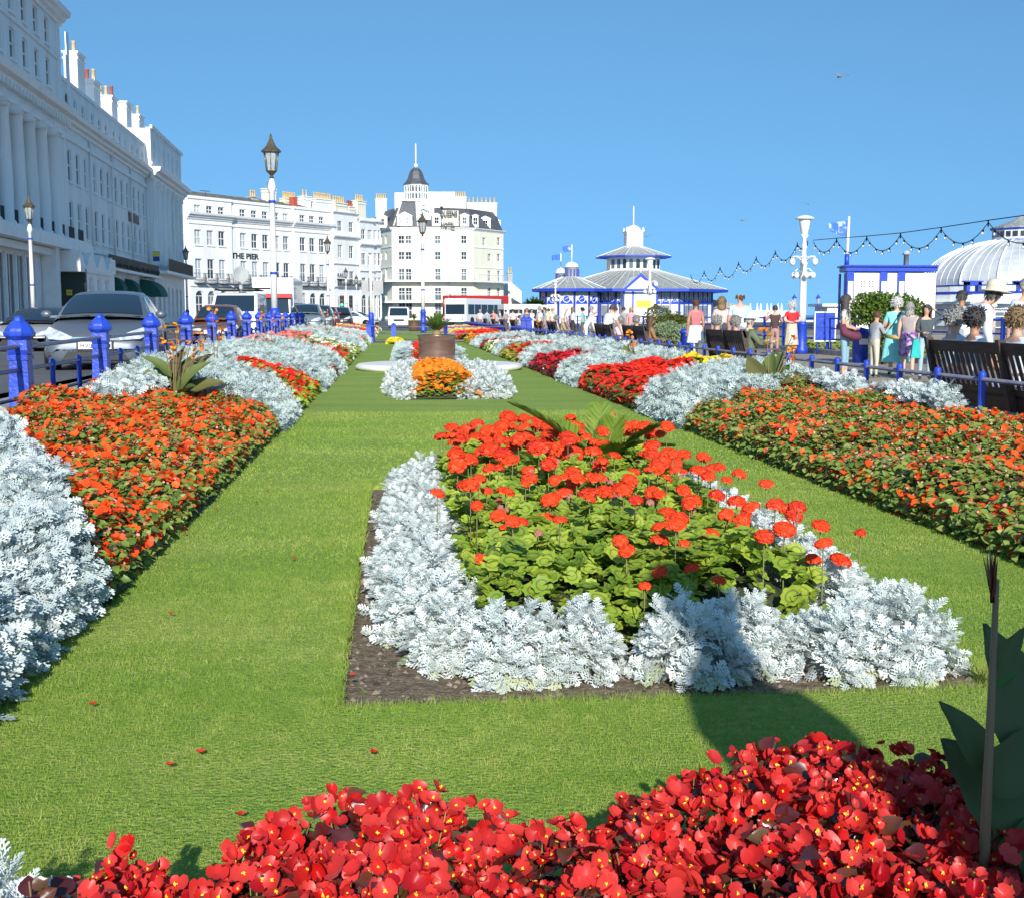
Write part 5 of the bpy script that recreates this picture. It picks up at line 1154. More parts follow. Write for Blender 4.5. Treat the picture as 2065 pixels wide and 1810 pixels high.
add('red_impatiens', 'red bedding flowers over green leaves in the middle of the left bed', -1, 30, 44, allof(diag(30.2, 2.6, 36.5, 2.6, -1), off_rail(-1, 1.7)), MIX('red_bright', 'imp_leaf', 650, .024), 'under')
add('cream_flowers', 'cream white daisies in the left bed next to the lawn', -1, 36, 48, allof(diag(36.5, 2.6, 43.5, 1.2, -1), off_rail(-1, 1.7)), MIX('cream_petal', 'gold_leaf', 650, .026), 'under')
add('silver_foliage', 'silver foliage beyond the cream daisies in the far left bed', -1, 43, 53, allof(diag(43.5, 1.2, 49.5, 1.2, -1)), SILVER_FAR, 'under_silver', .1)
add('red_impatiens', 'far red and pink flower strip at the end of the left bed', -1, 49, 58, allof(diag(49.5, 1.2, 54.5, 1.2, -1)), MIX('red_bright', 'imp_leaf', 900, .026), 'under', .08)
add('silver_foliage', 'last silver foliage clump of the left bed before the cross path', -1, 54, 61, allof(diag(54.5, 1.2, 60.8, 0, -1)), SILVER_FAR, 'under_silver', .08)
# right bed
R_ = 1
add('orange_impatiens', 'large block of green leaves dotted with orange flowers and pink buds, near right bed', R_, 4.6, 18, allof(diag(4.6, 0, 14.0, .9, R_), lambda X, Y: ~((X > 5.45) & (Y > 11.6))), IMP(165, 380), 'under', .04)
add('silver_foliage', 'silver foliage strip along the right railing behind the orange block', R_, 11.4, 18, allof(lambda X, Y: (X > 5.45) & (Y > 11.6 + .25 * np.sin(X * 9)) & (Y < 14.0 + .9 * (X - LX1))), SILVER, 'under_silver', .10)
add('silver_foliage', 'silver foliage band between orange and bright red blocks, right bed', R_, 13.6, 22, diag(14.0, .9, 16.6, 1.3, R_), SILVER_FAR, 'under_silver', .16)
add('red_geraniums', 'brilliant red geranium block with dark leaves below, right bed', R_, 16.4, 24.5, allof(diag(16.6, 1.3, 22.3, .35, R_), off_rail(R_, 1.9)), MIX('red_bright', 'dk_leaf', 1150, .030), 'under', .10)
add('yellow_flowers', 'yellow flowers by the right railing behind the red block', R_, 19, 25, allof(near_rail(R_, 1.9), lambda X, Y: (Y > 20.2) & (Y < 23) & (X < 6.0)), MIX('yellow_petal', 'gold_leaf', 900, .034), 'under', .16)
add('silver_foliage', 'silver foliage band beyond the bright red block, right bed', R_, 19, 28.5, allof(diag(22.3, .35, 25.2, .9, R_), lambda X, Y: ~((X > LX1 + 1.9) & (Y > 20.2) & (Y < 23))), SILVER_FAR, 'under_silver', .12)
add('dark_red_begonias', 'crimson flower dome beyond the silver band, right bed', R_, 25, 32, allof(diag(25.2, .9, 30.6, .5, R_), off_rail(R_, 1.3)), MIX('red_dark', 'beg_leaf', 1500, .024), 'under_red', .05)
add('silver_foliage', 'silver foliage surrounding the crimson dome toward the railing, right bed', R_, 25, 35.5, lambda X, Y: (((Y > 25.2 + .9 * (X - LX1)) & (X > LX1 + 1.3)) | (Y > 30.6 + .5 * (X - LX1))) & (Y < 32.6 + .9 * (X - LX1)), SILVER_FAR, 'under_silver', .14)
add('red_brown_flowers', 'rusty red flower dome with bronze leaves, right bed', R_, 32.4, 42, allof(diag(32.6, .9, 39.5, .6, R_), off_rail(R_, 1.6)), MIX('red_bright', 'gold_leaf', 700, .024), 'under_red', .05)
add('silver_foliage', 'silver foliage behind the rusty red dome, right bed', R_, 34, 44, lambda X, Y: (((Y > 32.6 + .9 * (X - LX1)) & (X > LX1 + 1.6)) | (Y > 39.5 + .6 * (X - LX1))) & (Y < 41 + 1.0 * (X - LX1)), SILVER_FAR, 'under_silver', .10)
add('cream_flowers', 'cream white daisies in the right bed next to the lawn', R_, 40.8, 49, allof(diag(41, 1.0, 46.5, .8, R_)), MIX('cream_petal', 'gold_leaf', 750, .028), 'under')
add('dark_red_begonias', 'far small crimson clump between silver and cream, right bed', R_, 46.4, 51, allof(diag(46.5, .8, 48.6, .8, R_)), MIX('red_dark', 'beg_leaf', 1500, .024), 'under_red')
add('silver_foliage', 'far silver clump beside the orange end clump, right bed', R_, 48, 56, allof(diag(48.6, .8, 53.5, .8, R_)), SILVER_FAR, 'under_silver', .06)
add('orange_marigolds', 'orange flower clump at the far end of the right bed', R_, 53, 61, allof(diag(53.5, .8, 60.5, 0, R_)), MIX('gold', 'gold_leaf', 1100, .026), 'under', .03)
for m in M_: m.build()
# beds beyond the cross path
FAR = [('silver_foliage', 'distant silver planting beyond the cross path, ', 'silver_far'), ('red_flowers', 'distant red planting beyond the cross path, ', 'red_bright'), ('purple_flowers', 'distant purple pink planting beyond the cross path, ', 'pink_petal'), ('yellow_flowers', 'distant yellow planting beyond the cross path, ', 'yellow_petal')]
for side in (-1, 1):
    for k in range(8):
        y0 = 67 + k * 4.5; nm, lb, m = FAR[(k + (side > 0)) % 4]
        Mass(nm, '%s strip from the path, %s side' % (ORD[k], 'left' if side < 0 else 'right'), side, y0, y0 + 4.5, lambda X, Y: X < 99, MIX(m, 'silver_far' if k % 2 else 'gold_leaf', 2200, .03, 1500), 'under_silver' if k % 2 else 'under', 0).build()
# ---- silver plants, each its own -------------------------------------------------
def silver_mesh(seed, rad=.27, hgt=.35, shoots=60, leaves=11, leaf=.098, green=.02):
    global RNG
    keep = RNG; RNG = np.random.default_rng(seed); S = Scatter()
    d = randdir(shoots, .05, .98); tip = d * np.array([rad, rad, hgt]) * RNG.uniform(.72, 1.0, (shoots, 1))
    P = []; F = []; U = []; SZ = []
    for i in range(shoots):
        ax = tip[i] / np.linalg.norm(tip[i]); ax = ax + np.array([0, 0, .35]); ax /= np.linalg.norm(ax)
        t1 = np.cross(ax, [0.3, .2, 1]); t1 /= np.linalg.norm(t1); t2 = np.cross(ax, t1)
        for k in range(leaves):
            a = k * 2.4 + i; lv = k / leaves; sp = .2 + .95 * lv
            f = ax * math.cos(sp) + (t1 * math.cos(a) + t2 * math.sin(a)) * math.sin(sp); P.append(tip[i] - ax * (.02 + .10 * lv)); F.append(f); U.append(ax + .2 * np.array([0, -.3, 1])); SZ.append(leaf * (.62 + .5 * lv) * RNG.uniform(.85, 1.15))
    P, F, U, SZ = map(np.array, (P, F, U, SZ)); n = len(P); S.put(LS_N, P, frames(F, U), SZ, mi=0)
    m = int(n * green) + 3; a = RNG.uniform(0, 2 * math.pi, m); Pb = np.stack([np.cos(a) * rad * .5, np.sin(a) * rad * .5, np.full(m, .07)], 1)
    S.put(LS_N, Pb, frames(np.stack([np.cos(a), np.sin(a), -.25 + 0 * a], 1), np.tile(UPV, (m, 1))), RNG.uniform(.1, .15, m), mi=1)
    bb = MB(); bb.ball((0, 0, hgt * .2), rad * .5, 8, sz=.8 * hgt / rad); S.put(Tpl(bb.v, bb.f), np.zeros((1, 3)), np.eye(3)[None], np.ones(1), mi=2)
    me = S.mesh('silver_plant', [MT['silver'], MT['silver_green'], MT['under_silver']]); RNG = keep; return me
SM = [silver_mesh(100 + i) for i in range(4)]
def silver_at(x, y, s, label, group, k, z=-.045, sz=None):
    o = inst('silver_leaf_plant', SM[k % 4]); o.location = (x, y, z); o.rotation_euler.z = k * 1.7; o.scale = (s, s, sz or s); return tag(o, label, 'plant', group)
FR = [(.20, 4.76, .84, 'leftmost silver plant of the front row, at the left front corner of the bed'), (.42, 4.58, .90, 'second silver plant from the left in the front row'), (.67, 4.58, .86, 'third front row silver plant, left of the gap of bare soil'),
      (1.12, 4.48, .90, 'tall silver plant in the middle of the front row, right of the bare soil gap'), (1.38, 4.62, .86, 'silver plant standing in the dark shadow in the front row'), (1.68, 4.50, .86, 'front row silver plant between the shadowed plant and the right corner'), (1.97, 4.52, .96, 'largest silver plant at the right front corner of the bed')]
for i, (x, y, s, lb) in enumerate(FR): silver_at(x, y, s, lb, 'silver plants edging the front bed', i, sz=s * (1.0 if i != 3 else 1.12))
k = 7
for side, xs_, nm in ((-1, lambda y: .12 + .008 * (y - 5), 'left'), (1, lambda y: 1.98 - .01 * (y - 5), 'right')):
    y = 5.2; j = 1
    while y < 9.5:
        silver_at(xs_(y) + RNG.normal(0, .03), y, 1.02 + .1 * RNG.random(), '%s silver plant from the front in the %s edging row' % (ORD[j - 1], nm), 'silver plants edging the front bed', k, sz=.92 + .1 * RNG.random()); y += .40; k += 1; j += 1
for j, x in enumerate(np.arange(.3, 2.0, .34)): silver_at(x, 9.5, .8, '%s silver plant from the left in the back edging row' % ORD[j], 'silver plants edging the front bed', k); k += 1
q = atZ(15, 1775, .25); silver_at(q.x, q.y, .80, 'silver plant at the bottom left corner of the photo', None, 3, z=.02); q = atZ(110, 1800, .25); silver_at(q.x, q.y, .66, 'silver plant among the red begonias at the bottom left', None, 1, z=.02)
# second island bed: silver wings round orange marigolds
for j, (x, y, s) in enumerate([(.08, 20.15, 1.15), (.02, 20.9, 1.1), (.05, 21.7, 1.15), (.02, 22.6, 1.2), (.05, 23.6, 1.2), (.06, 24.7, 1.2), (.3, 25.4, 1.2), (1.62, 20.1, 1.25), (1.38, 20.15, 1.1), (1.12, 20.05, .8), (1.7, 20.9, 1.25), (1.5, 21.0, 1.2), (1.68, 21.8, 1.3), (1.62, 22.8, 1.3), (1.6, 23.9, 1.3), (1.65, 25.0, 1.2), (1.35, 25.6, 1.2), (.9, 25.8, 1.2), (.25, 26.1, 1.1)]):
    silver_at(x, y, s, 'silver plant massed at the %s of the orange flowers before the copper pot' % ('left' if x < .5 else 'right'), 'silver plants %s of the orange flowers' % ('left' if x < .5 else 'right'), j, sz=s * 1.15)
def island(name, label, x0, x1, y0, y1, recipe, under, h, lod):
    S = Scatter(); mats = []
    def hz(X, Y): return h * (1 - np.clip(np.abs((X - (x0 + x1) / 2) / ((x1 - x0) / 2)), 0, 1) ** 4) * np.clip((Y - y0 + .03) / .5, .0, 1) ** .7
    gx = np.linspace(x0, x1, 14); gy = np.linspace(y0, y1, 20); GX, GY = np.meshgrid(gx, gy); Z = np.maximum(hz(GX, GY) - .07, -.03)
    F = [(j * 14 + i, j * 14 + i + 1, (j + 1) * 14 + i + 1, (j + 1) * 14 + i) for j in range(19) for i in range(13)]
    S.put(Tpl(np.stack([GX.ravel(), GY.ravel(), Z.ravel()], 1), F), np.zeros((1, 3)), np.eye(3)[None], np.ones(1)); mats.append(MT[under])
    for (tpl, mt, den, size, lift) in recipe:
        n = int(den * (x1 - x0) * (y1 - y0)); X = RNG.uniform(x0, x1, n); Y = RNG.uniform(y0, y1, n); mi = len(mats); mats.append(MT[mt])
        a = RNG.uniform(0, 2 * math.pi, n); S.put(tpl, np.stack([X, Y, hz(X, Y) + lift + RNG.normal(0, .02, n)], 1), frames(np.stack([np.cos(a), np.sin(a), .2 + 0 * a], 1), np.stack([RNG.normal(0, .4, n), RNG.normal(-.5, .3, n), np.ones(n)], 1)), size * RNG.uniform(.7, 1.3, n), mi=mi)
    tag(S.build(name, mats), label, 'flowers', kind='stuff')
island('orange_marigolds', 'orange daisy flowers on yellow green leaves in front of the copper pot', .22, 1.4, 19.9, 25.6, [(OV, 'gold_leaf', 1500, .06, 0), (FL5, 'gold', 330, .036, .05)], 'under', .36, 1)
island('red_flowers', 'small red flower patch beside the copper pot behind the white ring', .35, 1.6, 34, 40, [(OV, 'gold_leaf', 500, .1, 0), (FLL, 'red_bright', 260, .06, .05)], 'under', .42, 1)
island('silver_foliage', 'silver foliage left of the copper pot beyond the white ring', -.02, .55, 34, 44, [(LS_F, 'silver_far', 420, .16, 0)], 'under_silver', .36, 1)
island('silver_foliage', 'silver foliage right of the copper pot beyond the white ring', 1.5, 1.86, 34, 44, [(LS_F, 'silver_far', 420, .16, 0)], 'under_silver', .36, 1)
island('yellow_flowers', 'low yellow flower patch on the lawn left of the copper pot', -.45, .3, 56.5, 59.5, [(OV, 'gold_leaf', 300, .12, 0), (FLL, 'yellow_petal', 300, .09, .03)], 'under', .16, 1)
# ---- geraniums of the front bed -----------------------------------------------------
def geraniums():
    S = Scatter(); mats = [MT['under'], MT['ger_leaf'], MT['ger_zone'], MT['ger_red'], MT['stem'], MT['ger_dry']]
    x0, x1, y0, y1 = .34, 1.80, 4.84, 9.3
    def hz(X, Y): return .30 + .05 * np.sin(X * 5) * np.sin(Y * 4) + .08 * np.clip((Y - 5) / 3, 0, 1) - .20 * np.clip(1 - (Y - y0) / .35, 0, 1) ** 1.5 - .1 * np.clip(1 - np.minimum(X - x0, x1 - X) / .2, 0, 1)
    gx = np.linspace(x0, x1, 20); gy = np.linspace(y0, y1, 50); GX, GY = np.meshgrid(gx, gy); F = [(j * 20 + i, j * 20 + i + 1, (j + 1) * 20 + i + 1, (j + 1) * 20 + i) for j in range(49) for i in range(19)]
    S.put(Tpl(np.stack([GX.ravel(), GY.ravel(), np.maximum(hz(GX, GY) - .16, -.03).ravel()], 1), F), np.zeros((1, 3)), np.eye(3)[None], np.ones(1), mi=0)
    n = 4300; X = RNG.uniform(x0 - .04, x1 + .04, n); Y = RNG.uniform(y0 - .05, y1, n); Z = hz(X, Y) + RNG.normal(-.02, .035, n)
    a = RNG.uniform(0, 2 * math.pi, n); S.put(GL, np.stack([X, Y, Z], 1), frames(np.stack([np.cos(a), np.sin(a), RNG.normal(0, .2, n)], 1), np.stack([RNG.normal(0, .6, n), RNG.normal(-.45, .55, n), np.ones(n)], 1)), RNG.uniform(.022, .056, n)); S.MI[-1] = S.MI[-1] + 1
    # flower heads, thicker toward the back and the right as in the photo
    heads = []
    tries = 0
    while len(heads) < 185 and tries < 9000:
        tries += 1; x = RNG.uniform(x0, x1 + .08); y = RNG.uniform(4.95, 9.5); w = .42 + .6 * np.clip((y - 6.2) / 2.2, 0, 1) + .25 * (x > 1.1) + .22 * (x > 1.25) * (y > 5.3)
        if RNG.random() < w and all((x - h[0]) ** 2 + (y - h[1]) ** 2 > (.013 if y < 7.5 else .007) for h in heads): heads.append((x, y))
    fixed = [(1087, 1122), (1022, 1063), (1098, 1045), (1245, 1040), (1190, 960), (1060, 975), (882, 995), (1345, 1035), (1380, 1098), (1432, 1078), (1490, 957), (1545, 975), (1735, 1075), (1655, 1060), (1640, 1128), (1695, 1130), (1575, 1115), (1300, 1182), (995, 868), (1230, 880), (1500, 1070), (1590, 1030), (1330, 1090), (968, 1128), (1450, 1170)]
    for px, py in fixed:
        g = atZ(px, py, .27 if py > 1100 else (.34 if py > 1000 else .42)); heads.append((g.x, g.y))
    H_ = np.array(heads); n = len(H_); zt = hz(np.clip(H_[:, 0], x0 + .2, x1 - .2), H_[:, 1]) + RNG.uniform(.05, .17, n); zt[-len(fixed):] = [.27 if py > 1100 else (.34 if py > 1000 else .42) for _, py in fixed]
    r = RNG.uniform(.028, .054, n) * (1 + .35 * (H_[:, 1] > 7.2)); a = RNG.uniform(0, 6.28, n)
    S.put(UMB, np.stack([H_[:, 0], H_[:, 1], zt], 1), frames(np.stack([np.cos(a), np.sin(a), RNG.normal(0, .15, n)], 1), np.stack([RNG.normal(0, .2, n), RNG.normal(-.2, .2, n), np.ones(n)], 1)), np.stack([r * RNG.uniform(.85, 1.25, n), r * RNG.uniform(.85, 1.2, n), r * RNG.uniform(.55, .85, n)], 1), mi=3)
    # vary within a head: shift rnd per floret
    S.RN[-1] = np.clip(S.RN[-1] * .6 + RNG.random(len(S.RN[-1])) * .4, 0, 1)
    st = Tpl([(-1, 0, 0), (.5, .87, 0), (.5, -.87, 0), (-1, 0, 1), (.5, .87, 1), (.5, -.87, 1)], [(0, 1, 4, 3), (1, 2, 5, 4), (2, 0, 3, 5)])
    zb = .12; ln = zt - zb; sc = np.stack([np.full(n, .0035), np.full(n, .0035), ln], 1); S.put(st, np.stack([H_[:, 0], H_[:, 1], np.full(n, zb)], 1), np.tile(np.eye(3), (n, 1, 1)), sc, mi=4)
    m = 26; X = RNG.uniform(x0 + .1, x1 - .1, m); Y = RNG.uniform(5.1, 9, m); Z = hz(X, Y) + .06; S.put(UMB, np.stack([X, Y, Z], 1), frames(randdir(m, -.2, .2), np.tile(UPV, (m, 1))), RNG.uniform(.016, .026, m), mi=5)
    sc = np.stack([np.full(m, .003), np.full(m, .003), Z - zb], 1); S.put(st, np.stack([X, Y, np.full(m, zb)], 1), np.tile(np.eye(3), (m, 1, 1)), sc, mi=4)
    tag(S.build('red_geraniums', mats), 'scarlet geraniums with zoned round green leaves filling the front bed inside the silver edging', 'geraniums', kind='stuff')
geraniums()
# ---- begonias at the photographer's feet ----------------------------------------------
def begonias():
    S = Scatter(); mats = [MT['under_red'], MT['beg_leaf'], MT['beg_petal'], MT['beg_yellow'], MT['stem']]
    # crest of the bed edge: (X, Y) of the lawn-side face and plant height there
    out = [(-250, 1850), (0, 1800), (70, 1735), (160, 1730), (230, 1680), (330, 1738), (395, 1800), (430, 1760), (480, 1700), (560, 1625), (640, 1612), (720, 1590), (830, 1568), (880, 1570), (905, 1625), (1000, 1650), (1060, 1668), (1130, 1612), (1200, 1655), (1260, 1600), (1340, 1612), (1400, 1530), (1470, 1500), (1600, 1498), (1700, 1496), (1800, 1512), (1950, 1505), (2100, 1510), (2400, 1520)]
    cx, ce, ch = [], [], []
    for px, py in out:
        E_ = float(np.interp(px, [0, 500, 850, 1300, 1450, 2400], [2.38, 2.42, 2.50, 2.46, 2.60, 2.62])); q = atY(px, py, E_ - .07); cx.append(q.x); ce.append(E_); ch.append(q.z - (.035 if px > 250 else .05))
    def hz(X, Y):
        e = np.interp(X, cx, ce); h = np.interp(X, cx, ch); d = np.clip((e - Y) / .08, 0, 1) ** .5
        return (h + .035 * np.sin(X * 17 + Y * 6) * np.sin(Y * 15) ) * d
    gx = np.linspace(-1.5, 2.3, 60); gy = np.linspace(1.45, 2.68, 22); GX, GY = np.meshgrid(gx, gy); F = [(j * 60 + i, j * 60 + i + 1, (j + 1) * 60 + i + 1, (j + 1) * 60 + i) for j in range(21) for i in range(59)]
    S.put(Tpl(np.stack([GX.ravel(), GY.ravel(), np.maximum(hz(GX, GY) - .11, -.04).ravel()], 1), F), np.zeros((1, 3)), np.eye(3)[None], np.ones(1), mi=0)
    n = 5200; X = RNG.uniform(-1.4, 2.2, n); Y = RNG.uniform(1.5, 2.68, n); ok = Y < np.interp(X, cx, ce) + .01; X, Y = X[ok], Y[ok]; n = len(X); Z = hz(X, Y) + RNG.normal(-.03, .022, n)
    a = RNG.uniform(0, 2 * math.pi, n); BL = ovate(6, .42, .22, .15)
    S.put(BL, np.stack([X, Y, Z], 1), frames(np.stack([np.cos(a), np.sin(a), RNG.normal(.5, .4, n)], 1), np.stack([RNG.normal(0, .5, n), RNG.normal(-.2, .5, n), np.ones(n)], 1)), RNG.uniform(.03, .058, n), mi=1)
    n = 17500; X = RNG.uniform(-1.4, 2.2, n); Y = RNG.uniform(1.5, 2.70, n); e = np.interp(X, cx, ce); ok = (Y < e + .02) & ~((X < ratio(165) * 2.3) & (Y > 2.12) & (Y < 2.33)) & (RNG.random(n) < .62 + .3 * np.sin(X * 9 + Y * 11) * np.sin(Y * 8 - X * 5)); X, Y = X[ok], Y[ok]; n = len(X); Z = hz(X, Y) + np.clip(RNG.normal(.016, .024, n), -.05, .042)
    a = RNG.uniform(0, 2 * math.pi, n)
    sc_ = RNG.uniform(.011, .026, n); sc_ = np.stack([sc_, sc_ * RNG.uniform(.6, 1.1, n), sc_ * RNG.uniform(.5, 2.4, n)], 1)
    Fm = frames(np.stack([np.cos(a), np.sin(a), RNG.normal(0, .5, n)], 1), np.stack([RNG.normal(0, .8, n), RNG.normal(-.8, .8, n), np.ones(n) * .9], 1)); P_ = np.stack([X, Y, Z], 1); hh = RNG.random(n) < .5
    S.put(BEG, P_[hh], Fm[hh], sc_[hh]); S.MI[-1] = S.MI[-1] + 2; S.put(BEG2, P_[~hh], Fm[~hh], sc_[~hh], mi=2)
    m = 700; X = RNG.uniform(-1.4, 2.2, m); Y = RNG.uniform(1.5, 2.6, m); ok = Y < np.interp(X, cx, ce); X, Y = X[ok], Y[ok]; m = len(X); Z = hz(X, Y)
    st = Tpl([(-1, 0, 0), (.5, .87, 0), (.5, -.87, 0), (-1, 0, 1), (.5, .87, 1), (.5, -.87, 1)], [(0, 1, 4, 3), (1, 2, 5, 4), (2, 0, 3, 5)]); a = RNG.uniform(0, 6.28, m)
    up = np.stack([RNG.normal(0, .3, m), RNG.normal(0, .3, m), np.ones(m)], 1); S.put(st, np.stack([X, Y, Z - .05], 1), frames(np.stack([np.cos(a), np.sin(a), 0 * a], 1), up), np.stack([np.full(m, .002), np.full(m, .002), np.full(m, .07)], 1), mi=4)
    tag(S.build('red_begonias', mats), 'glossy red begonias with yellow centres and bronze leaves along the bottom of the photo', 'begonias', kind='stuff')
begonias()
# ---- palms, cannas, shrubs -------------------------------------------------------------
MT['palm'] = leafmat('palm_leaflet', (.10, .20, .02), (.26, .34, .04), .4, .25)
MT['palm_dk'] = leafmat('potted_palm_leaflet', (.04, .12, .015), (.12, .22, .03), .4, .2)
LFT = Tpl([(-.05, 0, 0), (.05, 0, 0), (.035, .6, -.02), (0, 1, -.10), (-.035, .6, -.02)], [(0, 1, 2, 3, 4)])
def frond(S, base, dirv, L, arch, nl, ll, mi=0, mis=1, w=1):
    d = Vector(dirv).normalized(); side = d.cross(Vector((0, 0, 1))).normalized(); P = []
    for k in range(13):
        t = k / 12; p = Vector(base) + d * L * t + Vector((0, 0, -arch * L * t * t)); P.append(p)
    mb = MB(); mb.tube(P, [.009 * (1 - .75 * k / 12) * w for k in range(13)], 4); S.put(Tpl(mb.v, mb.f), np.zeros((1, 3)), np.eye(3)[None], np.ones(1), mi=mis)
    pos = []; F = []; U = []; SZ = []
    for k in range(nl):
        t = .12 + .88 * k / nl; i = min(11, int(t * 12)); u = t * 12 - i; p = P[i].lerp(P[i + 1], u); tan = (P[i + 1] - P[i]).normalized(); up = side.cross(tan).normalized()
        for s in (-1, 1):
            f = (side * s * 1.0 + tan * (.75 + .7 * t) + up * .35 + Vector(RNG.normal(0, .07, 3))); pos.append(p); F.append(f); U.append(up); SZ.append(ll * (math.sin(math.pi * min(.97, t * .85 + .12)) ** .6))
    S.put(LFT, np.array([list(p) for p in pos]), frames(np.array([list(f) for f in F]), np.array([list(u) for u in U])), np.array(SZ), mi=mi)
def palm_front():
    S = Scatter(); g = atZ(1215, 1000, .12); b = (0, 0, 0)
    base = Vector((g.x, g.y, .30))
    for (px, py, dy, arch) in ((1030, 815, .1, .25), (1210, 818, .3, .12), (1325, 862, -.1, .3), (1425, 958, -.2, .3), (925, 945, -.2, .3), (1120, 850, .4, .2), (1260, 900, -.3, .35), (1290, 985, -.4, .4), (1050, 930, -.3, .35), (1170, 1010, -.5, .5), (1350, 900, .3, .3), (1090, 1000, -.5, .4), (1240, 850, .1, .2), (1400, 1000, -.35, .3)):
        tip = atY(px, py, g.y + dy); v = tip - base; L = v.length; v.z += arch * L; frond(S, b, tuple(v), v.length, arch * L / v.length, 74, .185)
    o = S.build('palm', [MT['palm'], MT['stem']]); o.location = (g.x, g.y, .30); return tag(o, 'young feathery palm rising from the middle of the front geranium bed', 'palm')
palm_front()
def pot_and_palm(x, y, lab1, lab2, s=1, z=0, nfr=26):
    mb = MB(); h = .86 * s; r = .47 * s
    mb.lathe([(r * .72, 0), (r * .84, .08 * s), (r * .95, .35 * s), (r * .985, h * .8), (r * .97, h * .93), (r * 1.03, h * .95), (r * 1.04, h * .99), (r * 1.0, h), (r * .93, h), (r * .9, h * .93)], 40); o = mb.build('plant_pot', MT['copper']); o.location = (x, y, z); tag(o, lab1, 'plant pot')
    mb = MB(); mb.lathe([(.01, h * .9), (r * .9, h * .905)], 20); mb.build('potting_soil', MT['soil'], o)
    S = Scatter(); mb = MB(); mb.lathe([(.09 * s, 0), (.12 * s, .05), (.10 * s, .16 * s), (.05 * s, .2 * s)], 10); S.put(Tpl(mb.v, mb.f), np.zeros((1, 3)), np.eye(3)[None], np.ones(1), mi=1)
    for k in range(nfr):
        a = k * 2.4; el = R(38 + 45 * (k % 5) / 4); frond(S, (0, 0, .15 * s), (math.cos(a) * math.cos(el), math.sin(a) * math.cos(el), math.sin(el)), .60 * s, .22, 22, .14 * s, w=1.2)
    p = S.build('palm', [MT['palm_dk'], MT['stem']]); p.location = (x, y, z + h * .9); tag(p, lab2, 'palm')
pc = atZ(888, 735, 0); PCX = 1.02 + .02
pot_and_palm(atY(881, 700, 30.2).x, 30.2, 'large round brown copper glazed pot standing in the middle of the white ring', 'bushy green palm growing in the large copper coloured pot', 1.0)
pot_and_palm(atY(835, 665, 100).x, 100, 'smaller looking brown pot far down the garden left of the large pot', 'small distant palm in the far brown pot', 1.05, 0, 16)
mb = MB(); mb.lathe([(2.02, 0), (2.08, .05), (2.07, .10), (2.0, .15), (1.9, .16), (1.75, .155), (.2, .15), (.01, .15)], 64, (PCX, 30.2)); tag(mb.build('stone_ring', MT['stone_white']), 'flat round white stone plinth ring around the copper pot', 'plinth')
MT['canna_leaf'] = leafmat('canna_leaf', (.055, .11, .028), (.16, .20, .05), .45, .2, c=(.14, .10, .045))
MT['canna_dark'] = leafmat('dark_canna_leaf', (.06, .12, .035), (.09, .12, .05), .6, .2, c=(.05, .16, .04), spec=.15)
MT['canna_or'] = leafmat('canna_flower', (.95, .45, .03), (.92, .20, .05), .5, .3)
MT['canna_stem'] = leafmat('canna_stem', (.14, .12, .05), (.26, .16, .09), .6, 0)
def big_leaf(w=.22, n=10, seed=0):
    v = []; f = []; rs = random.Random(seed)
    for k in range(n + 1):
        t = k / n; ww = w * math.sin(math.pi * min(1, t ** .75)) ** .8 if 0 < t < 1 else .008
        for j, x in enumerate((-1, -.5, 0, .5, 1)):
            v.append((x * ww * (1 + .06 * rs.uniform(-1, 1)), t, .10 * abs(x) * ww / w - .32 * t * t + .02 * math.sin(7 * t + x * 3)))
    for k in range(n):
        for j in range(4): f.append((k * 5 + j, k * 5 + j + 1, (k + 1) * 5 + j + 1, (k + 1) * 5 + j))
    return Tpl(v, f)
BLF = [big_leaf(.22, 10, i) for i in range(3)]
def canna(x, y, z, h, leaves, flowers, label, leafm='canna_leaf', scale=1.0, fl='canna_or', group=None):
    S = Scatter()
    for i, (a, el, L, zb) in enumerate(leaves):
        a, el = R(a), R(el); f = np.array([[math.cos(a) * math.cos(el), math.sin(a) * math.cos(el), math.sin(el)]]); up = np.array([[0, -.55, 1.0]]) if el < R(60) else np.array([[math.cos(a + 2), -1., .3]])
        S.put(BLF[i % 3], np.array([[.03 * math.cos(a), .03 * math.sin(a), zb]]), frames(f, up), np.array([L]))
    lf = S.mesh('leaves', [MT[leafm]], smooth=True) if leaves else None
    root = empty('canna_plant', label, 'plant', (x, y, z), group=group); lo = inst('leaves', lf, root) if leaves else None
    S = Scatter()
    for (dx, dy, hh) in flowers or [(0, 0, h)]:
        mb = MB(); mb.tube([(0, 0, 0), (dx * .4, dy * .4, hh * .5), (dx, dy, hh)], [.010 * scale, .008 * scale, .004 * scale], 6); S.put(Tpl(mb.v, mb.f), np.zeros((1, 3)), np.eye(3)[None], np.ones(1), mi=0)
    inst('stems', S.mesh('stems', [MT['canna_stem']]), root)
    if flowers:
        S = Scatter(); P = []
        for (dx, dy, hh) in flowers:
            for q in range(9): P.append((dx + RNG.normal(0, .035), dy + RNG.normal(0, .03), hh + RNG.uniform(-.22, .03)))
        P = np.array(P); n = len(P); S.put(FL5, P, frames(randdir(n, -.3, .5), randdir(n, -.2, 1)), RNG.uniform(.02, .038, n)); inst('flowers', S.mesh('flowers', [MT[fl]]), root)
    return root
LV1 = [(170, 25, .55, .15), (100, 65, .6, .1), (60, 70, .6, .1), (20, 35, .5, .12), (200, 55, .45, .2), (130, 75, .55, .25), (300, 50, .4, .1), (0, 60, .45, .3), (240, 30, .4, .1)]
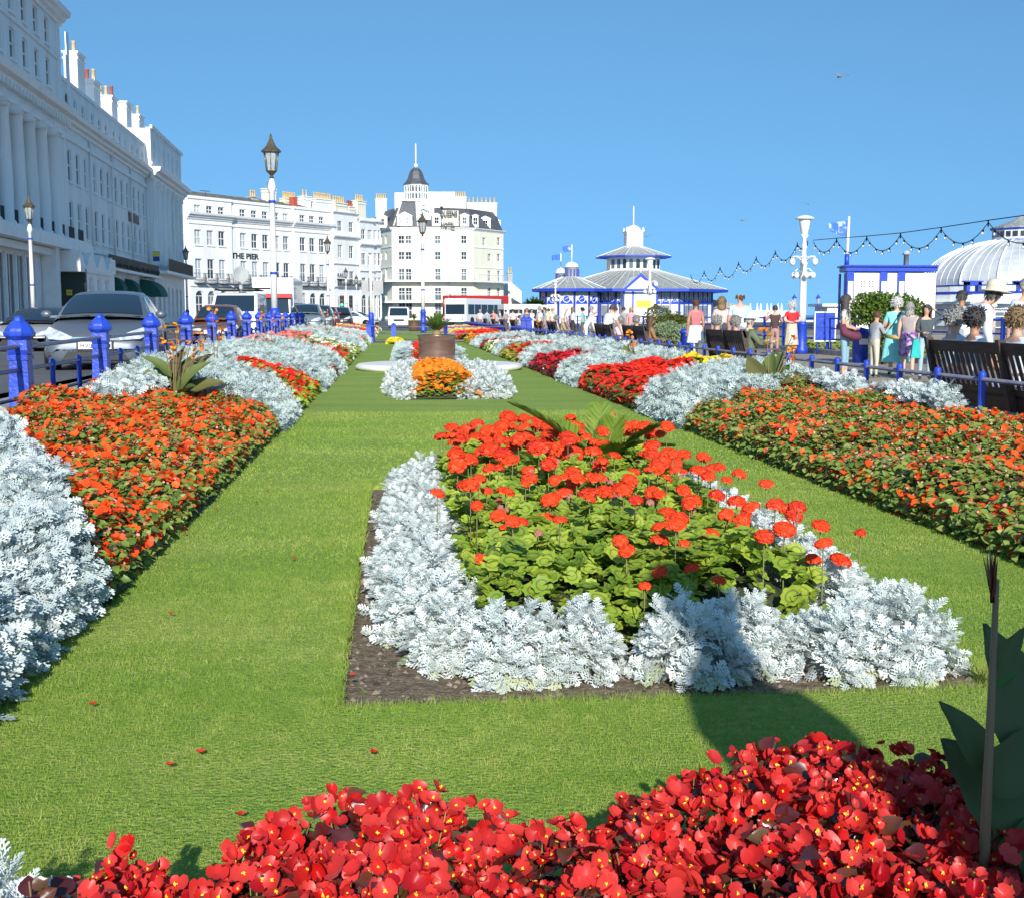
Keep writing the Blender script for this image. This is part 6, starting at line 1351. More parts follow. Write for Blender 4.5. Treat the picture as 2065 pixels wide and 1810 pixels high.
p = atY(352, 800, 14.6); canna(p.x, 14.6, .12, .9, [(176, 12, .70, .42), (110, 78, .75, .15), (70, 72, .70, .2), (10, 30, .62, .25), (145, 60, .62, .2), (-60, 40, .50, .2), (25, 60, .65, .3), (200, 50, .4, .5), (-20, 55, .55, .3), (-110, 50, .5, .2)], [(-.12, 0, 1.08), (.05, .05, 1.12), (.22, 0, .95), (-.02, .1, .92), (.34, 0, 1.0)], 'canna with broad green bronze leaves and yellow orange flowers at the left fence')
for (px, Y, fl, lb) in ((432, 19.5, [(0, 0, 1.25), (.08, .1, .95)], 'tall thin canna with a single yellow flower in front of the brown car'), (545, 30, [(-.2, 0, 1.2), (.1, 0, 1.15), (.3, .1, 1.1)], 'canna group with orange yellow flowers by the foot of the big lamp post'), (662, 46, [(-.2, 0, 1.3), (.0, 0, 1.35), (.25, .1, 1.2)], 'far canna group with orange flowers on the left bed'), (1085, 45, [(0, 0, .9)], 'small far canna in the right bed near the cream daisies')):
    q = atY(px, 720, Y); canna(q.x, Y, .2, 1, [(170, 40, .45, .1), (60, 65, .5, .1), (-20, 40, .4, .1), (100, 70, .45, .15), (220, 40, .35, .1)], fl, lb)
q = atY(1552, 760, 15.6); canna(q.x, 15.6, .22, .9, [(165, 38, .62, .05), (135, 62, .66, .05), (85, 74, .62, .1), (55, 68, .66, .1), (190, 12, .5, .12), (-4, 16, .6, .22), (110, 75, .4, .1), (-75, 55, .32, .05), (20, 60, .5, .1)], [(-.02, .1, .92), (.33, .1, .86), (.30, 0, .7)], 'large canna with broad dark green leaves in the right bed by the railing', leafm='canna_leaf')
q = atY(1272, 735, 24.5); canna(q.x, 24.5, .18, .9, [(165, 25, .5, .1), (60, 60, .5, .1), (-10, 25, .55, .1), (100, 75, .55, .15), (210, 35, .4, .1), (140, 70, .4, .2), (20, 65, .45, .1)], [(-.02, .1, .82), (.06, .1, .7)], 'dark leaved canna in the right bed beside the silver foliage and red block')
# the dark canna close to the camera at the bottom right
g = atY(1995, 1500, 1.95); cn = canna(g.x, 1.95, .0, .9, [], None, 'dark canna stem with big shaded leaves at the bottom right corner', leafm='canna_dark', scale=1.15)
S = Scatter()
for i, ((bx, by), (tx, ty), dy, wd) in enumerate((((1990, 1560), (1905, 1418), .08, 1.1), ((2070, 1700), (1912, 1505), .10, 1.6), ((2075, 1560), (2030, 1262), .12, 1.2), ((1995, 1345), (2085, 1292), -.04, 1.0), ((2000, 1385), (2060, 1370), -.02, .8), ((1990, 1600), (2110, 1500), .0, 1.5), ((2000, 1790), (2120, 1680), .0, 1.4))):
    A = atY(bx, by, 1.97 + dy * .3); B = atY(tx, ty, 1.97 + dy); v = B - A; L = v.length; v.z += .3 * L
    S.put(BLF[i % 3], np.array([list(A - Vector((g.x, 1.95, 0)))]), frames(np.array([list(v)]), np.array([[.15, -1.0, .45]])), np.array([[L * wd, L * 1.02, L]]))
inst('leaves', S.mesh('leaves', [MT['canna_dark']], smooth=True), cn)
S = Scatter(); n = 9; a = RNG.uniform(0, 6.28, n)
bt = Tpl([(-.05, 0, 0), (.05, 0, 0), (.02, .7, .02), (0, 1, .05), (-.02, .7, .02)], [(0, 1, 2, 3, 4)]); S.put(bt, np.tile([[-.005, 0, .86]], (n, 1)), frames(np.stack([np.cos(a) * .18 - .1, np.sin(a) * .18, np.ones(n)], 1), randdir(n, -.2, .2)), RNG.uniform(.07, .11, n)); S.MI[-1][:] = 0
inst('withered_flower', S.mesh('withered_flower', [MT['beg_leaf']]), cn)
def shrub(name, label, c, r, h, n, ls, m, seed, lobes=9, grp=None):
    n = int(n * 1.9)
    S = Scatter(); rs = np.random.default_rng(seed); cl = rs.uniform(-1, 1, (lobes, 3)) * np.array([r * .62, r * .5, h * .22]) + np.array([0, 0, h * .55]); cr = rs.uniform(.34, .52, lobes) * min(r, h); cl[:, 2] = np.clip(cl[:, 2], h * .3, h * .75)
    per = n // lobes
    for i in range(lobes):
        d = randdir(per, -.5, 1); rr = cr[i] * RNG.uniform(.72, 1.08, (per, 1)); P = cl[i] + d * rr * np.array([1.15, 1, .95]); P = P[P[:, 2] > .05]; k = len(P); d = (P - cl[i]); S.put(OV, P, frames(d + RNG.normal(0, cr[i] * .6, (k, 3)), d + RNG.normal(0, cr[i] * .5, (k, 3)) + np.array([0, -.1, .2])), ls * RNG.uniform(.7, 1.3, k), mi=0)
    root = empty(name, label, 'shrub', c, group=grp); inst('foliage', S.mesh('foliage', [MT[m]]), root)
    mb = MB()
    for i in range(lobes): mb.tube([(rs.normal(0, .06), rs.normal(0, .06), -.1), (cl[i][0] * .5, cl[i][1] * .5, cl[i][2] * .5), tuple(cl[i])], [.05, .035, .015], 5)
    mb.build('stems', MT['canna_stem_b'] if 'canna_stem_b' in MT else MT.setdefault('canna_stem_b', mat('bark', (.10, .075, .05), .9, col2=(.06, .045, .03), scale=8)), root)
MT['euonymus'] = leafmat('glossy_shrub_leaf', (.035, .10, .012), (.11, .20, .025), .35, .2, c=(.16, .16, .03))
MT['olive_shrub'] = leafmat('olive_shrub_leaf', (.05, .075, .012), (.13, .14, .022), .5, .2)
MT['grey_shrub'] = leafmat('grey_green_leaf', (.18, .26, .13), (.30, .37, .20), .7, .2)
c = atY(1795, 700, 31); shrub('green_shrub', 'large glossy green shrub behind the woman in the floral top, before the pier buildings', (c.x - .25, 31, 0), .95, 2.25, 5200, .075, 'euonymus', 3, 12)
c = atY(1375, 700, 38); shrub('olive_shrub', 'rounded dark olive green shrub in front of the pier pavilion', (c.x - .15, 40, 0), 1.0, 1.72, 5200, .06, 'olive_shrub', 5, 11)
c = atY(1372, 700, 36); shrub('grey_green_shrub', 'pale grey green clipped shrub left of the woman in the pink top', (c.x, 36.5, 0), .62, 1.25, 3600, .05, 'grey_shrub', 6, 9)
# cabbage palm far away between the cream hotel and the pavilion
def cab(px, Y, w, ztop, zc, label):
    p = atY(px, 640, Y); root = empty('cabbage_palm', label, 'palm', (p.x, Y, 0)); S = Scatter(); n = 380
    d = randdir(n, -.4, 1); BT = Tpl([(-.04, 0, 0), (.04, 0, 0), (.02, .7, -.05), (0, 1, -.2), (-.02, .7, -.05)], [(0, 1, 2, 3, 4)]); off = np.array([[(-.45 if i % 3 == 0 else (.45 if i % 3 == 1 else 0)) * w, 0, (.25 if i % 3 == 2 else 0)] for i in range(n)])
    S.put(BT, off + np.array([0, 0, zc]), frames(d, np.tile([[.1, -.4, 1.]], (n, 1))), w * RNG.uniform(.7, 1, n)); inst('crown', S.mesh('crown', [MT['palm_dk']]), root)
    mb = MB(); mb.tube([(0, 0, 0), (0, 0, zc * .6), (0, 0, zc)], [.2, .15, .1], 6); mb.build('trunk', MT['canna_stem_b'], root)
cab(1077, 140, 1.2, 3, 2.3, 'spiky far palm tree left of the pier pavilion')
# ================================================================ STREET FURNITURE
def fence_left():
    root = empty('roadside_fence', 'blue iron fence with stout capped posts and slim rails along the road', 'fence')
    mb = MB(); mb.frustum((0, 0), -.05, .85, .115, .085); mb.frustum((0, 0), .85, .90, .085, .105); mb.frustum((0, 0), .90, 1.0, .095, .088); mb.lathe([(.11, 1.0), (.15, 1.04), (.154, 1.065), (.14, 1.085), (.13, 1.11), (.09, 1.16), (.06, 1.185), (.045, 1.22), (.03, 1.235), (.003, 1.24)], 8, ph=math.pi / 8, smooth=False)
    mb.box(-.1, .1, -.1, .1, .80, .85); me = mb.mesh('post', MT['blue']); fixn(me)
    sb = MB(); sb.lathe([(.03, -.1), (.028, .66), (.038, .68), (.038, .74), (.02, .765), (.005, .77)], 8); sme = sb.mesh('slim_post', MT['blue'])
    ys = [12.5 + 3.56 * i for i in range(-2, 27)]; k = 0; rb = MB(); bb = MB()
    for i, y in enumerate(ys):
        z = .10 + min(1, max(0, (y - 12) / 20)) * .12
        if y < 60 or y > 66:
            o = inst('post', me, root, Matrix.Translation((FX(y), y, z)))
            for t in (1, 2):
                yy = y + 3.56 * t / 3
                if i < len(ys) - 1: inst('slim_post', sme, root, Matrix.Translation((FX(yy), yy, z)))
    for zz, r, b in ((.93, .024, 0), (.70, .02, 0), (.42, .018, 0), (.2, .018, 0)):
        pts = [(FX(y), y, .10 + min(1, max(0, (y - 12) / 20)) * .12 + zz) for y in ys]
        m_ = MB(); m_.tube(pts, r, 8); m_.build('rail', MT['rail_steel'], root)
fence_left()
def railing(name, label, pts, h, rails, postr, m, step, cat='railing', railm='rail_steel', ball=True):
    root = empty(name, label, cat); mb = MB(); mb.lathe([(postr * 1.2, -.1), (postr, 0), (postr, h - .08), (postr * 1.15, h - .07), (postr * 1.15, h - .005), (postr * .9, h + .015), (.003, h + .025)], 10); me = mb.mesh('post', MT[m])
    for (a, b) in zip(pts[:-1], pts[1:]):
        a, b = Vector(a), Vector(b); L = (b - a).length; n = max(1, round(L / step))
        for k in range(n + (1 if b == Vector(pts[-1]) else 0)): inst('post', me, root, Matrix.Translation(a.lerp(b, k / n)))
        for i, (z, r) in enumerate(rails): q = MB(); q.tube([a + Vector((0, 0, z)), b + Vector((0, 0, z))], r, 8); q.build('rail', MT[railm if i == 0 else railm], root)
    return root
railing('promenade_railing', 'low blue two-rail railing between the right flower bed and the promenade', [(RFX, 11.56 - 6.0, ZP), (RFX, 61.56, ZP)], .72, [(.66, .022), (.36, .02)], .034, 'blue', 1.0)
railing('cross_railing', 'thin blue railing crossing the garden beyond the copper pot', [(-5.0, 61.2, 0), (LX0 + .2, 61.2, 0), (6.1, 61.2, 0)], .8, [(.74, .022), (.4, .02)], .09, 'blue', 3.4)
railing('far_railing', 'far low blue railing of the second garden beside the benches', [(RFX, 66.5, ZP), (RFX, 104, ZP)], .72, [(.66, .03), (.36, .02)], .04, 'blue', 1.04)
sea_r = railing('sea_railing', 'blue iron railing along the seaward side of the promenade', [(14.15, 18, ZP), (14.15, 104, ZP)], 1.22, [(1.18, .03), (.85, .022), (.5, .03)], .055, 'blue', 2.3, railm='blue')
# blue double gate posts at the break in the railing
for i, (px, lb) in enumerate(((1056, 'left of the two square blue gate posts by the far benches'), (1067, 'right of the two square blue gate posts by the far benches'))):
    p = atY(px, 700, 62.2 - i * .2); mb = MB(); mb.frustum((0, 0), 0, 1.0, .13, .12); mb.frustum((0, 0), 1.0, 1.1, .17, .17); mb.frustum((0, 0), 1.1, 1.2, .15, .03); o = mb.build('gate_post', MT['blue']); o.location = (p.x, p.y, .05); tag(o, lb, 'post')
for px, lb in ((744, 'short blue post standing on the lawn left of the small yellow flower patch'), (794, 'blue post beside the small yellow flower patch on the lawn')):
    p = atY(px, 690, 59.9); mb = MB(); mb.frustum((0, 0), 0, .80, .14, .11); mb.frustum((0, 0), .80, .86, .15, .15); mb.frustum((0, 0), .86, .96, .13, .02); o = mb.build('blue_post', MT['blue']); o.location = (p.x, p.y, 0); tag(o, lb, 'post')
def lantern_lamp():
    root = empty('street_lamp', 'x', 'street lamp')
    mb = MB(); mb.lathe([(.26, 0), (.26, .12), (.215, .2), (.205, .55), (.22, .58), (.22, .63), (.195, .66), (.185, 1.2), (.205, 1.23), (.205, 1.30), (.17, 1.36), (.15, 1.45)], 16); mb.build('base', MT['blue'], root)
    mb = MB(); mb.lathe([(.125, 1.4), (.115, 3.2), (.10, 5.75), (.14, 5.78), (.15, 5.95), (.12, 6.1), (.06, 6.25)], 14); mb.build('pole', MT['white_trim'], root)
    for z in (2.7, 5.35): q = MB(); q.lathe([(.12, z), (.135, z + .02), (.135, z + .08), (.12, z + .1)], 14); q.build('band', MT['blue'], root)
    mb = MB(); mb.lathe([(.04, 6.2), (.09, 6.28), (.05, 6.36), (.19, 6.5), (.2, 6.53)], 8, smooth=False)
    for k in range(8): a = math.pi * k / 4; mb.tube([(.19 * math.cos(a), .19 * math.sin(a), 6.52), (.275 * math.cos(a), .275 * math.sin(a), 7.24)], .014, 4)
    lan = mb.build('lantern_frame', MT['bronze'], root)
    mb = MB(); mb.lathe([(.18, 6.53), (.262, 7.24)], 8, smooth=False); mb.build('lantern_glass', MT['lamp_glass'], root)
    mb = MB(); mb.lathe([(.36, 7.20), (.37, 7.26), (.30, 7.32), (.19, 7.42), (.10, 7.60), (.05, 7.72), (.05, 7.8), (.03, 7.84), (.002, 7.92)], 8, smooth=False); mb.build('lantern_roof', MT['bronze'], root)
    return root
L0 = lantern_lamp(); first = True
for (px, Y, z, sc, lb) in ((553, 46.6, .15, 1, 'tallest white lamp post with blue foot and bronze lantern beside the fence'), (66, 60, ZR + .1, .82, 'white lamp post with bronze lantern on the far pavement, before the wavy canopy'),
    (377, 126, ZR, 1, 'white lamp post with bronze lantern at the far end of the left terrace'), (662, 105.6, .2, 1, 'lamp post with bronze lantern in front of the bow-fronted houses'), (698, 150, .3, .86, 'lamp post with bronze lantern behind the traffic lights'), (719, 176, .3, .86, 'furthest lamp post, just right of the traffic lights'), (853, 92, .1, 1.13, 'tall bronze lantern lamp before the cream hotel, behind the palm pot')):
    o = L0 if first else copy_tree(L0); first = False; p = atY(px, 600, Y); o.location = (p.x, Y, z); o.scale = (sc,) * 3; o['label'] = lb; o['group'] = 'bronze lantern street lamps'
p = atY(748, 600, 85); root = empty('white_pole', 'thick white pole with blue foot and two grey sign panels, right of the traffic lights', 'pole', (p.x, 85, .2))
mb = MB(); mb.lathe([(.2, 0), (.19, 1.2), (.13, 1.3)], 12); mb.build('foot', MT['blue'], root); mb = MB(); mb.lathe([(.11, 1.2), (.09, 5.2), (.02, 5.25)], 10); mb.tube([(0, 0, 5.1), (-.3, 0, 5.4), (-.9, 0, 5.45)], .06, 6); mb.build('shaft', MT['white_trim'], root)
mb = MB(); mb.box(-.62, -.15, -.05, 0, 2.6, 3.5); mb.box(.15, .85, -.05, 0, 2.6, 3.5); mb.build('sign_panel', MT['render_grey'], root)
def globe_lamp():
    root = empty('globe_lamp', 'x', 'street lamp')
    mb = MB(); mb.lathe([(.22, 0), (.22, .15), (.17, .25), (.16, .95), (.19, 1.0), (.12, 1.08)], 14); mb.build('base', MT['blue'], root)
    mb = MB(); mb.lathe([(.13, 1.05), (.12, 1.6), (.105, 2.9), (.13, 3.0), (.08, 3.1), (.07, 3.5), (.09, 3.55), (.06, 3.8), (.14, 3.9), (.1, 3.95)], 12)
    for k in range(6):
        a = math.pi * k / 3 + .2; c, s = math.cos(a), math.sin(a); mb.tube([(0, 0, 3.0), (c * .25, s * .25, 3.22), (c * .42, s * .42, 3.2)], .025, 6); mb.tube([(0, 0, 2.75), (c * .2, s * .2, 2.82), (c * .32, s * .32, 2.72)], .02, 6)
        mb.box(-.28, .28, -.01, .01, 3.16, 3.24, M=Matrix.Rotation(a, 4, 'Z'))
    mb.build('pole', MT['white_trim'], root)
    for k in range(6):
        a = math.pi * k / 3 + .2; g = MB(); g.ball((.42 * math.cos(a), .42 * math.sin(a), 3.04), .095, 12, sz=1.35); g.build('globe', MT['lamp_white'], root)
        g = MB(); g.ball((.32 * math.cos(a + .3), .32 * math.sin(a + .3), 2.6), .085, 12, sz=1.3); g.build('globe', MT['lamp_white'], root)
    mb = MB(); mb.lathe([(.07, 3.92), (.12, 4.0), (.19, 4.38), (.2, 4.42)], 16); mb.build('top_lamp', MT['lamp_white'], root)
    mb = MB(); mb.lathe([(.20, 4.42), (.30, 4.44), (.31, 4.47), (.2, 4.53), (.08, 4.56), (.01, 4.57)], 18); mb.build('lamp_cap', MT['white_trim'], root); return root
MT['lamp_white'] = mat('opal_globe', (.85, .85, .82), .2)
G0 = globe_lamp()
for i, (px, Y, z, lb) in enumerate(((1619, 39.5, ZP, 'nearest ornate white lamp with opal globes, left of the blue board'), (1310, 69, ZP, 'ornate white globe lamp in front of the pavilion porch'), (1120, 124, .2, 'furthest ornate white globe lamp at the left end of the pavilion'))):
    o = G0 if i == 0 else copy_tree(G0); p = atY(px, 600, Y); o.location = (p.x, Y, z); o['label'] = lb; o['group'] = 'ornate globe lamps on the promenade'
for px, lb in ((1602, 'small blue pier lamp post left of the ornate lamp'), (1650, 'small blue pier lamp post between the ornate lamp and the flat-roofed wing')):
    p = atY(px, 600, 92); r = empty('pier_lamp', lb, 'street lamp', (p.x, 92, 0), group='small blue pier lamps'); mb = MB(); mb.lathe([(.09, -1), (.06, .5), (.04, 2.0), (.1, 2.1), (.05, 2.15), (.1, 2.2)], 8); mb.build('pole', MT['blue'], r)
    mb = MB(); mb.lathe([(.09, 2.2), (.17, 2.62)], 6, smooth=False); mb.build('lantern_glass', MT['lamp_glass'], r); mb = MB(); mb.lathe([(.22, 2.62), (.1, 2.78), (.05, 2.85), (.01, 3.0)], 6, smooth=False); mb.build('lantern_roof', MT['blue'], r)
# bulbs on a scalloped wire
def lights():
    root = empty('string_lights', 'string of festoon bulbs hanging in scallops over the promenade', 'string lights')
    P = [atX(px, py, 13.9 + (0)) for px, py in ((2150, 428), (1993, 449), (1898, 463), (1816, 474), (1748, 480), (1687, 484), (1640, 488))]; P2 = [atX(px, py, 13.9) for px, py in ((1628, 490), (1608, 493), (1563.5, 509), (1525, 521), (1489.5, 531), (1452, 541), (1420, 549), (1392, 554))]
    w = MB(); bl = []; br = random.Random(2)
    w.tube([P[0] + Vector((0, 0, .05))] + [p + Vector((0, 0, .05)) for p in P[1:]], .012, 4)
    for Q in (P, P2):
        for a, b in zip(Q[:-1], Q[1:]):
            pts = [];
            for k in range(11): t = k / 10; p = a.lerp(b, t); p = p - Vector((0, 0, 4 * .42 * t * (1 - t) * ((b - a).length / 2.5))); pts.append(p)
            w.tube(pts, .013, 4); w.tube([a + Vector((0, 0, .06)), a - Vector((0, 0, .1))], .02, 4)
            for k in range(1, 10, 2): bl.append(pts[k])
    w.build('wire', MT['black'], root)
    mb = MB(); mb.tube([(0, 0, 0), (0, 0, -.05)], .025, 6, mi=0); mb.ball((0, 0, -.09), .042, 8, mi=1); me = mb.mesh('bulb', [MT['black'], MT['lamp_white']])
    for p in bl: inst('bulb', me, root, Matrix.Translation(p))
lights()
# blue board on the sea railing
p = atZ(1663, 722, ZP); bx = 14.0; Yb = 39.3; c = atY(1663, 660, 38.8); root = empty('blue_board', 'large blue notice board in a white frame fixed to the sea railing', 'notice board', (c.x, 38.8, 0))
a = atY(1643, 687, 38.8); b = atY(1684, 631, 38.8); mb = MB(); w = (b.x - a.x) / 2; mb.box(-w, w, -.03, .03, a.z, b.z); mb.build('panel', MT['blue'], root)
mb = MB(); t = .035
for (x0, x1, z0, z1) in ((-w - t, -w, a.z - t, b.z + t), (w, w + t, a.z - t, b.z + t), (-w, w, b.z, b.z + t), (-w, w, a.z - t, a.z)): mb.box(x0, x1, -.05, .05, z0, z1)
mb.build('frame', MT['white_trim'], root); mb = MB(); mb.box(-w, w, -.045, -.03, (a.z + b.z) / 2 - .02, (a.z + b.z) / 2); mb.box(-w, w, -.045, -.03, b.z - .12, b.z - .1); mb.tube([(-w + .1, 0, 0), (-w + .1, 0, a.z)], .035, 6); mb.tube([(w - .1, 0, 0), (w - .1, 0, a.z)], .035, 6); mb.build('battens', MT['blue_dk'], root)
# blue litter bin by the shrub
c = atY(1735, 700, 32); mb = MB(); mb.lathe([(.2, 0), (.22, .7), (.25, .75), (.25, .8), (.15, .92), (.02, .96)], 14); o = mb.build('litter_bin', MT['blue']); o.location = (c.x, 32, ZP); tag(o, 'blue round litter bin behind the woman in the floral top', 'litter bin')
mb = MB(); mb.box(-.12, .12, -.25, -.22, .5, .66); mb.build('bin_label', MT['plate_white'], o)
p = atY(1392, 690, 33.5); mb = MB(); mb.lathe([(.14, 0), (.13, .78), (.17, .8), (.17, .84), (.08, .9), (.01, .92)], 10); o = mb.build('blue_bollard', MT['blue']); o.location = (p.x - .15, 33.5, ZP); tag(o, 'blue bollard left of the woman in the pink top', 'bollard')
p = atY(1166, 646, 66); mb = MB(); mb.box(-.42, .42, -.02, .02, 0, .42); o = mb.build('yellow_sign', MT['yellow']); q = atY(1298, 614, 68.6); o.location = (q.x, 68.6, q.z - .2); tag(o, 'small yellow sign fixed to the ornate lamp before the pavilion', 'sign')
# traffic lights
for px, Y, lb, gr in ((690, 96, 'traffic light showing green, left of the pair', True), (708, 96, 'traffic light seen from the side, right of the pair', False)):
    a = atY(px, 632, Y); t = atY(px, 596, Y); b = atY(px, 619, Y); r = empty('traffic_light', lb, 'traffic light', (a.x, Y, 0)); mb = MB(); mb.tube([(0, 0, .2), (0, 0, b.z)], .06, 8); mb.build('pole', MT['render_grey'], r)
    mb = MB(); w = .18 if gr else .15; mb.box(-w - .04, w + .04, 0, .03, b.z - .05, t.z + .05, mi=1); mb.box(-w, w, -.25, 0, b.z, t.z); mb.build('signal_head', [MT['black'], MT['plate_white']], r)
    h = (t.z - b.z) / 3
    for k, m in enumerate((('lens_green', (.02, .5, .3), (.1, 1, .5)), ('lens_amber', (.12, .06, .01), None), ('lens_red', (.12, .01, .01), None))):
        if m[0] not in MT: MT[m[0]] = mat(m[0], m[1], .3, emit=(m[2], 1.5) if (m[2]) else None)
        q = MB(); q.lathe([(.11, 0), (.11, .03), (.02, .04)], 12, M=Matrix.Translation((0, -.25, b.z + h * (k + .5))) @ Matrix.Rotation(math.pi / 2, 4, 'X')); q.build('lens', MT[m[0]] if gr else MT['black'], r)
# gulls
MT['gull'] = mat('gull_feathers', (.30, .31, .33), .8); 
for px, py, Y, s, rz, lb in ((1694, 155, 45, .55, .3, 'gull flying high at the upper right'), (1630, 412, 60, .45, -.2, 'gull flying just above the ornate lamp'), (1304, 477, 110, .75, .1, 'gull flying right of the pavilion clock turret'), (1498, 445, 90, .6, .6, 'gull gliding between the pavilion and the ornate lamp')):
    p = atY(px, py, Y); r = inst('gull', None) if False else empty('gull', lb, 'bird', p, rz)
    mb = MB(); mb.tube([(-.02, -.22, 0), (0, -.12, 0), (0, 0, .01), (0, .14, 0), (0, .26, -.01)], [.01, .045, .06, .04, .012], 8)
    for sx in (-1, 1):
        v = [(sx * .03, .07, .02), (sx * .3, .10, .16), (sx * .62, -.02, .08), (sx * .3, -.02, .15), (sx * .03, -.09, .02), (sx * .3, .04, .13), (sx * .03, 0, -.01)]; mb.add(v, [(0, 1, 3, 4), (1, 2, 3), (0, 6, 5, 1), (6, 4, 3, 5), (1, 5, 2), (5, 3, 2)], smooth=True)
    mb.build('body', MT['gull'], r); r.scale = (s * 1.3,) * 3
# ---------------------------------------------------------------- benches (facing the sea, backs to the flowers)
def bench(pn, pf, label, x=6.62):
    yn, yf = (6.45 / ratio(pn) if pn > 0 else -pn), (6.45 / ratio(pf) if pf > 0 else -pf); L = yf - yn; root = empty('bench', label, 'bench', (x, yn, ZP), group='dark wooden slatted benches'); B = lambda z: -.20 * (z - .42) / .6      # the back leans toward -x
    mb = MB()
    for k in range(4): mb.box(.02 + k * .115, .12 + k * .115, 0, L, .40, .43)
    mb.build('seat', MT['wood'], root)
    mb = MB(); n = int(L / .125)
    def slab_(y0, y1, z0, z1, t=.03): mb.add([(B(z0), y0, z0), (B(z0), y1, z0), (B(z1), y1, z1), (B(z1), y0, z1), (B(z0) + t, y0, z0), (B(z0) + t, y1, z0), (B(z1) + t, y1, z1), (B(z1) + t, y0, z1)], [(0, 1, 2, 3), (7, 6, 5, 4), (0, 4, 5, 1), (1, 5, 6, 2), (2, 6, 7, 3), (3, 7, 4, 0)])
    slab_(0, L, .87, 1.0, .05); slab_(0, L, .43, .50, .045)
    for k in range(n): y = L * (k + .5) / n; slab_(y - .03, y + .03, .50, .87, .018)
    slab_(0, L, .22, .40, .02)
    mb.build('backrest', MT['wood'], root)
    m = max(1, round(L / 1.6))
    for k in range(m + 1):
        y = L * k / m - (.07 if k == m else 0); lb = MB(); lb.add([(B(1.03) - .02, y, 1.03), (B(1.03) + .07, y, 1.03), (.10, y, 0), (.01, y, 0), (B(1.03) - .02, y + .07, 1.03), (B(1.03) + .07, y + .07, 1.03), (.10, y + .07, 0), (.01, y + .07, 0)], [(0, 1, 2, 3), (7, 6, 5, 4), (0, 4, 5, 1), (1, 5, 6, 2), (2, 6, 7, 3), (3, 7, 4, 0)]); lb.build('leg', MT['wood'], root)
        lb = MB(); lb.box(.44, .51, y, y + .07, 0, .64); lb.build('leg', MT['wood'], root); lb = MB(); lb.box(-.08, .54, y - .01, y + .08, .64, .67); lb.build('armrest', MT['wood_lit'], root)
    return root
BN = [(-10.6, 1872, 'nearest long dark slatted bench at the right edge of the photo'), (1500, 1424, 'dark bench with the man in the green jacket at its near end'), (1300, 1256, 'dark bench with the woman in the brown jacket at its near end'), (1232, 1200, 'bench under the leaning man in the white shirt'), (1120, 1104, 'bench of the man in the tan shirt'), (1092, 1078, 'bench just before the gate posts'), (-66.5, -69.2, 'first far bench beyond the gate posts'), (-73.5, -76.2, 'second far bench beyond the gate posts'), (-80.5, -83.2, 'third far bench beyond the gate posts'), (-88, -90.8, 'fourth far bench beyond the gate posts'), (-96, -98.8, 'furthest bench beyond the gate posts')]
for a, b, l in BN: bench(a, b, l)
# ---------------------------------------------------------------- vehicles
MT['car_glass'] = mat('car_glass', (.018, .035, .055), .03, spec=.45)
MT['car_glass_lit'] = mat('lit_side_glass', (.08, .12, .16), .05, spec=.6)  # side window copy of the car glass, brightened in colour as if lit
MT['headlamp'] = mat('headlamp', (.72, .76, .80), .08, spec=1.0, col2=(.35, .38, .42), scale=9)
def paint(n, c, metal=.0): MT[n] = mat(n, c, .42, metal=metal, coat=.35)
paint('paint_silver', (.13, .155, .19), .35); paint('paint_dark', (.10, .12, .14), .3); paint('paint_brown', (.30, .11, .045), .3); paint('paint_white', (.80, .80, .79)); paint('paint_red', (.50, .03, .03)); paint('paint_maroon', (.22, .03, .035)); paint('paint_teal', (.22, .28, .30), .3); paint('paint_black', (.03, .03, .035), .2); paint('paint_grey', (.36, .37, .38), .3)
_tw = []
def wheel_mesh():
    if not _tw:
        t = MB(); t.lathe([(.19, -.09), (.30, -.095), (.315, -.06), (.315, .06), (.30, .095), (.19, .09)], 20, M=Matrix.Rotation(math.pi / 2, 4, 'Y')); r = MB(); r.lathe([(.02, .085), (.19, .085), (.20, .06), (.20, -.06), (.19, -.085), (.02, -.085)], 12, M=Matrix.Rotation(math.pi / 2, 4, 'Y'), smooth=False); _tw.append((t.mesh('tyre', MT['tyre']), r.mesh('rim', MT['chrome'])))
    return _tw[0]
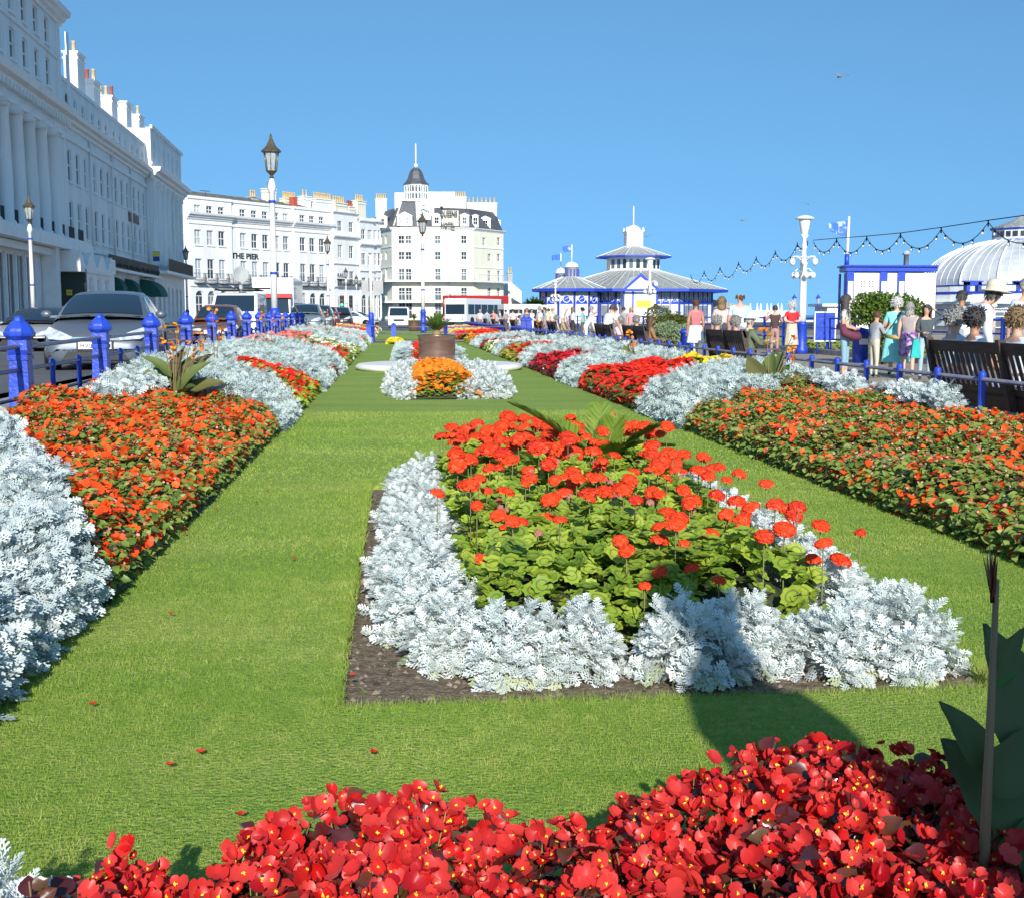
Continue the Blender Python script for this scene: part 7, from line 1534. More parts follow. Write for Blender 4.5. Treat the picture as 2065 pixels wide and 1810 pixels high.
def car(label, px, Y, paintm, L=4.25, W=1.77, H=1.46, nose=1.0, cat='car', z=None, plate=None, rz=0., name='parked_car', X=None, boxy=0, roofm=None, glass='car_glass'):
    """front looks toward local -y"""
    X = atY(px, 650, Y).x if X is None else X; root = empty(name, label, cat, (X, Y, ZR if z is None else z), rz); w = W / 2; k = H / 1.46; hb = 1.0 * k if not boxy else .95 * k
    st = [(0, .70, .30, .50), (.03, .82, .22, .58), (.14, .93, .18, .68 * (1 if not boxy else 1.05)), (.45, .98, .18, .80), (.8, 1, .18, .88 + .03 * nose), (1.15, 1, .18, .95), (1.5, 1, .18, 1.0), (L - 1.0, 1, .18, 1.02), (L - .35, .98, .2, .98), (L - .06, .92, .28, .90), (L, .8, .34, .8)]
    v = []; f = []
    for (y, a, zb, zt) in st:
        zt *= hb; a *= w; v += [(-a * .9, y, zb), (-a, y, zb + .14), (-a, y, zb + (zt - zb) * .55), (-a * .97, y, zt - .09), (-a * .84, y, zt - .01), (-a * .4, y, zt + .02), (a * .4, y, zt + .02), (a * .84, y, zt - .01), (a * .97, y, zt - .09), (a, y, zb + (zt - zb) * .55), (a, y, zb + .14), (a * .9, y, zb)]
    for i in range(len(st) - 1):
        for j in range(12): f.append((i * 12 + j, i * 12 + (j + 1) % 12, (i + 1) * 12 + (j + 1) % 12, (i + 1) * 12 + j))
    f += [tuple(range(12)), tuple(range(len(v) - 12, len(v)))]
    mb = MB(); mb.add(v, f, 0, True)
    zt = H; yf0 = 1.0 if not boxy else .75; yf1 = 1.95 if not boxy else 1.35; yr1 = L - 1.15; yr0 = L - .30
    K = [(w * .90, yf0, hb * .96), (w * .80, yf0 + (yf1 - yf0) * .5, hb * .96 + (zt - hb) * .56), (w * .69, yf1, zt - .06), (w * .70, (yf1 + yr1) / 2, zt - .015), (w * .66, yr1, zt - .06), (w * .76, (yr1 + yr0) / 2, zt - .06 - (zt - hb) * .42), (w * .84, yr0, hb * .99)]
    US = (-1, -.93, -.62, -.3, 0, .3, .62, .93, 1); vv = []; G = []
    bow_ = (.22, .17, .10, 0, -.06, -.10, -.12)
    for j, (a, y, z_) in enumerate(K):
        row = []
        for u in US: row.append(len(vv)); vv.append((a * u, y - bow_[j] * (1 - u * u) * (1 if not boxy else .35), z_ + .045 * (1 - abs(u) ** 3) - (.03 if abs(u) == 1 else 0)))
        G.append(row)
    ff = [(G[j][i], G[j][i + 1], G[j + 1][i + 1], G[j + 1][i]) for j in range(6) for i in range(8)]
    base = len(vv); vv += [(-w * .95, yf0 + .1, hb * .9), (w * .95, yf0 + .1, hb * .9), (-w * .95, (yf1 + yr1) / 2, hb * .9), (w * .95, (yf1 + yr1) / 2, hb * .9), (-w * .92, yr0 - .1, hb * .9), (w * .92, yr0 - .1, hb * .9)]
    ff += [(G[0][0], G[1][0], G[2][0], G[3][0], base + 2, base), (G[0][8], base + 1, base + 3, G[3][8], G[2][8], G[1][8]), (G[3][0], G[4][0], G[5][0], G[6][0], base + 4, base + 2), (G[3][8], base + 3, base + 5, G[6][8], G[5][8], G[4][8])]
    mb.add(vv, ff, 1, False)
    for q in range(len(mb.sm) - len(ff), len(mb.sm) - 4): mb.sm[q] = True
    body = mb.build('body', [MT[paintm], MT[roofm or paintm]], root)
    def pane(name, q, off, inset=.10, m=glass):
        q = [Vector(p) for p in q]; c = sum(q, Vector()) / len(q); o = [p.lerp(c, inset) + Vector(off) for p in q]; g = MB(); g.add(o, [tuple(range(len(o)))]); return g.build(name, MT[m], root, fix=False)
    def curved(name, j0, j1, off, m=glass):
        g = MB(); P_ = [];
        for t in (.10, .5, .90) if j1 - j0 == 2 else (.08, .92):
            jf = j0 + (j1 - j0) * t; j = int(min(jf, j1 - 1)); u = jf - j
            P_.append([Vector(vv[G[j][i]]).lerp(Vector(vv[G[j + 1][i]]), u) + Vector(off) for i in range(1, 8)])
        for r_ in P_: r_[0] = r_[0].lerp(r_[1], .12); r_[-1] = r_[-1].lerp(r_[-2], .12)
        vs = [p for r_ in P_ for p in r_]; g.add(vs, [(r * 7 + i, r * 7 + i + 1, r * 7 + i + 8, r * 7 + i + 7) for r in range(len(P_) - 1) for i in range(6)], smooth=True); return g.build(name, MT[m], root, fix=False)
    curved('windscreen', 0, 2, (0, -.014, .014)); curved('rear_window', 4, 6, (0, .014, .014))
    V_ = {0: vv[G[0][0]], 1: vv[G[0][8]], 2: vv[G[2][0]], 3: vv[G[2][8]], 4: vv[G[3][0]], 5: vv[G[3][8]], 6: vv[G[4][0]], 7: vv[G[4][8]]}; vv = V_
    for s in (0, 1):
        sx = (-1, 1)[s]; pane('side_window', [vv[s], vv[2 + s], vv[4 + s], (sx * w * .93, (yf1 + yr1) / 2, hb * .97), (sx * w * .93, yf0 + .35, hb * .97)], (sx * .015, .03, .01), .09, 'car_glass_lit')
        pane('side_window', [vv[4 + s], vv[6 + s], (sx * w * .88, yr0 - .12, hb * 1.0), (sx * w * .93, (yf1 + yr1) / 2, hb * .97)], (sx * .015, 0, .01), .1, 'car_glass_lit')
        hl = MB(); pq = [(sx * w * a, b - .035, c * hb + .015) for a, b, c in ((.40, .02, .575), (.84, .05, .60), (.99, .38, .70), (.90, .46, .81), (.62, .17, .72), (.42, .07, .64))]; hl.add(pq, [tuple(range(6))]); hl.build('headlight', MT['headlamp'], root)
        mr = MB(); mr.ball((sx * (w + .10), yf0 + .35, hb + .04), .1, 10, sz=.75, sy=.7); mr.box(*sorted((sx * w * .9, sx * (w + .05))), yf0 + .32, yf0 + .38, hb - .02, hb + .02); mr.build('wing_mirror', MT[paintm], root)
    g = MB(); g.prism([(-w * .48, .59 * hb), (w * .48, .59 * hb), (w * .42, .65 * hb), (-w * .42, .65 * hb)], -.012, .12, axis='y'); g.build('grille', MT['chrome' if not boxy else 'black'], root)
    g = MB(); g.prism([(-w * .62, .25), (w * .62, .25), (w * .5, .40), (-w * .5, .40)], -.012, .2, axis='y'); g.build('air_intake', MT['black'], root)
    g = MB(); g.tube([(-w * .8, yf0 - .02, hb * .985), (-w * .2, yf0 - .2, hb * 1.01)], .014, 4); g.tube([(w * .1, yf0 - .22, hb * 1.01), (w * .75, yf0 - .04, hb * .99)], .014, 4); g.build('wipers', MT['black'], root)
    for sx in (-1, 1): g = MB(); g.box(sx * w * .78 - .09, sx * w * .78 + .09, .03, .2, .33, .39); g.build('fog_light', MT['black'], root)
    g = MB(); g.box(-.30, .30, -.035, -.015, .41, .59); g.build('plate_frame', MT['black'], root); g = MB(); g.box(-.27, .27, -.045, -.02, .44, .56); pl = g.build('number_plate', MT['plate_white'], root)
    if plate:
        t = text('plate_text', plate, .1, MT['black'], pl, Matrix.Translation((-.25, -.05, .462)) @ TXR, .002); ww = max(q.co.x for q in t.data.vertices); t.matrix_local = Matrix.Translation((-.24, -.05, .462)) @ TXR @ Matrix.Diagonal((.48 / ww, 1.05, 1, 1))
    tm, rm = wheel_mesh()
    for sx in (-1, 1):
        for y in (.78, L - .78):
            ar = MB(); ar.lathe([(.36, -.02), (.36, .02)], 20, M=Matrix.Translation((sx * (w - .005), y, .33)) @ Matrix.Rotation(math.pi / 2, 4, 'Y')); ar.build('wheel_arch_dark', MT['black'], root)  # flat black disc, shade of the arch recess put into its colour
            wo = bpy.data.objects.new('wheel', None); link(wo, root); wo.location = (sx * (w - .08), y, .315); inst('tyre', tm, wo); inst('rim', rm, wo)
    return root
car('silver hatchback with plate HV07 BH driving toward the camera behind the blue fence', 190, 21.3, 'paint_silver', W=1.78, H=1.44, plate='HV07 BHK', name='silver_car', z=.33, rz=R(6))
car('dark roofed silver roadster at the left edge of the photo', 38, 33, 'paint_grey', H=1.22, roofm='paint_black', name='parked_car', z=.30)
car('grey blue saloon parked behind the roadster at the left', 96, 40, 'paint_silver', H=1.30, name='parked_car', z=.30)
car('small old copper brown hatchback coming down the road behind the fence', 428, 40, 'paint_brown', L=3.8, W=1.62, H=1.36, plate='E574 MCD', name='brown_car', boxy=1, z=.30)
for px, Y, pm, lb in ((612, 62, 'paint_teal', 'grey green car behind the big lamp post foot'), (640, 72, 'paint_silver', 'silver car half hidden by the fence right of the big lamp post'), (655, 84, 'paint_maroon', 'dark red car behind the roadside fence, far down the road'), (684, 92, 'paint_black', 'black car below the traffic lights')):
    car(lb, px, Y, pm, H=1.5, name='parked_car')
def van(label, px, Y, W, H, L, pm, name='van', cat='van', rz=0, band=None, rack=False, slope=.55, zg=None, deckcut=0, win='car_glass'):
    X = atY(px, 640, Y).x; root = empty(name, label, cat, (X, Y, ZR - .05 if zg is None else zg), rz); w = W / 2; mb = MB()
    prof = [(0, .25), (-.03, .5), (0, .95), (slope, 1.05 + .0), (slope + .75, H - .08), (slope + 1.1, H), (L - .05, H), (L, H - .15), (L, .25)]
    n = len(prof); v = [(-w * (1 if z < 1.2 else .93), y, z) for y, z in prof] + [(w * (1 if z < 1.2 else .93), y, z) for y, z in prof]; mb.add(v, [tuple(range(n)), tuple(range(2 * n - 1, n - 1, -1))] + [(i, i + n, (i + 1) % n + n, (i + 1) % n) for i in range(n)]); mb.build('body', MT[pm], root, bevel=.05)
    a = (slope, 1.07), (slope + .75, H - .1); d = Vector((0, -.03, .02)); g = MB(); q = [Vector((-w * .86, a[0][0] + .06, a[0][1] + .06)), Vector((w * .86, a[0][0] + .06, a[0][1] + .06)), Vector((w * .8, a[1][0] - .03, a[1][1] - .03)), Vector((-w * .8, a[1][0] - .03, a[1][1] - .03))]; g.add([p + d for p in q], [(0, 1, 2, 3)]); g.build('windscreen', MT[win], root, fix=False)
    for sx in (-1, 1):
        xx = sx * (w * .965 + .02); g = MB(); g.add([(xx, slope + .35, 1.15), (xx, slope + 1.3, 1.15), (xx - sx * .03, slope + 1.3, H - .25), (xx - sx * .03, slope + .85, H - .25)], [(0, 1, 2, 3)]); g.build('side_window', MT['car_glass_lit'], root, fix=False)
        g = MB(); g.box(sx * (w + .16) - .08, sx * (w + .16) + .08, slope + .2, slope + .3, 1.05, 1.4); g.tube([(sx * w, slope + .25, 1.2), (sx * (w + .16), slope + .25, 1.2)], .02, 4); g.build('wing_mirror', MT['black'], root)
        g = MB(); g.ball((sx * w * .74, -.01, .72), .13, 10, sy=.4); g.build('headlight', MT['headlamp'], root)
        tm, rm = wheel_mesh()
        for y in (.8, L - .9): wo = bpy.data.objects.new('wheel', None); link(wo, root); wo.location = (sx * (w - .1), y, .315); inst('tyre', tm, wo); inst('rim', rm, wo)
    g = MB(); g.box(-w * .5, w * .5, -.05, .0, .62, .82); g.build('grille', MT['black'], root); g = MB(); g.box(-.26, .26, -.06, -.04, .40, .51); g.build('number_plate', MT['plate_white'], root)
    if rack:
        g = MB()
        for y in (1.6, 2.6, 3.6): g.tube([(-w * .95, y, H + .12), (w * .95, y, H + .12)], .03, 5)
        for x in (-w * .85, w * .85, .1): g.tube([(x, 1.3, H + .14), (x, L - .3, H + .14)], .03, 5)
        g.tube([(-.9, 1.2, H + .2), (1.2, 3.6, H + .22)], .035, 5); g.build('roof_rack', MT['black'], root)
        g = MB(); g.tube([(.15, 1.9, H), (.15, 1.9, H + .35)], .08, 8); g.lathe([(.02, 0), (.2, .05), (.34, .16), (.36, .2), (.3, .14), (.02, .06)], 16, M=Matrix.Translation((.12, 1.9, H + .72)) @ Matrix.Rotation(R(70), 4, 'X') @ Matrix.Rotation(R(20), 4, 'Y')); g.build('roof_dish', MT['render_grey'], root)
    if band: g = MB(); g.box(-w * 1.01, w * 1.01, -.06, L * .9, band[0], band[1]); g.build('band', MT[band[2]], root)
    return root
van('white high van with roof rack and dish behind the brown car', 468, 51, 1.95, 1.92, 4.6, 'paint_white', rack=True)
def lorry():
    X = atY(548, 640, 63).x; root = empty('lorry', 'white box lorry with a red cab band behind the big lamp post', 'lorry', (X, 63, ZR - .1)); w = 1.05; mb = MB(); mb.box(-w, w, .9, 7.0, .7, 2.95); mb.build('cargo_box', MT['paint_white'], root, bevel=.03)
    mb = MB(); mb.prism([(0, .4), (0, 1.1), (.18, 1.85), (.85, 1.9), (.85, .4)], -w * .92, w * .92, axis='x'); mb.build('cab', MT['paint_grey'], root, bevel=.04); mb = MB(); mb.box(-w * .95, w * .95, .05, .85, 1.9, 2.12); mb.build('red_band', MT['paint_red'], root)
    mb = MB(); mb.add([(-w * .85, -.02, 1.12), (w * .85, -.02, 1.12), (w * .8, .15, 1.84), (-w * .8, .15, 1.84)], [(0, 1, 2, 3)]); mb.build('windscreen', MT['car_glass'], root, fix=False); mb = MB(); mb.box(-.26, .26, -.05, -.01, .5, .62); mb.build('number_plate', MT['plate_white'], root)
    mb = MB(); mb.box(-w * .93, w * .93, -.04, 0, .42, .85); mb.build('bumper', MT['black'], root)
    for sx in (-1, 1):
        q = MB(); q.ball((sx * .72, -.03, .72), .12, 8, sy=.4); q.build('headlight', MT['headlamp'], root)
        for y in (.8, 5.6): tm, rm = wheel_mesh(); wo = bpy.data.objects.new('wheel', None); link(wo, root); wo.location = (sx * .9, y, .42); wo.scale = (1.3,) * 3; inst('tyre', tm, wo); inst('rim', rm, wo)
lorry()
def box_bus(label, px, Y, rz, L, W, H, pm, name, zg, open_top=False, winz=(1.0, 1.8), extra=None, deck2=None, cab=True):
    X = atY(px, 640, Y).x; root = empty(name, label, 'bus', (X, Y, zg), rz); w = W / 2; mb = MB(); mb.box(-w, w, 0, L, .35, H if not open_top else H - .95)
    if open_top:
        h0 = H - .95
        for (a, b, c, d) in ((-w, -w + .06, 0, L), (w - .06, w, 0, L), (-w, w, 0, .06), (-w, w, L - .06, L)): mb.box(a, b, c, d, h0, H - .25)
    mb.build('body', MT[pm], root, bevel=.06)
    def wins(z0, z1, nm='window'):
        g = MB(); g.box(-w * .88, w * .88, -.03, .02, z0, z1); g.build('windscreen', MT['car_glass'], root)
        n = int(L / 1.5)
        for sx in (-1, 1):
            for k in range(n): y = .5 + (L - .8) * k / n; g = MB(); g.box(*sorted((sx * w, sx * (w + .03))), y, y + (L - .8) / n - .15, z0, z1); g.build('window', MT['car_glass'], root)
    wins(*winz)
    if deck2: wins(*deck2)
    if extra: g = MB(); g.box(-w * .75, w * .75, -.05, -.031, *extra[:2]); g.build('advert_panel', MT[extra[2]], root); g = MB(); g.box(w + .001, w + .03, .5, L * .9, *extra[:2]); g.build('side_panel', MT['paint_dark'], root)
    for sx in (-1, 1):
        g = MB(); g.ball((sx * w * .72, -.02, .7), .15, 8, sy=.4); g.build('headlight', MT['headlamp'], root)
        for y in (1.4, L - 1.8): tm, rm = wheel_mesh(); wo = bpy.data.objects.new('wheel', None); link(wo, root); wo.location = (sx * (w - .1), y, .45); wo.scale = (1.4,) * 3; inst('tyre', tm, wo); inst('rim', rm, wo)
    return root
b = box_bus('open-top red double-decker bus passing below the cream hotel', 905, 150, R(-52), 9.0, 2.4, 3.65, 'paint_red', 'double_decker_bus', .3, True, (1.2, 2.0), (2.35, 2.9, MT.setdefault('advert_yellow', mat('advert_yellow', (.75, .5, .1), .6)) and 'advert_yellow'))
box_bus('white coach with broad dark windscreen in front of the red bus', 918, 124, R(-30), 8.5, 2.45, 2.75, 'paint_white', 'coach', .25, False, (1.15, 2.15))
box_bus('white passenger shuttle with open sides right of the coach', 1010, 116, R(-75), 3.8, 1.9, 2.15, 'paint_white', 'shuttle', .2, False, (.95, 1.65))
box_bus('second white shuttle car nearest the pavilion', 1042, 118, R(-75), 3.2, 1.9, 2.1, 'paint_white', 'shuttle', .2, False, (.95, 1.65))
van('white pickup van facing the camera left of the blue lamp foot', 804, 112, 1.95, 1.95, 4.8, 'paint_white', name='van', zg=.12)
car('white car on the crossing road left of the white pickup van', 760, 118, 'paint_white', name='parked_car', rz=R(70), z=.2)
# low golden plants behind the sea railing, and the statue added out of view to shade the front bed
S = Scatter(); n = 2600; X = RNG.uniform(14.5, 15.6, n); Y = RNG.uniform(24, 62, n); Z = ZP + .02 + .32 * RNG.random(n)
S.put(OV, np.stack([X, Y, Z], 1), frames(randdir(n, -.2, .8), np.tile([[0, -.5, 1.]], (n, 1))), .16 * RNG.uniform(.6, 1.3, n)); tag(S.build('golden_ground_cover', [MT['gold_leaf']]), 'low yellow green planting behind the sea railing', 'plants', kind='stuff')
root = empty('shadow_caster', 'added unseen shadow caster shaped as a figure behind the camera', 'shadow_caster', (1.04, -.75, 0)); mb = MB(); mb.frustum((.12, 0), 0, 1.2, .30, .28, .28, .26); mb.build('plinth', MT['stone_white'], root)
mb = MB(); mb.lathe([(.22, 1.2), (.22, 1.7), (.23, 2.0), (.26, 2.2), (.22, 2.36), (.10, 2.62), (.08, 2.7)], 14, (.1, 0)); mb.ball((.05, 0, 2.88), .17, 12, sz=1.6); mb.tube([(.08, 0, 2.6), (.06, 0, 2.9)], .12, 10); mb.build('figure', MT['stone_white'], root)
# ================================================================ PEOPLE
_pm = {}
def cloth(c, c2=None, sc=8., rough=.8):
    k = ('cloth', c, c2, sc)
    if k not in _pm: _pm[k] = mat('cloth_%d' % len(_pm), c, rough, col2=c2 or tuple(x * .85 for x in c), scale=sc, lo=.42 if c2 else .35, hi=.56 if c2 else .65, bump=.15, bscale=12)
    return _pm[k]
SKIN = mat('skin', (.62, .36, .25), .55, col2=(.56, .31, .21), scale=6); SKIN_T = mat('tanned_skin', (.46, .24, .15), .55, col2=(.40, .20, .12), scale=6); SKIN_P = mat('pale_skin', (.70, .46, .36), .55, col2=(.66, .40, .31), scale=6)
def hairmat(n, a, b): return leafmat(n, a, b, .6, .1)
HM = {'white': hairmat('white_hair', (.75, .74, .70), (.60, .58, .54)), 'grey': hairmat('grey_hair', (.42, .41, .39), (.22, .21, .20)), 'dark': hairmat('dark_hair', (.035, .030, .030), (.09, .08, .08)), 'brown': hairmat('brown_hair', (.13, .07, .035), (.07, .035, .02)), 'light_brown': hairmat('light_brown_hair', (.30, .20, .10), (.17, .11, .06)), 'blond': hairmat('blond_hair', (.55, .40, .20), (.40, .28, .13))}
TUFT = Tpl([(-.16, 0, 0), (.16, 0, 0), (.18, .5, .16), (.05, 1, .05), (-.10, 1, .02), (-.18, .5, .16)], [(0, 1, 2, 5), (5, 2, 3, 4)])
def person(label, px=None, Y=None, H=1.65, rz=0., pose='stand', top=(.5, .5, .5), leg=(.2, .25, .4), shoe=(.05, .05, .05), skin=None, sleeve='short', legcut=0., hair='brown', style='short', X=None, z=None, top2=None, tsc=8., skirt=None, hat=None, arms=None, lean=0., girth=1., turn=0., bald=False, leg2=None, group=None):
    """local: +y is where the person faces; rz = heading; feet (or bench seat) on z"""
    X = atY(px, 640, Y).x if X is None else X; z = ZP if z is None else z; k = H / 1.70; sk = skin or SKIN
    root = empty('person', label, 'person', (X, Y, z), rz, group)
    sit = pose == 'sit'; hz = .50 if sit else .93; J = {}
    J['pelvis'] = Vector((0, 0, hz)); ln = math.sin(lean); lc = math.cos(lean)
    def up(h, x=0, f=0): return Vector((x, ln * h + f, hz + lc * h))
    J['waist'] = up(.16); J['chest'] = up(.36); J['neck'] = up(.53); J['throat'] = up(.57); hd = .60; J['head0'] = up(.62, 0, .01); J['head1'] = up(.70, 0, .02); J['head2'] = up(.765, 0, .01)
    for s, n in ((-1, 'L'), (1, 'R')):
        J['sh' + n] = up(.45, s * .165 * girth ** .5)
        if arms and n in arms: e, w = arms[n]; J['el' + n] = J['sh' + n] + Vector(e); J['wr' + n] = J['el' + n] + Vector(w)
        elif sit: J['el' + n] = J['sh' + n] + Vector((s * .06, .08, -.25)); J['wr' + n] = J['el' + n] + Vector((-s * .06, .22, -.04))
        else: J['el' + n] = J['sh' + n] + Vector((s * .05, -.02, -.27)); J['wr' + n] = J['el' + n] + Vector((s * .0, .07, -.23))
        d = (J['wr' + n] - J['el' + n]).normalized(); J['ha' + n] = J['wr' + n] + d * .07
        J['hp' + n] = Vector((s * .085, 0, hz - .03))
        if sit: J['kn' + n] = Vector((s * .11, .40, .46)); J['an' + n] = Vector((s * .11, .42, .08)); J['to' + n] = Vector((s * .12, .56, .03))
        elif pose == 'walk': st = s * .16; J['kn' + n] = Vector((s * .09, st * .8 + .05, .50)); J['an' + n] = Vector((s * .09, st * 1.5 - .03, .09 + (.04 if s < 0 else 0))); J['to' + n] = J['an' + n] + Vector((0, .14, -.05))
        else: J['kn' + n] = Vector((s * .095, .02, .49)); J['an' + n] = Vector((s * .10, 0, .09)); J['to' + n] = Vector((s * .12, .13, .035))
    g = girth; RAD = {'pelvis': (.145 * g, .115 * g), 'waist': (.125 * g, .10 * g), 'chest': (.15 * g, .11 * g), 'neck': (.055, .055), 'throat': (.05, .05), 'head0': (.062, .075), 'head1': (.082, .098), 'head2': (.07, .085)}
    for n in 'LR': RAD.update({'sh' + n: (.062 * g, .062 * g), 'el' + n: (.043 * g, .043 * g), 'wr' + n: (.028, .028), 'ha' + n: (.034, .02), 'hp' + n: (.085 * g, .09 * g), 'kn' + n: (.06, .062), 'an' + n: (.038, .042), 'to' + n: (.035, .028)})
    names = list(J); idx = {n: i for i, n in enumerate(names)}
    E = [('pelvis', 'waist'), ('waist', 'chest'), ('chest', 'neck'), ('neck', 'throat'), ('throat', 'head0'), ('head0', 'head1'), ('head1', 'head2')]
    for n in 'LR': E += [('chest', 'sh' + n), ('sh' + n, 'el' + n), ('el' + n, 'wr' + n), ('wr' + n, 'ha' + n), ('pelvis', 'hp' + n), ('hp' + n, 'kn' + n), ('kn' + n, 'an' + n), ('an' + n, 'to' + n)]
    me = bpy.data.meshes.new('skel'); me.from_pydata([J[n] * k for n in names], [(idx[a], idx[b]) for a, b in E], []); o = bpy.data.objects.new('skel', me); COL.objects.link(o); md = o.modifiers.new('s', 'SKIN'); md.use_smooth_shade = True
    for n in names: sv = me.skin_vertices[0].data[idx[n]]; sv.radius = (RAD[n][0] * k, RAD[n][1] * k); sv.use_root = (n == 'pelvis')
    o.modifiers.new('u', 'SUBSURF').levels = 1
    dg = bpy.context.evaluated_depsgraph_get(); bm_ = bpy.data.meshes.new_from_object(o.evaluated_get(dg)); bpy.data.objects.remove(o); bm_.name = 'body'
    # clothing regions by nearest bone
    seg = []
    for a, b in E:
        A, B = J[a] * k, J[b] * k; n = a[:2] if a not in ('pelvis', 'waist', 'chest', 'neck', 'throat', 'head0', 'head1') else a; seg.append((A, B, a, b))
    mats = [sk, cloth(top, top2, tsc), cloth(leg, leg2), cloth(shoe)]; bm_.materials.clear()
    for m in mats: bm_.materials.append(m)
    mi = []
    for p in bm_.polygons:
        c = p.center; best = None
        for (A, B, a, b) in seg:
            AB = B - A; t = max(0, min(1, (c - A).dot(AB) / AB.length_squared)); d = (c - (A + AB * t)).length - .5 * (RAD[a][0] * (1 - t) + RAD[b][0] * t) * k
            if best is None or d < best[0]: best = (d, a, b, t)
        _, a, b, t = best; r = 0
        if a in ('waist',) or (a == 'chest' and b != 'neck') or (a == 'chest' and b == 'neck' and t < .7): r = 1
        elif a == 'pelvis' and b == 'waist': r = 1 if t > .25 else 2
        elif a[:2] == 'sh': r = 1 if (sleeve == 'long' or (sleeve == 'short' and t < .62)) else 0
        elif a[:2] == 'el': r = 1 if sleeve == 'long' and t < .92 else 0
        elif a == 'pelvis' or a[:2] == 'hp': r = 2
        elif a[:2] == 'kn': r = 2 if t < 1 - legcut else 0
        elif a[:2] == 'an': r = 3
        mi.append(r)
    bm_.polygons.foreach_set('material_index', mi)
    # face and fingers join the same mesh
    ex = MB(); hc = J['head1'] * k; T = Matrix.Translation(hc) @ Matrix.Rotation(turn, 4, 'Z')
    ex.add([(-.014 * k, .088 * k, -.01 * k), (.014 * k, .088 * k, -.01 * k), (0, .118 * k, -.022 * k), (0, .09 * k, .03 * k)], [(0, 1, 2), (1, 3, 2), (3, 0, 2)], 0, M=T)
    for s in (-1, 1): ex.ball((s * .082 * k, 0, -.005), .022 * k, 8, sz=1.4, sx=.5, M=T); ex.ball((s * .03 * k, .086 * k, .014 * k), .009 * k, 6, mi=4, M=T)
    ex.box(-.02 * k, .02 * k, .083 * k, .094 * k, -.052 * k, -.045 * k, mi=5, M=T)
    for n, s in (('L', -1), ('R', 1)):
        h = J['ha' + n] * k; d = (J['ha' + n] - J['wr' + n]).normalized(); sd = d.cross(Vector((0, 0, 1))); sd = Vector((1, 0, 0)) if sd.length < .2 else sd.normalized(); fw = sd.cross(d).normalized()
        for q, (o_, L) in enumerate(((-.024, .062), (-.008, .072), (.008, .068), (.023, .055))):
            b0 = h + sd * o_ * k; ex.tube([b0, b0 + (d * .55 + fw * .12) * L * k, b0 + (d * .85 + fw * .5) * L * k], [.009 * k, .008 * k, .006 * k], 5)
        b0 = h - d * .03 * k + fw * .01; ex.tube([b0, b0 + (fw * .7 + d * .5) * .035 * k, b0 + (fw * .8 + d * 1.3) * .035 * k], [.011 * k, .009 * k, .007 * k], 5)
    em = ex.mesh('extra', [sk]); b2 = bmesh.new(); b2.from_mesh(bm_); b2.from_mesh(em); b2.to_mesh(bm_); b2.free(); bm_.materials.append(MT['black']); bm_.materials.append(cloth((.45, .13, .11)))
    bpy.data.meshes.remove(em); inst('body', bm_, root)
    # hair
    if style != 'none':
        S = Scatter(); n = {'short': 260, 'curly': 900, 'bob': 420, 'long': 520}[style]; d = randdir(n, -.75, 1); d = d[(d[:, 1] < .45 + .9 * np.clip(d[:, 2], 0, 1) - .25) | (d[:, 2] > .62)]
        if style in ('short',): d = d[(d[:, 2] > -.35)]
        if bald: d = d[(d[:, 2] < .35) & (d[:, 2] > -.3)]
        n = len(d); rr = {'short': (.088, .104, .100), 'curly': (.118, .122, .118), 'bob': (.10, .108, .108), 'long': (.098, .108, .106)}[style]; P = d * np.array(rr) * k * RNG.uniform(.93, 1.03, (n, 1)) + np.array([0, -.012 * k, .022 * k])
        fl = randdir(n) * 1.3 + d * .1 if style == 'curly' else d * .25 + np.array([0, -.25, -1.0]); S.put(TUFT, P, frames(fl, d), (.042 if style == 'curly' else .06) * k * RNG.uniform(.8, 1.2, n), mi=0)
        cb = MB(); cb.ball((0, -.018 * k, .024 * k), .097 * k * (1.18 if style == 'curly' else 1), 12, sz=1.0); 
        if not bald: S.put(Tpl(cb.v, [f for f in cb.f if min(cb.v[i][1] for i in f) < .045 * k or min(cb.v[i][2] for i in f) > .07 * k]), np.zeros((1, 3)), np.eye(3)[None], np.ones(1), mi=0)
        if style in ('bob', 'long'):
            m = 260; a = RNG.uniform(-.3, math.pi + .3, m) + math.pi; L = .12 if style == 'bob' else .26; zz = -RNG.random(m) * L * k; P = np.stack([np.cos(a) * .088 * k, np.sin(a) * .08 * k - .02 * k, zz], 1); nn = np.stack([np.cos(a), np.sin(a), 0 * a], 1)
            S.put(TUFT, P, frames(np.tile([[0, -.05, -1.]], (m, 1)) + nn * .1, nn), .09 * k * RNG.uniform(.8, 1.2, m), mi=0)
        ho = S.build('hair', [HM[hair]], root); ho.matrix_local = T
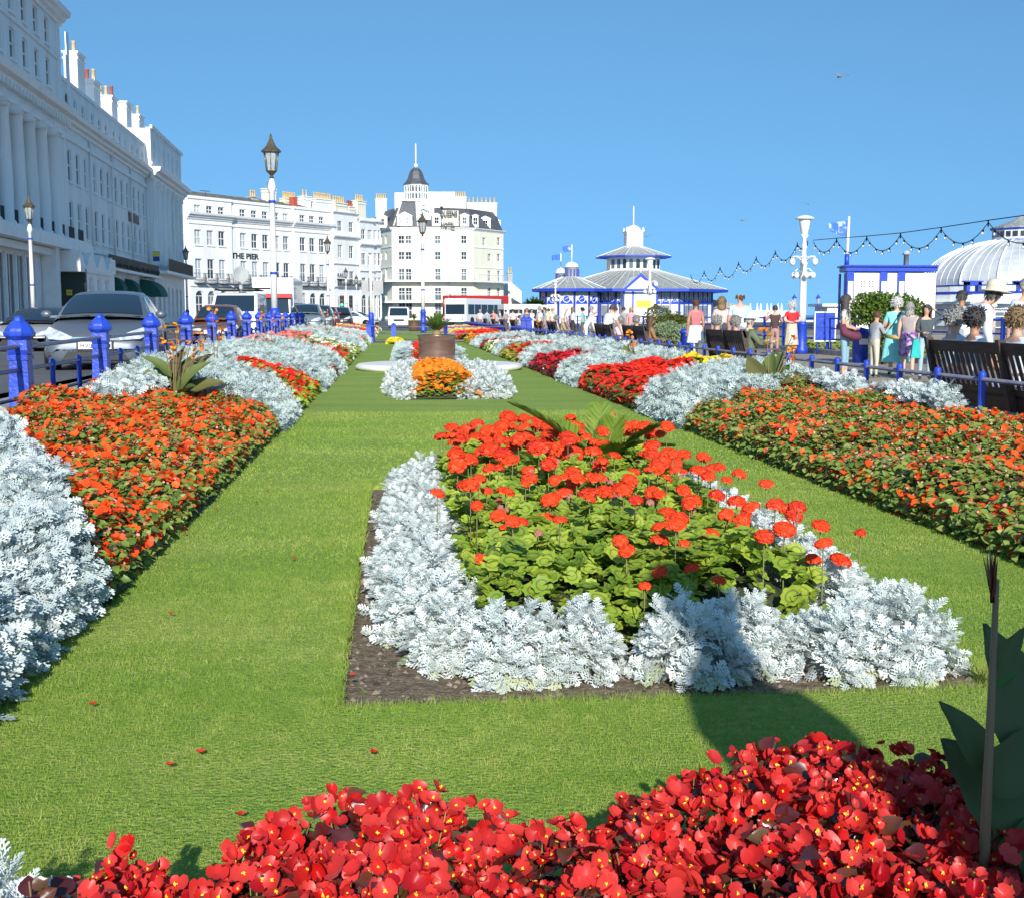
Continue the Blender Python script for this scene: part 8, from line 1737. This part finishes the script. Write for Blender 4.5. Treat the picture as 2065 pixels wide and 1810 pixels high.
    if hat:
        kind, c = hat; q = MB()
        if kind == 'panama': q.lathe([(.20, .035), (.205, .04), (.18, .05), (.12, .052), (.118, .10), (.112, .165), (.085, .19), (.02, .185)], 20, M=T @ Matrix.Rotation(R(-8), 4, 'X') @ Matrix.Scale(k, 4)); ho = q.build('hat', cloth(c), root); q = MB(); q.lathe([(.111, .063), (.112, .09)], 20, M=T @ Matrix.Rotation(R(-8), 4, 'X') @ Matrix.Scale(k, 4)); q.build('hat_band', MT['black'], ho)
        elif kind == 'cap': q.lathe([(.105, .03), (.106, .07), (.09, .115), (.05, .135), (.01, .14)], 16, M=T @ Matrix.Scale(k, 4)); q.prism([(-.07, .04), (.07, .04), (.06, .19), (.03, .21), (-.03, .21), (-.06, .19)], .045, .056, axis='z', M=T @ Matrix.Scale(k, 4)); q.build('cap', cloth(c), root)
        elif kind == 'sun': q.lathe([(.17, .03), (.17, .04), (.11, .06), (.10, .11), (.06, .14), (.01, .145)], 16, M=T @ Matrix.Scale(k, 4)); q.build('hat', cloth(c), root)
    if skirt:
        c, hem, w0, w1, c2, drs = skirt; q = MB(); v = []; f = []; N = 40; M_ = 9
        for j in range(M_):
            t = j / (M_ - 1); zz = (hz + .12) * (1 - t) + hem * t; r = w0 + (w1 - w0) * t ** .8
            for i in range(N):
                a = 2 * math.pi * i / N; rr = r * (1 + .06 * t * math.cos(a * 9 + j * .12)); v.append((rr * math.cos(a) * k, (rr * .78 * math.sin(a) + ln * .1 * (1 - t)) * k, zz * k))
        for j in range(M_ - 1):
            for i in range(N): f.append((j * N + i, j * N + (i + 1) % N, (j + 1) * N + (i + 1) % N, (j + 1) * N + i))
        q.add(v, f, 0, True); q.build('skirt', cloth(c, c2, 14), root)
    return root
def part(root, name, m, fn): q = MB(); fn(q); return q.build(name, m, root)
back = 0.; right = -math.pi / 2; left = math.pi / 2; front = math.pi
# standing group on the promenade
w = person('woman in floral blouse and blue jeans with a burgundy jacket over her arms, looking right', 1705, 23.7, 1.66, R(-125), top=(.62, .60, .50), top2=(.16, .15, .12), tsc=16, leg=(.25, .42, .52), legcut=.45, shoe=(.5, .3, .22), hair='dark', style='long', turn=R(35), arms={'L': ((-.05, .02, -.27), (.16, .17, -.06)), 'R': ((.05, .02, -.27), (-.16, .17, -.06))})
part(w, 'jacket', cloth((.16, .035, .06)), lambda q: (q.tube([(-.24, .0, 1.10), (-.25, .05, .95), (-.16, .20, .88), (0, .26, .86), (.16, .20, .88), (.25, .05, .95), (.24, 0, 1.10)], [.07, .085, .09, .08, .09, .085, .07], 8)))
part(w, 'sunglasses', MT['black'], lambda q: q.box(-.06, .06, .085, .105, 1.625, 1.65, M=Matrix.Translation((0, 0, 0)) @ Matrix.Rotation(R(35), 4, 'Z') @ Matrix.Translation((0, 0, -.02))))
b_ = person('boy in grey jacket and cream trousers eating with both hands raised', 1765, 24.2, 1.34, R(-75), top=(.27, .29, .32), top2=(.38, .40, .42), tsc=3, sleeve='long', leg=(.60, .56, .44), hair='brown', style='short', arms={'L': ((-.05, .10, -.22), (.12, .18, .17)), 'R': ((.05, .10, -.22), (-.10, .20, .16))}, lean=.08, girth=1.15)
part(b_, 'snack', cloth((.55, .38, .12)), lambda q: q.tube([(.02, .25, .86), (.25, .30, .84), (.36, .33, .82)], [.03, .05, .015], 8))
t_ = person('white haired old woman in a turquoise dress seen from behind', 1808, 25.0, 1.60, R(-12), top=(.25, .75, .72), leg=(.30, .78, .76), skin=SKIN_P, legcut=1.0, shoe=(.04, .04, .05), hair='white', style='curly', skirt=((.28, .78, .76), .32, .20, .31, None, 1), arms={'L': ((-.07, .04, -.25), (.05, .20, -.03)), 'R': ((.07, -.02, -.25), (.02, .05, -.22))}, girth=1.3)
part(t_, 'bag_strap', MT['black'], lambda q: q.tube([(.09, -.05, 1.36), (0, -.13, 1.25), (-.12, -.14, 1.05), (-.2, -.05, .98)], .012, 5)); 
g_ = person('elderly woman in grey top and purple patterned skirt beside the turquoise dress', 1834, 24.5, 1.52, R(-30), top=(.36, .31, .30), sleeve='none', leg=(.2, .08, .3), skin=SKIN_P, legcut=1.0, shoe=(.5, .5, .48), hair='grey', style='bob', skirt=((.16, .05, .28), .50, .17, .22, (.45, .35, .5), 0), girth=1.12)
q_ = person('girl in dark grey top and jeans with one arm raised behind her head', 1868, 23.2, 1.46, R(168), top=(.07, .085, .095), sleeve='long', leg=(.38, .50, .62), hair='dark', style='bob', arms={'L': ((-.22, -.03, .10), (.18, -.04, .14)), 'R': ((.04, .05, -.24), (-.12, .14, -.04))}, turn=R(-35))
part(q_, 'teal_bag', cloth((.03, .45, .42)), lambda q: q.prism([(.10, .45), (.30, .45), (.26, .80), (.16, .84)], .05, .16, axis='y'))
person('boy in a black cap and pale vest behind the seated women', 1938, 23.5, 1.72, R(-70), top=(.72, .70, .66), sleeve='none', skin=SKIN_T, leg=(.3, .3, .3), hat=('cap', (.025, .03, .04)), hair='dark', style='short')
person('man in a cream panama hat and white shirt leaning forward', 1928, 15.6, 1.84, R(-88), top=(.72, .76, .84), sleeve='long', leg=(.30, .33, .40), hat=('panama', (.68, .62, .48)), hair='dark', style='short', lean=.75, girth=1.3)
person('bald man in a pale pink shirt beyond the man in the panama hat', 2002, 33, 1.62, R(70), top=(.68, .48, .46), leg=(.3, .3, .35), hair='white', style='short', bald=True, skin=SKIN_P)
person('grey haired person at the far right edge of the photo', 2066, 19, 1.84, R(-20), top=(.55, .62, .72), leg=(.3, .3, .35), hair='grey', style='short')
w = person('woman in a pink sleeveless top with a white wrap over pale trousers, walking away', 1403, 30.8, 1.66, R(6), pose='walk', top=(.78, .16, .19), sleeve='none', skin=SKIN_T, leg=(.52, .60, .62), legcut=.55, shoe=(.6, .6, .58), hair='brown', style='short', skirt=((.80, .79, .75), .60, .17, .24, None, 0))
person('white haired woman in a red cardigan and beige skirt standing at the sea railing', 1597, 38, 1.66, R(0), top=(.75, .02, .025), leg=(.55, .50, .40), skin=SKIN_P, legcut=1., hair='white', style='curly', skirt=((.58, .53, .42), .35, .17, .23, None, 0), girth=1.15, arms={'L': ((-.09, -.06, -.24), (.17, -.08, -.05)), 'R': ((.09, -.06, -.24), (-.15, -.1, -.03))})
person('dark haired woman in a brown sleeveless top leaning on the sea railing', 1563, 37.4, 1.56, R(-15), top=(.07, .035, .03), sleeve='none', leg=(.45, .25, .24), hair='dark', style='short', arms={'L': ((-.14, .10, -.17), (.06, .14, .2)), 'R': ((.09, .10, -.22), (-.05, .18, .05))}, lean=.12)
person('balding man in a blue white striped shirt behind the second bench', 1492, 27.5, 1.78, R(-10), top=(.42, .62, .66), top2=(.70, .76, .74), tsc=5, leg=(.3, .3, .35), hair='brown', style='short', bald=True, girth=1.25)
person('woman with brown hair and pinkish blouse behind the second bench', 1455, 29.0, 1.70, R(-8), top=(.62, .48, .46), leg=(.3, .3, .35), hair='light_brown', style='bob')
person('man in a white shirt and black trousers leaning over toward the next bench', 1222, 38.2, 1.72, R(-62), pose='stand', top=(.80, .80, .80), leg=(.02, .02, .03), hair='dark', style='short', lean=.42, girth=1.25, arms={'L': ((-.06, .12, -.24), (.0, .12, -.25)), 'R': ((.06, .12, -.24), (.0, .12, -.25))}, X=6.6, z=-.03)
# seated on the benches, faces to the sea
def seated(label, yy, **kw):
    px = kw.pop('px', None); xx = 6.92 + kw.pop('dx', 0); yy = xx / ratio(px) if px else yy; return person(label, Y=yy, X=xx, rz=right + kw.pop('dr', 0), pose='sit', z=ZP - .03 + kw.pop('dz', 0), **kw)
seated('woman with big curly grey hair seated leftmost on the nearest bench', 0, px=1926, H=1.80, top=(.60, .68, .74), hair='grey', style='curly', girth=1.15, dr=.1)
seated('woman with big curly black hair seated on the nearest bench', 0, px=1966, H=1.80, top=(.66, .70, .74), hair='dark', style='curly', girth=1.1, skin=SKIN_T)
seated('woman with curly light brown hair seated at the right edge of the photo', 0, px=2052, H=1.80, top=(.62, .70, .80), hair='light_brown', style='curly', girth=1.15, dr=.1)
g = seated('man in an olive green jacket and white hat seated on the second bench', 0, px=1512, H=1.74, top=(.13, .16, .09), sleeve='long', leg=(.14, .16, .10), hat=('sun', (.82, .82, .78)), hair='grey', style='short', girth=1.25, arms={'L': ((-.06, .14, -.22), (.04, .25, .05)), 'R': ((.06, .14, -.22), (-.04, .25, .05))}, dx=.05)
part(g, 'collar', cloth((.62, .60, .40)), lambda q: q.lathe([(.09, 1.0), (.075, 1.07)], 12))
seated('grey haired woman seated in the middle of the second bench', 0, px=1484, H=1.66, top=(.70, .56, .52), hair='grey', style='curly')
seated('pale grey haired woman seated at the far end of the second bench', 0, px=1446, H=1.66, top=(.66, .50, .46), hair='grey', style='curly')
seated('seated woman in a brown jacket with bobbed brown hair', 0, px=1312, H=1.66, top=(.30, .15, .07), sleeve='long', leg=(.06, .06, .07), hair='brown', style='bob', girth=1.1, dx=.05)
seated('grey haired person seated beside the woman in the brown jacket', 0, px=1284, H=1.66, top=(.6, .6, .6), hair='grey', style='curly')
seated('elderly woman in a pale pink jacket with glasses seated facing back', 0, px=1252, H=1.60, top=(.72, .56, .60), sleeve='long', leg=(.3, .3, .35), hair='grey', style='curly', dr=1.3, skin=SKIN_P, dx=.3)
part(person('man in a white outfit bending beside the far bench', 1180, 44, 1.6, R(-80), top=(.80, .79, .76), sleeve='long', leg=(.78, .77, .73), hair='white', style='short', lean=.6), 'strap', MT['black'], lambda q: q.tube([(-.1, .1, .95), (.05, .3, 1.2)], .012, 4))
person('smiling blond woman in a pink top standing before the pavilion', 1273, 57, 1.62, R(175), top=(.75, .30, .33), leg=(.4, .3, .3), hair='blond', style='long')
person('red haired woman in a white blouse and dark skirt before the pavilion windows', 1155, 62, 1.66, R(-70), top=(.80, .80, .78), sleeve='long', leg=(.03, .03, .04), hair='light_brown', style='bob', skirt=((.03, .03, .04), .40, .15, .2, None, 0))
person('person in a black hat and turquoise shirt before the pavilion windows', 1175, 60, 1.60, R(60), top=(.12, .55, .62), leg=(.1, .1, .12), hat=('sun', (.02, .02, .025)), hair='dark', style='short')
person('man with dark hair behind the leaning man in the white shirt', 1242, 56, 1.62, R(0), top=(.5, .5, .52), leg=(.2, .2, .25), hair='dark', style='short')
seated('white haired man in a tan shirt on the bench left of the leaning men', 0, px=1134, H=1.7, top=(.38, .31, .16), sleeve='long', hair='white', style='short', girth=1.2)
seated('person with grey hair on the bench beside the man in the tan shirt', 0, px=1122, H=1.66, top=(.55, .45, .45), hair='grey', style='curly')
for i, (y, c, h, hat, lb) in enumerate(((58.8, (.12, .5, .6), 'brown', ('sun', (.75, .7, .6)), 'person in a straw hat and blue shirt on the bench before the gate posts'), (60.2, (.7, .6, .5), 'brown', None, 'person in a beige top on the bench before the gate posts'), (67.2, (.75, .75, .72), 'grey', None, 'person in white on the first far bench'), (68.6, (.5, .5, .55), 'dark', None, 'person in grey on the first far bench'), (74.4, (.78, .77, .75), 'white', ('sun', (.8, .8, .78)), 'person in a white hat on the second far bench'), (81.4, (.7, .72, .75), 'grey', None, 'person in pale blue on the third far bench'), (89, (.78, .74, .7), 'brown', None, 'person on the fourth far bench'))):
    seated(lb, y, H=1.7, top=c, hair=h, style='short', hat=hat)
for (px, y, c, lg, h, lb, rz) in ((1106, 74, (.62, .68, .35), (.2, .2, .25), 'dark', 'person in a yellow green top walking beyond the gate posts', 20), (1072, 80, (.8, .8, .78), (.7, .7, .7), 'brown', 'person in white walking beyond the far benches', 200), (1046, 88, (.75, .75, .75), (.15, .15, .2), 'dark', 'far walker in a white top near the shuttle', 180), (1020, 92, (.3, .3, .35), (.1, .1, .15), 'brown', 'far walker in dark grey near the shuttle', 30), (995, 96, (.78, .3, .25), (.2, .2, .3), 'dark', 'far walker in a red top near the coach', 150), (908, 150, (.3, .35, .42), (.1, .1, .1), 'dark', 'passenger on the top deck of the open red bus', 180)):
    person(lb, px, y, 1.65, R(rz), top=c, leg=lg, hair=h, style='short', z=(2.2 if px == 908 else ZP))

for i, (px, y, c, h, rz, lb) in enumerate(((1088, 57, (.70, .70, .72), 'grey', -60, 'grey haired stroller in a pale shirt left of the pavilion turret'), (1098, 64, (.25, .35, .5), 'brown', 100, 'stroller in a dusty blue shirt left of the pavilion turret'), (1114, 70, (.75, .6, .55), 'blond', 30, 'blond stroller in a peach top near the furthest globe lamp'), (1142, 58, (.78, .78, .74), 'white', -80, 'white haired stroller in cream before the turret windows'), (1192, 55, (.72, .72, .74), 'grey', 70, 'grey haired man in pale grey left of the bending figure'),
    (1062, 72, (.15, .15, .2), 'dark', 180, 'stroller in dark clothes by the gate posts'), (1034, 84, (.75, .7, .6), 'brown', 10, 'stroller in beige beside the shuttle'), (1008, 90, (.78, .78, .78), 'dark', 90, 'stroller in white between the coach and shuttle'), (982, 98, (.25, .4, .6), 'brown', 0, 'stroller in blue by the far railing'), (968, 92, (.7, .7, .7), 'grey', 170, 'stroller in light grey at the left end of the far benches'), (1258, 62, (.3, .3, .34), 'dark', -20, 'man in charcoal behind the blond woman'), (1322, 45, (.55, .5, .3), 'brown', 60, 'stroller in khaki partly hidden by the olive shrub'))):
    person(lb, px, y, 1.66, R(rz), top=c, leg=(.2 + .05 * (i % 4), .2, .25), hair=h, style='short', pose='walk' if i % 2 else 'stand')
